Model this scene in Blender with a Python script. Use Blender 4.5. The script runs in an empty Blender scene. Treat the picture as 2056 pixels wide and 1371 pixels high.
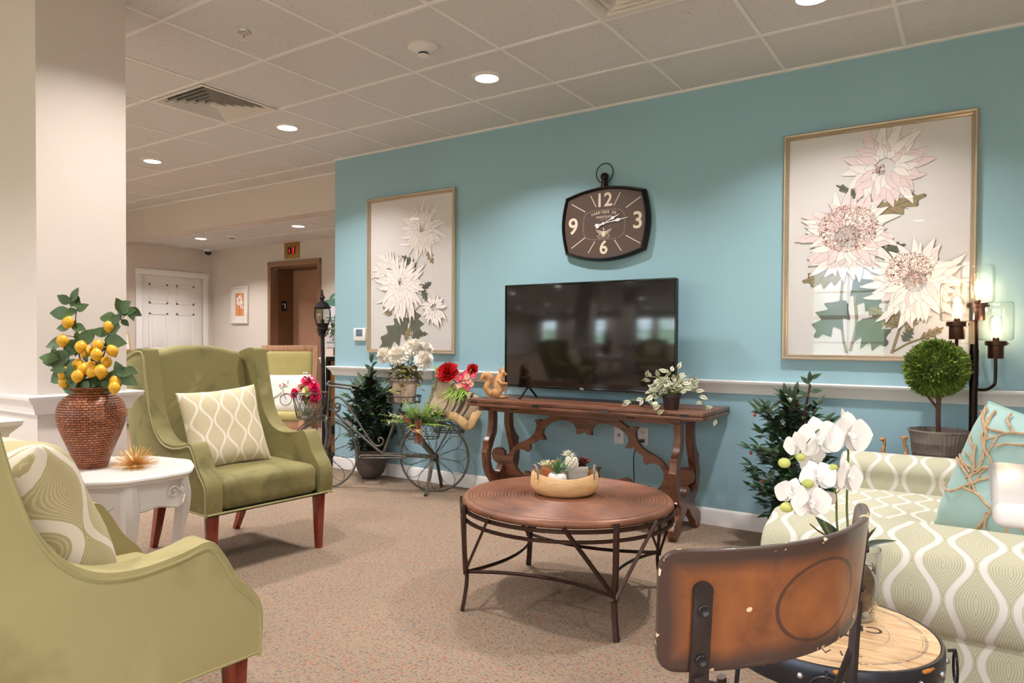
import bpy, bmesh, math, random
from math import sin, cos, pi, radians as RD, sqrt, atan2
from mathutils import Vector as V, Matrix as MX, Quaternion as Q, noise as NZ
random.seed(7)
S = bpy.context.scene
COL = S.collection

# ------------------------------------------------------------------ camera
cd = bpy.data.cameras.new('camera'); cam = bpy.data.objects.new('camera', cd); COL.objects.link(cam)
rt = V((0.82751433, 0.56142239, 0.00499363)); up = V((-0.01317613, 0.01052776, 0.99985777)); fw = V((-0.56128997, 0.82746242, -0.01610925))
m = MX((rt, up, -fw)).transposed().to_4x4(); m.translation = V((4.60786, -4.39985, 1.15363))
cam.matrix_world = m
cd.sensor_width = 36; cd.lens = 24.823; cd.shift_x = 0.0139; cd.shift_y = 0.00898
cd.clip_start = 0.05; cd.clip_end = 100
S.camera = cam

# ------------------------------------------------------------------ colour management
S.view_settings.view_transform = 'Standard'; S.view_settings.look = 'None'
S.view_settings.gamma = 1; S.view_settings.exposure = -0.68
S.view_settings.use_curve_mapping = False
S.cycles.transparent_max_bounces = 24

# ------------------------------------------------------------------ world: bright day with a belt of trees outside the windows
W = bpy.data.worlds.new('daylight'); S.world = W; W.use_nodes = True
nt = W.node_tree; nt.nodes.clear()
wo = nt.nodes.new('ShaderNodeOutputWorld'); bg = nt.nodes.new('ShaderNodeBackground')
tc = nt.nodes.new('ShaderNodeTexCoord'); sx = nt.nodes.new('ShaderNodeSeparateXYZ'); nz = nt.nodes.new('ShaderNodeTexNoise')
nz.inputs['Scale'].default_value = 9; nz.inputs['Detail'].default_value = 6
ad = nt.nodes.new('ShaderNodeMath'); ad.operation = 'MULTIPLY_ADD'; ad.inputs[1].default_value = 0.5
rp = nt.nodes.new('ShaderNodeValToRGB'); e = rp.color_ramp.elements
e[0].position = 0.12; e[0].color = (0.20, 0.27, 0.17, 1); e[1].position = 0.5; e[1].color = (0.80, 0.90, 1.0, 1)
k = e.new(0.27); k.color = (0.26, 0.42, 0.30, 1); k = e.new(0.38); k.color = (0.68, 0.82, 0.95, 1)
nt.links.new(tc.outputs['Generated'], sx.inputs[0]); nt.links.new(tc.outputs['Generated'], nz.inputs['Vector'])
nt.links.new(nz.outputs['Fac'], ad.inputs[0]); nt.links.new(sx.outputs['Z'], ad.inputs[2])
nt.links.new(ad.outputs[0], rp.inputs[0]); nt.links.new(rp.outputs[0], bg.inputs[0]); nt.links.new(bg.outputs[0], wo.inputs[0])
bg.inputs[1].default_value = 19

# daylight enters through the windows of the front wall (Y = -7) and the right wall (X = 6.6); portals guide the sampling
WIN_FRONT = [(-3.3, 1.0), (-0.35, 1.0), (1.75, 1.0), (3.05, 1.0), (4.9, 1.0)]
WIN_RIGHT = [(-5.6, 1.1)]
def portal(loc, rot, a_, b_):
    l = bpy.data.lights.new('window_portal', 'AREA'); l.shape = 'RECTANGLE'; l.size = a_; l.size_y = b_; l.cycles.is_portal = True
    o = bpy.data.objects.new('window_portal', l); COL.objects.link(o); o.location = loc; o.rotation_euler = rot
for wx, ww in WIN_FRONT: portal((wx, -7.06, 1.5), (RD(-90), 0, RD(180)), ww, 1.5)
for wy, ww in WIN_RIGHT: portal((6.66, wy, 1.5), (RD(90), 0, RD(90)), ww, 1.5)

# ------------------------------------------------------------------ materials
MATS = {}
def lin(c):
    return tuple(((x/255.)/12.92 if x/255. <= .04045 else ((x/255.+.055)/1.055)**2.4) for x in c) + (1,)
def nodes(name):
    m = bpy.data.materials.new(name); m.use_nodes = True; n = m.node_tree
    b = n.nodes['Principled BSDF']; MATS[name] = m
    return m, n, b
def mapping(n, scale=(1,1,1), coord='Object', rot=(0,0,0)):
    t = n.nodes.new('ShaderNodeTexCoord'); mp = n.nodes.new('ShaderNodeMapping')
    mp.inputs['Scale'].default_value = scale; mp.inputs['Rotation'].default_value = rot
    n.links.new(t.outputs[coord], mp.inputs[0]); return mp.outputs[0]
def ramp(n, src, stops):
    r = n.nodes.new('ShaderNodeValToRGB'); e = r.color_ramp.elements
    while len(e) > 1: e.remove(e[-1])
    e[0].position = stops[0][0]; e[0].color = stops[0][1]
    for p, c in stops[1:]:
        k = e.new(p); k.color = c
    n.links.new(src, r.inputs[0]); return r.outputs[0]
def noise(n, vec, scale, detail=3, rough=.5, dist=0):
    t = n.nodes.new('ShaderNodeTexNoise'); t.inputs['Scale'].default_value = scale; t.inputs['Detail'].default_value = detail
    t.inputs['Roughness'].default_value = rough; t.inputs['Distortion'].default_value = dist
    n.links.new(vec, t.inputs['Vector']); return t.outputs['Fac']
def bump(n, b, src, strength, dist=.01):
    k = n.nodes.new('ShaderNodeBump'); k.inputs['Strength'].default_value = strength; k.inputs['Distance'].default_value = dist
    n.links.new(src, k.inputs['Height']); n.links.new(k.outputs[0], b.inputs['Normal'])
def mth(n, op, a, b=None, c=None):
    k = n.nodes.new('ShaderNodeMath'); k.operation = op
    for i, v in enumerate((a, b, c)):
        if v is None: continue
        if isinstance(v, (int, float)): k.inputs[i].default_value = v
        else: n.links.new(v, k.inputs[i])
    return k.outputs[0]
def mixc(n, f, a, b):
    k = n.nodes.new('ShaderNodeMix'); k.data_type = 'RGBA'
    if isinstance(f, (int, float)): k.inputs[0].default_value = f
    else: n.links.new(f, k.inputs[0])
    for i, v in ((6, a), (7, b)):
        if isinstance(v, tuple): k.inputs[i].default_value = v
        else: n.links.new(v, k.inputs[i])
    return k.outputs[2]
def mat(name, rgb, rough=.5, metal=0, var=.12, scale=8, bmp=0, bscale=60, sheen=0, emit=0, spec=.5, trans=0, coat=0, stretch=(1,1,1), alpha=1, sub=0):
    """plain procedural surface: base colour broken up by noise, optional fine bump"""
    m, n, b = nodes(name)
    c = lin(rgb); v = mapping(n, stretch)
    lo = tuple(x*(1-var) for x in c[:3]) + (1,); hi = tuple(min(1, x*(1+var)) for x in c[:3]) + (1,)
    col = ramp(n, noise(n, v, scale, 4, .6), [(.3, lo), (.7, hi)])
    n.links.new(col, b.inputs['Base Color'])
    b.inputs['Roughness'].default_value = rough; b.inputs['Metallic'].default_value = metal
    b.inputs['Specular IOR Level'].default_value = spec
    if bmp: bump(n, b, noise(n, v, bscale, 3), bmp, .004)
    if sheen:
        b.inputs['Sheen Weight'].default_value = sheen; b.inputs['Sheen Roughness'].default_value = .4
    if coat:
        b.inputs['Coat Weight'].default_value = coat; b.inputs['Coat Roughness'].default_value = .08
    if emit:
        n.links.new(col, b.inputs['Emission Color']); b.inputs['Emission Strength'].default_value = emit
    if trans: b.inputs['Transmission Weight'].default_value = trans
    if sub:
        b.inputs['Subsurface Weight'].default_value = sub; b.inputs['Subsurface Radius'].default_value = (.02,.02,.02); b.inputs['Subsurface Scale'].default_value = .3
    return m

# wall paints
mat('paint_blue', (148, 183, 196), .38, var=.015, scale=2, bmp=.05, bscale=180, spec=.45)
mat('paint_cream', (212, 200, 192), .5, var=.015, scale=2, bmp=.05, bscale=180, spec=.3)
mat('paint_grey_blue', (204, 206, 212), .5, var=.01, scale=2)
mat('trim_white', (238, 234, 232), .32, var=.01, scale=3)
mat('ceiling_bar', (234, 231, 230), .5, var=.02)
mat('dark_void', (30, 30, 30), .7)
# carpet
m, n, b = nodes('carpet')
v = mapping(n)
f1 = noise(n, v, 88, 3, .75); f2 = noise(n, v, 60, 3, .6); f3 = noise(n, v, 3, 2)
c1 = ramp(n, f1, [(.30, lin((44, 42, 46))), (.42, lin((112, 96, 84))), (.52, lin((164, 144, 122))), (.62, lin((130, 112, 98))), (.74, lin((210, 194, 170)))])
vv = n.nodes.new('ShaderNodeTexVoronoi'); vv.inputs['Scale'].default_value = 105; n.links.new(v, vv.inputs['Vector'])
cs = n.nodes.new('ShaderNodeSeparateColor'); n.links.new(vv.outputs['Color'], cs.inputs[0])
c2 = ramp(n, cs.outputs[0], [(0, lin((186, 92, 72))), (.10, lin((176, 104, 82))), (.12, lin((90, 100, 122))), (.22, lin((112, 108, 118))), (.24, lin((160, 140, 118))), (1, lin((160, 142, 122)))])
cc = mixc(n, .38, c1, c2)
cc = mixc(n, mth(n, 'MULTIPLY', f3, .10), cc, lin((120, 96, 80)))
n.links.new(cc, b.inputs['Base Color']); b.inputs['Roughness'].default_value = .95; b.inputs['Specular IOR Level'].default_value = .1
bump(n, b, f1, .7, .012)
# acoustic tile
m, n, b = nodes('ceiling_tile')
v = mapping(n)
f = noise(n, v, 140, 2, .5); f2 = noise(n, v, 1.5, 2)
c = ramp(n, f, [(.27, lin((120, 100, 84))), (.335, lin((214, 212, 212)))])
n.links.new(c, b.inputs['Base Color']); b.inputs['Roughness'].default_value = .8; b.inputs['Specular IOR Level'].default_value = .2
bump(n, b, f, .25, .006)
# woods
def wood(name, a, bb, cdark, scale=1.0, rough=.35, axis='X', ring=14, coat=0):
    m, n, b = nodes(name)
    st = {'X': (.6, 6, 6), 'Y': (6, .6, 6), 'Z': (6, 6, .6)}[axis]
    v = mapping(n, tuple(s*scale for s in st))
    f = noise(n, v, 2.2, 6, .62, 1.2); g = noise(n, v, 14, 4, .6)
    c = ramp(n, f, [(.28, lin(cdark)), (.42, lin(a)), (.55, lin(bb)), (.66, lin(a)), (.8, lin(cdark))])
    c = mixc(n, mth(n, 'MULTIPLY', g, .35), c, lin(cdark))
    n.links.new(c, b.inputs['Base Color']); b.inputs['Roughness'].default_value = rough
    if coat: b.inputs['Coat Weight'].default_value = coat; b.inputs['Coat Roughness'].default_value = .15
    bump(n, b, g, .08, .003)
    return m
wood('walnut', (100, 62, 46), (132, 86, 62), (54, 32, 26), 1.6, .32)
wood('walnut_z', (96, 58, 42), (130, 82, 56), (50, 28, 22), 1.6, .3, 'Z')
wood('walnut_y', (96, 58, 42), (126, 80, 56), (50, 28, 22), 1.6, .3, 'Y')
wood('cherry_leg', (120, 40, 24), (146, 54, 30), (70, 18, 12), 2, .25, 'Z', coat=.4)
wood('beech_frame', (176, 128, 96), (188, 142, 108), (150, 104, 76), 2, .4, 'Z')
wood('pale_bowl_wood', (222, 178, 124), (234, 196, 146), (196, 146, 92), 2.5, .38)
wood('carved_wood', (196, 142, 92), (212, 162, 108), (160, 104, 62), 3, .4, 'Z')
wood('basket_wood', (196, 160, 140), (222, 204, 192), (150, 104, 82), 5, .7, 'Z')
wood('desk_wood', (128, 104, 66), (148, 122, 78), (84, 62, 40), 2, .45)
wood('orange_panel', (164, 112, 62), (178, 124, 70), (130, 82, 44), 1.5, .4, 'Z')
mat('black_metal', (34, 30, 30), .38, .6, var=.1)
mat('bronze_metal', (70, 50, 42), .36, .7, var=.2, scale=20)
mat('dark_bronze', (42, 30, 26), .3, .8, var=.2, scale=20)
mat('bike_iron', (98, 92, 84), .5, .65, var=.35, scale=22, bmp=.2)
mat('wire_iron', (74, 72, 68), .5, .6, var=.3, scale=30)
mat('gunmetal', (66, 64, 66), .35, .85, var=.25, scale=18)
mat('steel', (190, 188, 186), .3, .95, var=.1)
mat('gold', (226, 182, 110), .35, .7, var=.12, scale=30)
mat('brass_plate', (176, 138, 78), .35, .8, var=.1)
mat('white_paint', (222, 216, 210), .38, var=.02)
mat('plastic_white', (226, 222, 220), .4, var=.01)
mat('green_leaf', (52, 78, 42), .38, var=.35, scale=14, spec=.5)
mat('green_leaf_dark', (52, 74, 46), .36, var=.4, scale=14)
mat('stem_brown', (92, 60, 44), .6, var=.2)
mat('stem_green', (112, 128, 62), .5, var=.2)
mat('white_petal', (246, 240, 236), .5, var=.02, sub=.0, sheen=.2)
def glass(name, tint=(1, 1, 1), base=.04, edge=.5):
    """thin sheet glass: clear with a sheen that grows towards grazing angles"""
    m, n, b = nodes(name); n.nodes.remove(b)
    o = n.nodes['Material Output']
    tr = n.nodes.new('ShaderNodeBsdfTransparent'); tr.inputs[0].default_value = tint + (1,)
    gl = n.nodes.new('ShaderNodeBsdfGlossy'); gl.inputs['Roughness'].default_value = .02
    lw = n.nodes.new('ShaderNodeLayerWeight'); f = mth(n, 'MULTIPLY_ADD', mth(n, 'POWER', lw.outputs['Facing'], 3), edge, base)
    mx = n.nodes.new('ShaderNodeMixShader')
    n.links.new(f, mx.inputs[0]); n.links.new(tr.outputs[0], mx.inputs[1]); n.links.new(gl.outputs[0], mx.inputs[2])
    n.links.new(mx.outputs[0], o.inputs[0]); return m
glass('clear_glass', (.95, .96, .96), .045, 1.2)
glass('picture_glass', (1, 1, 1), .024, .6)
glass('lantern_glass', (.8, .84, .8), .1, .6)
# ------------------------------------------------------------------ mesh builder
class MB:
    def __init__(s): s.b = bmesh.new(); s.mi = 0
    def _tag(s, geom, M=None, bev=0, seg=2):
        vs = [g for g in geom if isinstance(g, bmesh.types.BMVert)]
        if M is not None: bmesh.ops.transform(s.b, matrix=M, verts=vs)
        if bev:
            es = list({e for v in vs for e in v.link_edges})
            bmesh.ops.bevel(s.b, geom=es, offset=bev, segments=seg, profile=.5, affect='EDGES', clamp_overlap=True)
        return s
    def box(s, c, d, bev=0, seg=2, rot=None, taper=None):
        r = bmesh.ops.create_cube(s.b, size=1)['verts']
        for v in r:
            v.co = V((v.co.x*d[0], v.co.y*d[1], v.co.z*d[2]))
            if taper and v.co.z < 0: v.co.x *= taper; v.co.y *= taper
        M = MX.Translation(c)
        if rot is not None: M = M @ rot
        return s._tag(r, M, bev, seg)
    def b2(s, x0, x1, y0, y1, z0, z1, bev=0, seg=2):
        return s.box(((x0+x1)/2, (y0+y1)/2, (z0+z1)/2), (abs(x1-x0), abs(y1-y0), abs(z1-z0)), bev, seg)
    def bar(s, a, c, w, h, bev=0, upv=(0, 0, 1)):
        """rectangular bar from a to c, w across, h along upv"""
        a, c = V(a), V(c); d = c-a; L = d.length; x = d.normalized(); u = V(upv)
        y = u.cross(x)
        if y.length < 1e-4: y = V((0, 1, 0)).cross(x)
        y.normalize(); z = x.cross(y)
        M = MX((x, y, z)).transposed().to_4x4(); M.translation = (a+c)/2
        r = bmesh.ops.create_cube(s.b, size=1)['verts']
        for v in r: v.co = V((v.co.x*L, v.co.y*w, v.co.z*h))
        return s._tag(r, M, bev, 2)
    def tube(s, pts, r, n=8, closed=False, cap=True, flat=None):
        pts = [V(p) for p in pts]; N = len(pts)
        rs = r if isinstance(r, list) else [r]*N
        T = []
        for i in range(N):
            a = pts[i-1] if (i > 0 or closed) else pts[i]; c = pts[(i+1) % N] if (i < N-1 or closed) else pts[i]
            t = (c-a)
            T.append(t.normalized() if t.length > 1e-9 else V((0, 0, 1)))
        u = T[0].orthogonal().normalized()
        if flat is not None:
            f = V(flat); u = (f - T[0]*f.dot(T[0])).normalized()
        rings = []
        for i in range(N):
            if flat is not None:
                f = V(flat); w = f - T[i]*f.dot(T[i])
                if w.length > 1e-6: u = w.normalized()
            elif i:
                q = T[i-1].rotation_difference(T[i]); u = q @ u
                u = (u - T[i]*u.dot(T[i])).normalized()
            w = T[i].cross(u)
            rr = rs[i]
            ra, rb = rr if isinstance(rr, tuple) else (rr, rr)
            rings.append([s.b.verts.new(pts[i] + u*(cos(2*pi*k/n)*ra) + w*(sin(2*pi*k/n)*rb)) for k in range(n)])
        M = N if closed else N-1
        for i in range(M):
            A, B = rings[i], rings[(i+1) % N]
            if closed and i == N-1:   # align twist
                best = min(range(n), key=lambda o: (A[0].co-B[o].co).length)
                B = B[best:]+B[:best]
            for k in range(n):
                s.b.faces.new((A[k], A[(k+1) % n], B[(k+1) % n], B[k]))
        if cap and not closed:
            s.b.faces.new(rings[0][::-1]); s.b.faces.new(rings[-1])
        return s
    def lathe(s, prof, n=24, c=(0, 0, 0), M=None, arc=2*pi, flute=None, closed_top=True):
        """prof: list of (r, z)"""
        c = V(c); rows = []
        full = abs(arc-2*pi) < 1e-6; K = n if full else n+1
        new = []
        for r, z in prof:
            if r < 1e-6:
                v = s.b.verts.new(c+V((0, 0, z))); rows.append([v]*K); new.append(v)
            else:
                row = []
                for k in range(K):
                    a = arc*k/n; rr = r*(1+(flute[1]*(0.5+0.5*cos(flute[0]*a)) if flute else 0))
                    v = s.b.verts.new(c+V((cos(a)*rr, sin(a)*rr, z))); row.append(v); new.append(v)
                rows.append(row)
        for A, B in zip(rows, rows[1:]):
            for k in range(n):
                f = [A[k], A[(k+1) % K], B[(k+1) % K], B[k]]
                f2 = []
                for v in f:
                    if v not in f2: f2.append(v)
                if len(f2) > 2: s.b.faces.new(f2)
        if M is not None: bmesh.ops.transform(s.b, matrix=M, verts=new)
        return s
    def prism(s, outl, th, M=None, bev=0, seg=2, holes=None):
        """outline in local XZ plane, extruded +-th/2 along Y"""
        vs = [s.b.verts.new((x, -th/2, z)) for x, z in outl]
        f = s.b.faces.new(vs)
        r = bmesh.ops.extrude_face_region(s.b, geom=[f])
        nv = [g for g in r['geom'] if isinstance(g, bmesh.types.BMVert)]
        bmesh.ops.translate(s.b, verts=nv, vec=(0, th, 0))
        allv = vs+nv
        if bev:
            es = [e for e in {e for v in allv for e in v.link_edges} if abs(e.verts[0].co.y-e.verts[1].co.y) < 1e-6]
            rb = bmesh.ops.bevel(s.b, geom=es, offset=bev, segments=seg, profile=.5, affect='EDGES', clamp_overlap=True)
            allv = list({v for v in allv if v.is_valid} | {v for f in rb['faces'] for v in f.verts})
        if M is not None: bmesh.ops.transform(s.b, matrix=M, verts=allv)
        return s
    def sphere(s, c, r, sc=(1, 1, 1), u=16, v=10, rot=None):
        M = MX.Translation(c)
        if rot is not None: M = M @ rot
        M = M @ MX.Diagonal((sc[0]*r, sc[1]*r, sc[2]*r, 1))
        bmesh.ops.create_uvsphere(s.b, u_segments=u, v_segments=v, radius=1, matrix=M); return s
    def quad(s, *p):
        s.b.faces.new([s.b.verts.new(q) for q in p]); return s
    def leaf(s, base, d, nrm, L, W, bend=.2, fold=.15, n=5, tip=1.0, wave=0):
        """pointed leaf with a folded midrib"""
        base = V(base); d = V(d).normalized(); nrm = V(nrm); side = d.cross(nrm)
        if side.length < 1e-4: side = d.orthogonal()
        side.normalize(); nr = side.cross(d).normalized()
        prev = None
        for i in range(n+1):
            t = i/n; w = W/2*(sin(pi*min(1, t**.8*tip)) if 0 < t < 1 else 0)
            c = base + d*(L*t) - nr*(bend*L*t*t)
            if w < 1e-6:
                row = [s.b.verts.new(c)]
            else:
                h = fold*w + wave*w*sin(7*t)
                row = [s.b.verts.new(c - side*w + nr*h), s.b.verts.new(c), s.b.verts.new(c + side*w + nr*(fold*w - wave*w*sin(7*t)))]
            if prev:
                if len(prev) == 1 and len(row) == 3:
                    s.b.faces.new((prev[0], row[1], row[0])); s.b.faces.new((prev[0], row[2], row[1]))
                elif len(prev) == 3 and len(row) == 3:
                    s.b.faces.new((prev[0], prev[1], row[1], row[0])); s.b.faces.new((prev[1], prev[2], row[2], row[1]))
                elif len(prev) == 3:
                    s.b.faces.new((prev[0], prev[1], row[0])); s.b.faces.new((prev[1], prev[2], row[0]))
            prev = row
        return s
    def obj(s, name, mt, parent=None, loc=None, rz=None, smooth=35, sub=0, solid=0, link=True, rot=None):
        me = bpy.data.meshes.new(name)
        bmesh.ops.recalc_face_normals(s.b, faces=s.b.faces[:])
        s.b.to_mesh(me); s.b.free()
        me.materials.append(MATS[mt] if isinstance(mt, str) else mt)
        if smooth:
            me.polygons.foreach_set('use_smooth', [True]*len(me.polygons))
            if smooth < 180: me.set_sharp_from_angle(angle=RD(smooth))
        o = bpy.data.objects.new(name, me); COL.objects.link(o)
        if parent is not None: o.parent = parent
        if loc is not None: o.location = loc
        if rz is not None: o.rotation_euler = (0, 0, rz)
        if rot is not None: o.rotation_euler = rot
        if solid:
            k = o.modifiers.new('t', 'SOLIDIFY'); k.thickness = solid; k.offset = 0
        if sub:
            k = o.modifiers.new('s', 'SUBSURF'); k.levels = k.render_levels = sub
        return o
def thing(name, label, cat, loc=(0, 0, 0), rz=0, group=None):
    o = bpy.data.objects.new(name, None); COL.objects.link(o); o.empty_display_size = .05
    o.location = loc; o.rotation_euler = (0, 0, rz); o['label'] = label; o['category'] = cat
    if group: o['group'] = group
    return o
def tag(o, label, cat, group=None):
    o['label'] = label; o['category'] = cat
    if group: o['group'] = group
    return o
def struct(o, parent=None):
    o['kind'] = 'structure'; return o
def dup(o, parent=None):
    c = o.copy(); COL.objects.link(c)
    if parent is not None: c.parent = parent
    for ch in list(o.children): dup(ch, c)
    return c
def bez(pts, n=8, closed=False):
    """Catmull-Rom through the points"""
    P = [V(p) for p in pts]; out = []; N = len(P)
    rng = range(N if closed else N-1)
    for i in rng:
        p0 = P[i-1] if (i > 0 or closed) else P[0]*2-P[1]; p1 = P[i]; p2 = P[(i+1) % N]
        p3 = P[(i+2) % N] if (i+2 < N or closed) else P[-1]*2-P[-2]
        for k in range(n):
            t = k/n
            out.append(.5*((2*p1)+(p2-p0)*t+(2*p0-5*p1+4*p2-p3)*t*t+(3*p1-p0-3*p2+p3)*t**3))
    if not closed: out.append(P[-1])
    return out
def bez2(pts, n=6, closed=True):
    return [(p.x, p.y) for p in bez([V((a, b, 0)) for a, b in pts], n, closed)]
def RX(a): return MX.Rotation(RD(a), 4, 'X')
def RY(a): return MX.Rotation(RD(a), 4, 'Y')
def RZ(a): return MX.Rotation(RD(a), 4, 'Z')
def TR(*a): return MX.Translation(a)

# ================================================================== THE ROOM
CZ = 2.74; LZ = 2.435; XL = -4.75; XR = 6.6; YF = -7.0; YE = 1.87
struct(MB().b2(XL, XR, YF, YE+.1, -.06, 0).obj('floor', 'carpet'))
# main ceiling
g = MB(); ya, yb = -1.789, -1.200
for a, b_, c, d in ((XL, XR, YF, ya), (XL, XR, yb, .34), (XL, .010, ya, yb), (.600, 3.058, ya, yb), (3.648, XR, ya, yb)): g.b2(a, b_, c, d, CZ, CZ+.05)
bmesh.ops.remove_doubles(g.b, verts=g.b.verts, dist=.0001)
struct(g.obj('ceiling', 'ceiling_tile', smooth=0))
g = MB(); s_ = .6096; w_ = .0095
i = -7
while i*s_ < XR:
    x = i*s_
    if x > XL+.02: g.b2(x-w_, x+w_, YF, .0 if x > -.13 else .33, CZ-.006, CZ+.001)
    i += 1
for j in range(-10, 4):
    y = (j-2)*s_-.58
    if y < .32: g.b2(XL, XR if y < 0 else -.13, y-w_, y+w_, CZ-.0075, CZ+.001)
struct(g.obj('trim_1', 'ceiling_bar', smooth=0))
g = MB(); g.b2(-.133, XR, -.022, 0, CZ-.012, CZ); g.b2(XL, -.133, .31, .33, CZ-.012, CZ)
struct(g.obj('trim_2', 'ceiling_bar', smooth=0))
# beam and lower ceiling of the elevator lobby
struct(MB().b2(XL, -.133, .33, .51, 2.388, CZ+.05).obj('wall_beam', 'paint_cream', smooth=0))
struct(MB().b2(XL, .3, .51, YE+.1, LZ, LZ+.05).obj('ceiling_lobby', 'ceiling_tile'))
g = MB()
for i in range(-8, 1): g.b2(i*s_+.3-w_, i*s_+.3+w_, .51, YE, LZ-.006, LZ+.001)
for y in (.72, 1.33): g.b2(XL, .3, y-w_, y+w_, LZ-.0075, LZ+.001)
struct(g.obj('trim_3', 'ceiling_bar', smooth=0))
# blue wall
struct(MB().b2(-.133, XR, 0, .12, 0, CZ).obj('wall_back', 'paint_blue', smooth=0))
struct(MB().b2(-.05, .05, .12, YE, 0, CZ).obj('wall_lobby', 'paint_cream', smooth=0))
# wall with the white door (x = XL), from far front to the lobby corner
g = MB(); g.b2(XL-.1, XL, YF, .80, 0, CZ); g.b2(XL-.1, XL, 1.72, YE+.1, 0, CZ); g.b2(XL-.1, XL, .80, 1.72, 2.01, CZ)
struct(g.obj('wall_left', 'paint_cream', smooth=0))
# elevator wall
g = MB(); g.b2(XL, -3.40, YE, YE+.1, 0, LZ); g.b2(-2.44, -.05, YE, YE+.1, 0, LZ); g.b2(-3.40, -2.44, YE, YE+.1, 2.15, LZ)
struct(g.obj('wall_elevator', 'paint_cream', smooth=0))
# front wall with windows and right wall with windows
def win_wall(name, horiz, fixed, thick, lo, hi, wins, z0=.75, z1=2.25):
    g = MB(); cur = lo
    def add(a, b, c, d):
        if horiz: g.b2(a, b, fixed, fixed+thick, c, d)
        else: g.b2(fixed, fixed+thick, a, b, c, d)
    for c, w in sorted(wins):
        a, b = c-w/2, c+w/2
        add(cur, a, 0, CZ); add(a, b, 0, z0); add(a, b, z1, CZ); cur = b
    add(cur, hi, 0, CZ)
    return struct(g.obj(name, 'paint_cream', smooth=0))
win_wall('wall_front', True, YF-.1, .1, XL, XR, WIN_FRONT)
win_wall('wall_right', False, XR, .1, YF, .12, WIN_RIGHT)
k = 1
for c, w in WIN_FRONT + WIN_RIGHT:
    front = k <= len(WIN_FRONT)
    g = MB(); a, b = -w/2, w/2
    for x0, x1, z0, z1 in ((a-.08, a+.03, .68, 2.33), (b-.03, b+.08, .68, 2.33), (a-.08, b+.08, 2.22, 2.33), (a-.1, b+.1, .66, .78), (a, b, 1.47, 1.53), (-.012, .012, .75, 2.25), (a, b, 1.12, 1.14), (a, b, 1.86, 1.88)):
        g.b2(x0, x1, -.06, .03, z0, z1, .004)
    struct(g.obj('window_%d' % k, 'trim_white', loc=(c, YF-.01, 0) if front else (XR+.01, c, 0), rz=0 if front else RD(90)))
    k += 1
# pillars
struct(MB().b2(.98, 1.36, -3.04, -2.665, 0, CZ).obj('wall_pillar_far', 'paint_cream', smooth=0))
struct(MB().b2(1.83, 2.21, -3.88, -3.51, 0, CZ).obj('wall_pillar_near', 'paint_cream', smooth=0))
# chair rail profile: (out, z)
RAIL = [(0, .829), (.016, .829), (.018, .842), (.024, .852), (.028, .866), (.044, .884), (.050, .890), (.052, .893), (.055, .905), (.052, .909), (0, .910)]
BASE = [(0, 0), (.012, 0), (.012, .088), (.008, .098), (0, .105)]
def run(g, prof, path, closed=False):
    """sweep a wall profile along a 2D path; outward is to the right of travel"""
    P = [V((x, y, 0)) for x, y in path]; N = len(P); rows = []
    for i in range(N):
        d0 = (P[i]-P[i-1]).normalized() if (i > 0 or closed) else None
        d1 = (P[(i+1) % N]-P[i]).normalized() if (i < N-1 or closed) else None
        if d0 is None: d0 = d1
        if d1 is None: d1 = d0
        n0 = V((d0.y, -d0.x, 0)); n1 = V((d1.y, -d1.x, 0)); nn = (n0+n1); nn = nn/nn.dot(n0) if nn.length > 1e-6 else n0
        rows.append([g.b.verts.new(P[i]+nn*o+V((0, 0, z))) for o, z in prof])
    for i in range(N if closed else N-1):
        A, B = rows[i], rows[(i+1) % N]
        for k2 in range(len(prof)-1): g.b.faces.new((A[k2], A[k2+1], B[k2+1], B[k2]))
    if not closed:
        g.b.faces.new(rows[0]); g.b.faces.new(rows[-1][::-1])
n_ = 4
def trim(prof, path, closed=False, name=None, m_='trim_white'):
    global n_
    g = MB(); run(g, prof, path, closed)
    o = struct(g.obj(name or 'trim_%d' % n_, m_)); 
    if not name: n_ += 1
    return o
trim(RAIL, [(-.133, .3), (-.133, 0), (XR, 0)])
trim(BASE, [(-.133, .3), (-.133, 0), (XR, 0)], name='baseboard_back')
trim(RAIL, [(.98, -3.04), (1.36, -3.04), (1.36, -2.665), (.98, -2.665)], True)
trim(RAIL, [(1.83, -3.88), (2.21, -3.88), (2.21, -3.51), (1.83, -3.51)], True)
trim(BASE, [(.98, -3.04), (1.36, -3.04), (1.36, -2.665), (.98, -2.665)], True, name='baseboard_pillar')
trim(RAIL, [(XL, YE), (-3.44, YE)]); trim(RAIL, [(-2.40, YE), (-.05, YE)])
trim(BASE, [(XL, YE), (-3.44, YE)], name='baseboard_elevator')
trim(BASE, [(XL, YF), (XL, .75)], name='baseboard_left')

# white six-panel door
g = MB(); g.b2(XL-.07, XL-.03, .80, 1.72, 0, 2.01, .002)
d1 = struct(g.obj('door_1', 'trim_white'))
g = MB()
for y0, y1 in ((.92, 1.20), (1.32, 1.60)):
    for z0, z1 in ((1.62, 1.90), (.98, 1.50), (.2, .86)):
        for a, b_, c, d in ((y0, y1, z0, z0+.03), (y0, y1, z1-.03, z1), (y0, y0+.03, z0, z1), (y1-.03, y1, z0, z1)):
            g.b2(XL-.032, XL-.022, a, b_, c, d, .004)
        g.b2(XL-.032, XL-.026, y0+.05, y1-.05, z0+.05, z1-.05, .004)
p = g.obj('door_panel', 'trim_white', d1)
g = MB(); g.sphere((XL+.035, .87, .99), .032); g.tube([(XL-.03, .87, .99), (XL+.03, .87, .99)], .012)
g.lathe([(0, 0), (.03, 0), (.03, .01), (0, .012)], 16, M=TR(XL-.03, .87, .99) @ RY(90)); g.obj('door_knob', 'steel', d1)['label'] = 'silver round door knob'
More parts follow.
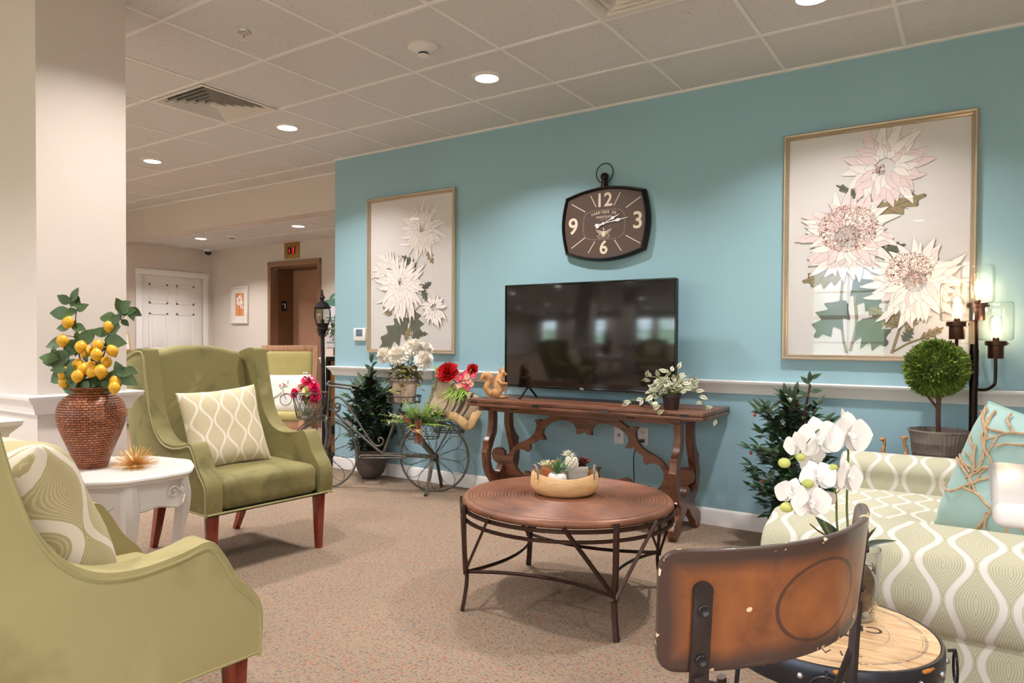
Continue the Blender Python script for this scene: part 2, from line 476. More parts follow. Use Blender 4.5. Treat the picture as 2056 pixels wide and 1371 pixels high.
g = MB(); g.b2(XL-.01, XL+.02, .72, .80, 0, 2.012, .004); g.b2(XL-.01, XL+.02, 1.72, 1.80, 0, 2.012, .004); g.b2(XL-.01, XL+.021, .715, 1.805, 2.012, 2.09, .004)
struct(g.obj('trim_20', 'trim_white'))
# elevator: bronze frame, recess and sliding door
mat('elevator_bronze', (152, 116, 92), .35, .35, var=.04, scale=3)
mat('elevator_door', (178, 136, 112), .45, .15, var=.04, scale=3)
mat('elevator_jamb', (118, 86, 62), .4, .3, var=.04, scale=3)
g = MB(); x0, x1, zt = -3.44, -2.40, 2.19
g.b2(x0, x0+.06, YE-.03, YE+.1, 0, zt, .003); g.b2(x1-.05, x1, YE-.03, YE+.1, 0, zt, .003); g.b2(x0, x1, YE-.035, YE+.1, zt-.07, zt, .003)
struct(g.obj('trim_21', 'elevator_bronze'))
d2 = struct(MB().b2(x0+.05, x1, YE+.36, YE+.40, 0, zt, 0).obj('door_2', 'elevator_door'))
g = MB(); g.b2(x0+.03, x0+.06, YE+.1, YE+.4, 0, zt); g.b2(x1-.06, x1-.03, YE+.1, YE+.4, 0, zt); g.b2(x0+.03, x1-.03, YE+.1, YE+.4, zt-.09, zt-.07)
g.obj('door_jamb', 'elevator_jamb', d2)
g = MB(); g.b2(x0+.60, x0+.604, YE+.354, YE+.361, 0, zt-.09); g.obj('door_seam', 'dark_void', d2)
struct(MB().b2(x0, x1, YE+.1, YE+.5, -.06, 0).obj('floor_elevator', 'elevator_jamb'))
mat('black_gloss', (12, 12, 13), .12, var=.02)
mat('number_white', (240, 240, 240), .5, emit=.2)
def letters(txt, size, mt, parent=None, loc=(0, 0, 0), rot=(0, 0, 0), name='lettering', ext=.0006, align='CENTER', bold=0, sx_=1):
    c = bpy.data.curves.new(name, 'FONT'); c.body = txt; c.size = size; c.extrude = ext; c.align_x = align; c.align_y = 'CENTER'; c.offset = bold
    o = bpy.data.objects.new(name, c); COL.objects.link(o)
    dg = bpy.context.evaluated_depsgraph_get(); me = bpy.data.meshes.new_from_object(o.evaluated_get(dg))
    bpy.data.objects.remove(o); me.materials.clear(); me.materials.append(MATS[mt])
    o = bpy.data.objects.new(name, me); COL.objects.link(o); o.parent = parent; o.location = loc; o.rotation_euler = rot; o.scale = (sx_, 1, 1)
    return o
FR = (RD(90), 0, 0)          # text facing -Y
# floor number plate on the jamb
t = thing('floor_number_plate', 'small black floor number plate on the bronze elevator jamb', 'sign', (-3.378, YE+.2, 1.60))
MB().b2(0, .004, -.045, .045, -.07, .07, .001).obj('plate', 'black_gloss', t)
letters('1', .10, 'number_white', t, (.0045, .012, 0), (RD(90), 0, RD(90)), 'number')
g = MB()
for a in range(5):
    g.sphere((.005, -.022, .03), .0)if 0 else None
g.b2(.004, .005, -.03, -.018, .02, .035); g.obj('star_mark', 'number_white', t)
# red digit indicator above the elevator
mat('red_digit', (255, 40, 40), .4, emit=3)
t = thing('elevator_indicator', 'brass elevator floor indicator with red lit digits above the elevator door', 'indicator', (-2.965, YE-.006, 2.325))
MB().b2(-.15, .15, -.006, .006, -.105, .105, .003).obj('brass_plate', 'brass_plate', t)
MB().b2(-.075, .075, -.010, -.004, -.045, .045, .002).obj('display', 'black_gloss', t)
g = MB()
for a, b_, c, d in ((.01, .05, .034, .042), (.01, .05, -.004, .004), (.01, .05, -.042, -.034), (.042, .05, -.04, .04)): g.b2(a, b_, -.012, -.009, c*.8, d*.8)
g.obj('lit_digit', 'red_digit', t)
MB().b2(-.045, -.037, -.012, -.009, -.032, .016).obj('lit_arrow', 'red_digit', t)

# ------------------------------------------------------------------ ceiling fixtures
mat('led', (255, 250, 245), .5, var=0, emit=14)
def downlight(x, y, z, label, power=38, spot=True):
    t = thing('downlight', label, 'ceiling light', (x, y, z), 0, 'round recessed ceiling lights')
    MB().lathe([(.066, -.003), (.072, -.012), (.088, -.008), (.094, 0)], 28).obj('trim_ring', 'white_paint', t)
    MB().lathe([(0, -.014), (.04, -.013), (.066, -.008), (.068, -.002)], 28).obj('lens', 'led', t)
    l = bpy.data.lights.new('downlight_lamp', 'AREA'); l.shape = 'DISK'; l.size = .13; l.energy = power; l.color = (1.0, .955, .92); l.spread = RD(125)
    o = bpy.data.objects.new('downlight_lamp', l); COL.objects.link(o); o.parent = t; o.location = (0, 0, -.02)
    return t
names = {(-1.524, -.885): 'recessed round ceiling light, leftmost over the room, nearest the pillar',
         (.305, -.885): 'recessed round ceiling light beside the square air diffuser on the left',
         (2.134, -.885): 'recessed round ceiling light between the smoke detector and the blue wall',
         (3.962, -.885): 'recessed round ceiling light cut by the top edge of the photo at right'}
for x in (-3.353, -1.524, .305, 2.134, 3.962, 5.791):
    for y in (-.885, -2.714, -4.543, -6.37):
        if (round(x, 3), y) in names: downlight(x, y, CZ, names[(round(x, 3), y)])
        elif x > -3.5 and (round(x, 3), y) not in ((3.962, -2.714), (5.791, -.885)): downlight(x, y, CZ, 'recessed round ceiling light outside the view')
downlight(-3.66, .98, LZ, 'recessed round light in the low lobby ceiling nearer the white door', 36)
downlight(-1.795, .985, LZ, 'recessed round light in the low lobby ceiling nearer the blue wall', 36)
def diffuser(x, y, label):
    t = thing('air_diffuser', label, 'air vent', (x, y, CZ), 0, 'square ceiling air diffusers')
    g = MB()
    def ring(h, w, z0, z1):
        o = [V((a*h, b*h, z0)) for a, b in ((-1, -1), (1, -1), (1, 1), (-1, 1))]; i2 = [V((a*(h-w), b*(h-w), z1)) for a, b in ((-1, -1), (1, -1), (1, 1), (-1, 1))]
        for k2 in range(4):
            a, b2, c, d = o[k2], o[(k2+1) % 4], i2[(k2+1) % 4], i2[k2]
            g.quad(a, b2, c, d); g.quad(a+V((0, 0, .003)), b2+V((0, 0, .003)), c+V((0, 0, .003)), d+V((0, 0, .003)))
    ring(.293, .03, -.010, -.010)
    g.obj('frame', 'white_paint', t)
    g = MB(); g.b2(-.29, .29, -.29, .29, .10, .104)
    for a, b_, c, d in ((-.292, -.288, -.29, .29), (.288, .292, -.29, .29), (-.29, .29, -.292, -.288), (-.29, .29, .288, .292)): g.b2(a, b_, c, d, .0, .102)
    g.obj('backing', 'dark_void', t)
    for k3 in range(6):
        g = MB(); h = .262-.042*k3
        ring(h, .022, -.010, .022); g.obj('vane', 'white_paint', t)
    MB().b2(-.02, .02, -.02, .02, -.012, .0).obj('vane', 'white_paint', t)
    return t
diffuser(.305, -1.494, 'square louvred air diffuser in the ceiling over the green wing chair')
diffuser(3.353, -1.494, 'square louvred air diffuser cut by the top edge of the photo')
# the diffusers hang in their own opening
def smoke(x, y, z, label, s=1):
    t = thing('smoke_detector', label, 'smoke detector', (x, y, z), 0, 'smoke detectors')
    MB().lathe([(0, 0), (.082*s, 0), (.084*s, -.012), (.074*s, -.018), (.045*s, -.034), (.036*s, -.040), (0, -.040)], 32).obj('base', 'plastic_white', t)
    g = MB().lathe([(.028*s, -.038), (.028*s, -.052)], 24); g.obj('sensor_ring', 'dark_void', t)
    MB().lathe([(0, -.050), (.031*s, -.050), (.031*s, -.055), (.02*s, -.058), (0, -.058)], 24).obj('cap', 'plastic_white', t)
    return t
smoke(2.107, -1.445, CZ, 'round white smoke detector on the main ceiling near the middle')
smoke(-3.083, 1.03, LZ, 'round white smoke detector on the low lobby ceiling')
def sprinkler(x, y, z, label):
    t = thing('fire_sprinkler', label, 'sprinkler', (x, y, z), 0, 'ceiling fire sprinklers')
    MB().lathe([(0, 0), (.036, 0), (.034, -.006), (.016, -.004), (0, -.003)], 24).obj('escutcheon', 'steel', t)
    g = MB(); g.tube([(0, 0, 0), (0, 0, -.014)], .008); g.tube([(-.008, 0, -.012), (-.011, 0, -.024), (0, 0, -.040)], .0025); g.tube([(.008, 0, -.012), (.011, 0, -.024), (0, 0, -.040)], .0025)
    g.lathe([(0, -.040), (.014, -.041), (.014, -.043), (0, -.043)], 12); g.obj('head', 'white_paint', t)
    MB().tube([(0, 0, -.012), (0, 0, -.034)], .0026).obj('bulb', 'red_digit_off', t)['label'] = 'red glass bulb'
    return t
mat('red_digit_off', (190, 40, 40), .2)
sprinkler(1.444, -2.092, CZ, 'white fire sprinkler on the main ceiling behind the air diffuser')
sprinkler(-4.55, .95, LZ, 'white fire sprinkler on the low lobby ceiling above the white door')
t = thing('security_camera', 'white dome security camera in the lobby ceiling corner', 'camera', (-4.62, 1.72, LZ))
MB().lathe([(0, 0), (.062, 0), (.062, -.02), (.054, -.035), (.05, -.036)], 24).obj('housing', 'plastic_white', t)
MB().lathe([(.05, -.033), (.047, -.055), (.033, -.074), (.015, -.083), (0, -.085)], 24).obj('dome', 'black_gloss', t)['label'] = 'dark glass dome'

# ================================================================== MORE MESH HELPERS
def rbox(s, c, d, r, cuts=8, crown=(0, 0), M=None, fn=None):
    """soft rounded box; crown=(top, bottom) puffs those faces"""
    b = bmesh.new(); bmesh.ops.create_cube(b, size=1)
    bmesh.ops.subdivide_edges(b, edges=b.edges[:], cuts=cuts, use_grid_fill=True)
    h = V(d)/2
    for v in b.verts:
        # denser samples near the borders
        p = V([(1 if q > 0 else -1)*(abs(q)*2)**.6*hh if abs(q) > 1e-9 else 0 for q, hh in zip(v.co, h)])
        q = V([max(-(hh-r), min(hh-r, x)) for x, hh in zip(p, h)]); e = p-q
        if e.length > 1e-9: p = q + e.normalized()*r
        u, w = p.x/h.x, p.y/h.y
        k = (1-u*u)*(1-w*w)
        p.z += crown[0]*k if p.z > 0 else -crown[1]*k
        if fn: p = fn(p)
        v.co = p + V(c)
    if M is not None: bmesh.ops.transform(b, matrix=M, verts=b.verts)
    me = bpy.data.meshes.new('t'); b.to_mesh(me); b.free(); s.b.from_mesh(me); bpy.data.meshes.remove(me)
    return s
def loft(s, rows, cap0=True, cap1=True, closed=True):
    R = [[s.b.verts.new(p) for p in row] for row in rows]; n = len(R[0])
    for A, B in zip(R, R[1:]):
        for k in range(n if closed else n-1): s.b.faces.new((A[k], A[(k+1) % n], B[(k+1) % n], B[k]))
    if cap0: s.b.faces.new(R[0][::-1])
    if cap1: s.b.faces.new(R[-1])
    return s
def pillow(s, w, h, t, N=20, pinch=.07, seed=1, wr=.006, M=None):
    """pillow standing in the local XZ plane, thickness along Y, centre at origin"""
    g = {}
    for side in (-1, 1):
        for i in range(N+1):
            for j in range(N+1):
                u = sin((i/N-.5)*pi); v = sin((j/N-.5)*pi)
                edge = i in (0, N) or j in (0, N)
                if edge and side == 1: g[(side, i, j)] = g[(-1, i, j)]; continue
                x = u*w/2*(1-pinch*(1-v*v)); z = v*h/2*(1-pinch*(1-u*u))
                th = 0 if edge else t/2*((1-u**4)*(1-v**4))**.55*(1-.12*(1-abs(u))*(1-abs(v)))
                nn = NZ.noise(V((x*9+seed*7, z*9, side*3)))*wr*(2-abs(u)) if not edge else 0
                g[(side, i, j)] = s.b.verts.new((x, side*(th+nn), z) if M is None else M @ V((x, side*(th+nn), z)))
    for side in (-1, 1):
        for i in range(N):
            for j in range(N):
                s.b.faces.new([g[(side, a, b)] for a, b in ((i, j), (i+1, j), (i+1, j+1), (i, j+1))])
    return s

# ------------------------------------------------------------------ fabrics
def velvet(name, base, dark, light, scale=3):
    m, n, b = nodes(name); v = mapping(n); v2 = mapping(n, (3, 3, 60))
    f = noise(n, v, scale, 4, .55, .8); st = noise(n, v2, 9, 3, .7)
    c = ramp(n, f, [(.30, lin(dark)), (.46, lin(base)), (.60, lin(base)), (.75, lin(light))])
    c = mixc(n, mth(n, 'MULTIPLY', st, .34), c, lin(dark))
    n.links.new(c, b.inputs['Base Color']); b.inputs['Roughness'].default_value = .62; b.inputs['Specular IOR Level'].default_value = .2
    b.inputs['Sheen Weight'].default_value = .55; b.inputs['Sheen Roughness'].default_value = .35; b.inputs['Sheen Tint'].default_value = lin((214, 206, 156))
    bump(n, b, noise(n, v, 160, 2), .12, .002)
velvet('velvet_green', (134, 125, 80), (92, 88, 54), (166, 156, 112), 3.6)
velvet('velvet_green_light', (166, 154, 110), (128, 120, 78), (188, 176, 132), 2.4)
mat('piping_green', (150, 142, 92), .6, var=.05, sheen=.4)
def ogee(name, W, A, P, lw, line, field, field2, uv=('X', 'Z', None), fine=0, off=0, shape=1.0, rough=.8, sheen=.1, rot=0):
    """pairs of wavy vertical bands; uv = (axis across, axis up, extra axis added to up)"""
    m, n, b = nodes(name); v = mapping(n, rot=(0, 0, RD(rot)))
    s_ = n.nodes.new('ShaderNodeSeparateXYZ'); n.links.new(v, s_.inputs[0])
    u = s_.outputs[uv[0]]; w = s_.outputs[uv[1]]
    if uv[2]: w = mth(n, 'ADD', w, s_.outputs[uv[2]])
    sn = mth(n, 'SINE', mth(n, 'MULTIPLY_ADD', w, 2*pi/P, off))
    if shape != 1.0: sn = mth(n, 'MULTIPLY', mth(n, 'SIGN', sn), mth(n, 'POWER', mth(n, 'ABSOLUTE', sn), shape))
    sn = mth(n, 'MULTIPLY', sn, A)
    d0 = mth(n, 'PINGPONG', mth(n, 'ADD', mth(n, 'SUBTRACT', u, sn), 40*W), W)
    d1 = mth(n, 'PINGPONG', mth(n, 'ADD', mth(n, 'ADD', u, sn), 41*W), W)
    d = mth(n, 'MINIMUM', d0, d1)
    ft = noise(n, v, 260, 2)
    if fine:
        rings = mth(n, 'SINE', mth(n, 'MULTIPLY', d, 2*pi/fine)); dash = noise(n, v, 210, 2, .6)
        k = mth(n, 'MULTIPLY', mth(n, 'GREATER_THAN', mth(n, 'ADD', rings, mth(n, 'MULTIPLY', dash, 1.6)), .62), 1)
        fc = mixc(n, k, lin(field), lin(field2))
    else:
        fc = mixc(n, ft, lin(field), lin(field2))
    e = mth(n, 'SMOOTH_MIN', d, 1, .0001)
    edge = mth(n, 'LESS_THAN', d, lw)
    c = mixc(n, edge, fc, lin(line))
    n.links.new(c, b.inputs['Base Color']); b.inputs['Roughness'].default_value = rough; b.inputs['Specular IOR Level'].default_value = .15
    b.inputs['Sheen Weight'].default_value = sheen
    bump(n, b, ft, .15, .002)
ogee('lattice_tan', .055, .0195, .17, .0062, (232, 218, 200), (196, 182, 148), (206, 194, 164), off=.6)
ogee('sofa_fabric', .074, .0225, .245, .0088, (226, 220, 214), (202, 200, 182), (182, 177, 146), uv=('X', 'Z', 'Y'), fine=.0065, off=1.2, shape=1.0)
ogee('pillow_leafy', .080, .025, .235, .011, (226, 214, 196), (198, 184, 146), (180, 166, 124), fine=.006, off=2.0, rot=52)
mat('sofa_welt', (206, 204, 168), .8, var=.03)

# ================================================================== GREEN WING CHAIR
def wing_chair(label, loc, rz, fab):
    t = thing('wing_chair', label, 'armchair', loc, rz, 'green velvet wing chairs')
    side = bez2([(.42, .31), (.425, .36), (.425, .43), (.405, .475), (.355, .53), (.315, .60), (.275, .642), (.20, .628), (.10, .618), (.01, .632), (-.06, .68), (-.115, .76), (-.150, .86), (-.178, .97), (-.195, 1.06), (-.215, 1.095), (-.30, 1.088), (-.40, 1.055), (-.432, 1.035), (-.425, .96), (-.375, .75), (-.315, .50), (-.28, .33), (-.27, .31)], 4, False)
    for sg in (-1, 1):
        MB().prism(side, .085, TR(0, sg*.328, 0), bev=.024, seg=4).obj('side_panel', fab, t, smooth=60)
        path = [(.425, .32), (.425, .43), (.405, .475), (.355, .53), (.315, .60), (.275, .642), (.20, .628), (.10, .618), (.01, .632), (-.06, .68), (-.115, .76), (-.150, .86), (-.178, .97), (-.195, 1.06), (-.22, 1.094), (-.30, 1.088), (-.42, 1.045)]
        g = MB(); g.tube(bez([V((x*.985-.002, sg*.3685, z-.018)) for x, z in path], 4), .0062, 6)
        g.obj('piping', 'piping_green', t)
    # back with arched crest, leaning backwards
    cr = bez2([(-.275, .30), (.275, .30), (.282, .8), (.272, 1.045), (.20, 1.082), (.10, 1.105), (0, 1.112), (-.10, 1.105), (-.20, 1.082), (-.272, 1.045), (-.282, .8)], 4)
    g = MB(); g.prism(cr, .13, None, bev=.03, seg=4)
    for v in g.b.verts:
        x, y, z = v.co; pf = .03*(1-(x/.28)**2) if y < 0 else 0
        if y < -.03: y -= pf*min(1, (z-.3)*2)
        v.co = V((-y-.225-(z-.45)*.235, x, z))
    g.obj('backrest', fab, t, smooth=60)
    # one piece seat deck rolling over the front
    g = MB(); rbox(g, (.07, 0, .392), (.70, .575, .165), .05, 10, (.022, 0)); g.obj('seat', fab, t, smooth=80)
    g = MB(); g.tube([(.424, -.365, .313), (.424, .365, .313)], .005, 6); g.tube([(.42, -.368, .313), (-.26, -.368, .313)], .005, 6); g.tube([(.42, .368, .313), (-.26, .368, .313)], .005, 6)
    g.obj('bottom_piping', 'piping_green', t)
    MB().b2(-.27, .41, -.35, .35, .300, .318).obj('bottom_lining', 'black_metal', t)
    for sg in (-1, 1):
        g = MB(); r0, r1 = .026, .016
        g.box((.375, sg*.315, .15), (.052, .052, .302), .004, taper=.62); g.obj('leg', 'cherry_leg', t)
        g = MB(); loft(g, [[(x+dx*w, sg*y+dy*w, z) for dx, dy in ((-1, -1), (1, -1), (1, 1), (-1, 1))] for x, y, z, w in ((-.335, .25, 0, .015), (-.29, .255, .10, .019), (-.245, .26, .22, .022), (-.225, .26, .302, .024))])
        g.obj('leg', 'cherry_leg', t)
    return t
wing_chair('olive green velvet wing chair facing the round coffee table, beside the white side table', (1.22, -2.03, 0), RD(-4), 'velvet_green')
wing_chair('pale olive velvet wing chair nearest the camera, cut off by the left edge', (2.63, -3.59, 0), RD(86), 'velvet_green_light')
t = tag(pillow(MB(), .43, .43, .15, seed=2).obj('throw_pillow', 'lattice_tan', smooth=180), 'tan square pillow with cream wavy lines, leaning in the far green wing chair', 'pillow', 'throw pillows')
t.matrix_world = TR(1.30, -2.11, .475+.205) @ RZ(90-12) @ RX(-20) @ RY(-4)
t = tag(pillow(MB(), .46, .46, .21, seed=5).obj('throw_pillow', 'pillow_leafy', smooth=180), 'tan pillow with leafy cream pattern in the nearest green wing chair', 'pillow', 'throw pillows')
t.matrix_world = TR(2.645, -3.60, .475+.225) @ RZ(180+4) @ RX(-24) @ RY(0)

# ================================================================== WHITE SIDE TABLE
TX, TY, TZ = 1.715, -2.945, .63
t = thing('side_table', 'white oval side table with scalloped edge and curved legs between the two green wing chairs', 'table', (TX, TY, 0), RD(28))
def ov(th, k, a=.35, b=.295, sc=.022):
    r = 1/sqrt((cos(th)/a)**2+(sin(th)/b)**2)
    return r*k*(1+sc*cos(8*th)+sc*.35*cos(16*th))
g = MB(); N = 96
loft(g, [[(ov(2*pi*i/N, k)*cos(2*pi*i/N), ov(2*pi*i/N, k)*sin(2*pi*i/N), z) for i in range(N)] for k, z in ((.93, .600), (.955, .601), (.97, .606), (.975, .612), (.99, .614), (1, .619), (.995, .626), (.98, .630), (.95, .6295))])
g.obj('tabletop', 'white_paint', t)
g = MB()
def apz(th):
    k = abs(((th/(pi/2)+.5) % 1)-.5)*2      # 0 at axis ends, 1 at the legs
    return .512 - .030*k + .018*cos(12*th)*(1-k)
for r0 in (.86,):
    loft(g, [[(ov(a, kk, sc=.012)*cos(a), ov(a, kk, sc=.012)*sin(a), (z if z else apz(a+pi/4))) for a in [2*pi*i/N for i in range(N)]] for kk, z in ((.86, .602), (.865, .56), (.875, 0), (.855, 0), (.845, .602))], False, False)
g.obj('apron', 'white_paint', t)
for q_ in range(4):
    a = atan2(.21*(1 if q_ < 2 else -1), .27*(1 if q_ in (0, 3) else -1)); dx, dy = cos(a), sin(a)
    bx, by = ov(a, .84)*dx, ov(a, .84)*dy
    pts = [(0, .60, .030), (.004, .55, .033), (.012, .50, .034), (.012, .44, .030), (0, .36, .024), (-.014, .26, .018), (-.016, .16, .014), (-.006, .08, .013), (.012, .03, .015), (.024, .0, .018)]
    sm = bez([V((o, z, r)) for o, z, r in pts], 4)
    MB().tube([(bx+dx*p.x, by+dy*p.x, p.y) for p in sm], [p.z for p in sm], 8, flat=(-dy, dx, 0)).obj('leg', 'white_paint', t)
for sg, ax in ((1, 0), (-1, 0), (1, 1), (-1, 1)):
    a0 = (0 if sg > 0 else pi) if ax == 0 else (pi/2 if sg > 0 else -pi/2); g = MB()
    for s2 in (-1, 1):
        pts = []
        for k in range(26):
            tt = k/25*2.6*pi; rr = .026*(1-k/32); da = s2*(.10 - rr*cos(tt)/.3)
            a = a0+da; z = .548+rr*sin(tt); pts.append((ov(a, .885)*cos(a), ov(a, .885)*sin(a), z))
        g.tube(pts, .0042, 6)
        pts = [(ov(a0+s2*b_, .888)*cos(a0+s2*b_), ov(a0+s2*b_, .888)*sin(a0+s2*b_), apz(a0+s2*b_+pi/4)+.008) for b_ in [x*.06 for x in range(1, 13)]]
        g.tube(pts, .0038, 6)
    g.obj('carved_scroll', 'white_paint', t)

# ------------------------------------------------------------------ wicker vase with lemon branches
m, n, b = nodes('wicker'); v = mapping(n); s3 = n.nodes.new('ShaderNodeSeparateXYZ'); n.links.new(v, s3.inputs[0])
an = mth(n, 'MULTIPLY', mth(n, 'ARCTAN2', s3.outputs[1], s3.outputs[0]), .13)
cv = n.nodes.new('ShaderNodeCombineXYZ'); n.links.new(an, cv.inputs[0]); n.links.new(s3.outputs[2], cv.inputs[1])
bk = n.nodes.new('ShaderNodeTexBrick'); n.links.new(cv.outputs[0], bk.inputs['Vector'])
bk.inputs['Scale'].default_value = 1; bk.inputs['Brick Width'].default_value = .023; bk.inputs['Row Height'].default_value = .0096; bk.inputs['Mortar Size'].default_value = .0018; bk.inputs['Mortar Smooth'].default_value = .6
bk.offset = .37
bk.inputs['Color1'].default_value = lin((198, 120, 70)); bk.inputs['Color2'].default_value = lin((150, 82, 48)); bk.inputs['Mortar'].default_value = lin((44, 20, 16))
c = mixc(n, mth(n, 'MULTIPLY', noise(n, v, 14, 4), .5), bk.outputs['Color'], lin((96, 48, 32)))
n.links.new(c, b.inputs['Base Color']); b.inputs['Roughness'].default_value = .42; bump(n, b, mth(n, 'SUBTRACT', 1, bk.outputs['Fac']), 1.0, .012)
DR = RD(34.15)
vx, vy = 1.655, -2.965
prof = [(0, 0), (.064, 0), (.067, .006), (.078, .04), (.097, .085), (.118, .13), (.134, .17), (.141, .205), (.139, .235), (.128, .262), (.108, .283), (.088, .295), (.078, .300), (.076, .304), (.082, .312), (.092, .320), (.094, .326), (.088, .325), (.074, .311), (.066, .30), (.072, .27), (.09, .24), (0, .22)]
prof = [(r*.89, z) for r, z in prof]
o = tag(MB().lathe(prof, 64).obj('wicker_vase', 'wicker', loc=(vx, vy, TZ), smooth=50), 'rust brown woven wicker vase on the white side table', 'vase')
mat('lemon', (228, 170, 40), .38, var=.06, scale=30, bmp=.15, bscale=160)
mat('lemon_leaf', (74, 98, 56), .42, var=.35, scale=12)
def lemon(c, d, t, r=.0228):
    d = V(d).normalized(); q = V((0, 0, 1)).rotation_difference(d).to_matrix().to_4x4()
    MB().lathe([(0, -1.18*r), (.16*r, -1.12*r), (.5*r, -.93*r), (.85*r, -.5*r), (r, 0), (.88*r, .48*r), (.55*r, .9*r), (.25*r, 1.12*r), (.14*r, 1.25*r), (0, 1.3*r)], 16, M=TR(*c) @ q).obj('lemon', 'lemon', t, smooth=180)
def lemon_branch(px, lem, leaves, label, depth=0, r=.0028):
    """px: stem points (right, up) in metres from the vase foot; depth: how far behind the axis it leans"""
    t = thing('lemon_branch', label, 'artificial branch', (vx, vy, TZ), DR, 'lemon branches in the wicker vase')
    n = len(px); P = [V((x, depth*(i/(n-1)), z)) for i, (x, z) in enumerate(px)]; sm = bez(P, 4)
    MB().tube(sm, [r*(1.2-.7*i/len(sm)) for i in range(len(sm))], 6).obj('stem', 'stem_brown', t)
    g = MB()
    def near(x, z):
        return min(sm, key=lambda p: (p.x-x)**2+(p.z-z)**2)
    st = MB(); any_ = False
    for x, z in lem:
        q = near(x, z); dy = random.uniform(-.05, .0); c = V((x, q.y+dy, z))
        lemon(c, V((random.uniform(-.5, .5), random.uniform(-.4, .4), -1)), t); st.tube([q, (q+c)/2+V((0, 0, .012)), c+V((0, 0, .02))], .0014, 5); any_ = True
    if any_: st.obj('twig', 'stem_brown', t)
    for (x, z, ang, L) in leaves:
        q = near(x, z); a = RD(ang); d = V((cos(a), random.uniform(-.5, .1), sin(a)))
        L *= 1.28; g.leaf(V((x, q.y-random.uniform(0, .03), z))-d*L*.5, d, V((random.uniform(-.4, .4), -1, random.uniform(0, .7))), L, L*.66, random.uniform(-.1, .3), .12, 6)
    for k in range(9):
        q = sm[random.randrange(len(sm)//4, len(sm))]; a = random.uniform(0, 2*pi); g.leaf(q, (cos(a), random.uniform(-.6, .3), sin(a)), (random.uniform(-.4, .4), -1, .3), random.uniform(.04, .06), random.uniform(.026, .038), .15, .12, 6)
    g.obj('foliage', 'lemon_leaf', t)
K = .00201
def vp(l): return [((x-168)*K, (942-y)*K) for x, y in l]
def vl(l): return [((x-168)*K, (942-y)*K, a, L*K) for x, y, a, L in l]
lemon_branch(vp([(162, 800), (152, 750), (143, 712), (145, 690), (139, 662), (137, 640), (141, 618), (135, 604)]), vp([(132, 652), (125, 688), (161, 700), (166, 710)]),
    vl([(120, 606, 150, 24), (142, 597, 60, 26), (132, 610, 260, 20), (140, 614, 320, 22), (105, 633, 178, 34), (128, 632, 200, 22), (118, 662, 185, 24), (150, 663, 340, 24), (141, 656, 100, 20), (104, 694, 200, 34), (137, 700, 30, 40), (164, 680, 50, 34), (118, 717, 150, 26), (124, 700, 240, 22)]), 'lemon branch standing highest at the left of the wicker vase', .0)
lemon_branch(vp([(176, 800), (180, 750), (192, 712), (197, 682), (206, 656), (226, 641), (236, 622)]), vp([(201, 659), (188, 698), (219, 708), (203, 731)]),
    vl([(222, 616, 110, 30), (236, 617, 30, 28), (228, 628, 190, 18), (238, 628, 10, 28), (196, 640, 170, 30), (218, 645, 60, 22), (212, 664, 20, 26), (186, 670, 160, 26), (222, 690, 350, 34), (204, 690, 200, 26), (191, 727, 340, 26), (182, 720, 220, 24), (232, 652, 320, 16)]), 'lemon branch standing highest at the right of the wicker vase', .03)
lemon_branch(vp([(192, 800), (206, 776), (224, 758), (236, 746), (245, 742)]), vp([(226, 769), (229, 780)]),
    vl([(234, 742, 110, 24), (246, 750, 350, 26), (248, 763, 330, 34), (236, 752, 200, 18)]), 'short lemon branch reaching lowest to the right of the wicker vase', -.03)
lemon_branch(vp([(184, 800), (186, 765), (188, 740)]), vp([(198, 715), (169, 744), (180, 740), (191, 748), (206, 747)]),
    vl([(168, 716, 90, 26), (184, 770, 30, 26), (200, 772, 340, 26), (172, 770, 200, 28), (210, 776, 330, 20)]), 'upright lemon branch in the middle of the vase mouth', -.04)
lemon_branch(vp([(154, 800), (128, 768), (110, 745), (104, 718)]), vp([(127, 752), (155, 736), (124, 771), (141, 772)]),
    vl([(100, 722, 170, 28), (113, 735, 150, 26), (124, 722, 60, 24), (112, 764, 190, 28), (128, 745, 300, 24), (140, 735, 40, 30), (135, 760, 240, 22), (113, 752, 120, 24)]), 'leafy lemon branch leaning lowest to the left of the wicker vase', -.03)
lemon_branch(vp([(166, 800), (150, 770), (140, 745)]), vp([(166, 757), (198, 752)]),
    vl([(140, 783, 170, 30), (156, 778, 200, 34), (166, 784, 250, 28), (180, 786, 300, 24), (196, 784, 320, 24), (150, 745, 100, 24), (214, 782, 340, 20)]), 'short leafy lemon branch drooping over the front of the vase rim', -.07)
# gold burst
t = thing('sea_urchin_ornament', 'gold metal spiky burst ornament on the white side table', 'ornament', (1.822, -2.878, TZ), DR)
MB().lathe([(0, 0), (.034, 0), (.034, .003), (.012, .006), (.010, .02), (0, .022)], 24).obj('base', 'gold', t)
g = MB()
for k in range(150):
    ph = k*2.39996; z = .02+.98*(1-(k+.5)/150); 
    if k % 6 == 0: z = .05*random.random()
    r = sqrt(max(0, 1-z*z)); d = V((r*cos(ph), r*sin(ph), z*.86)); L = random.uniform(.078, .098)
    g.tube([(0, 0, .014), V((0, 0, .014))+d*L], [.0012, .0008], 5)
g.obj('spikes', 'gold', t)

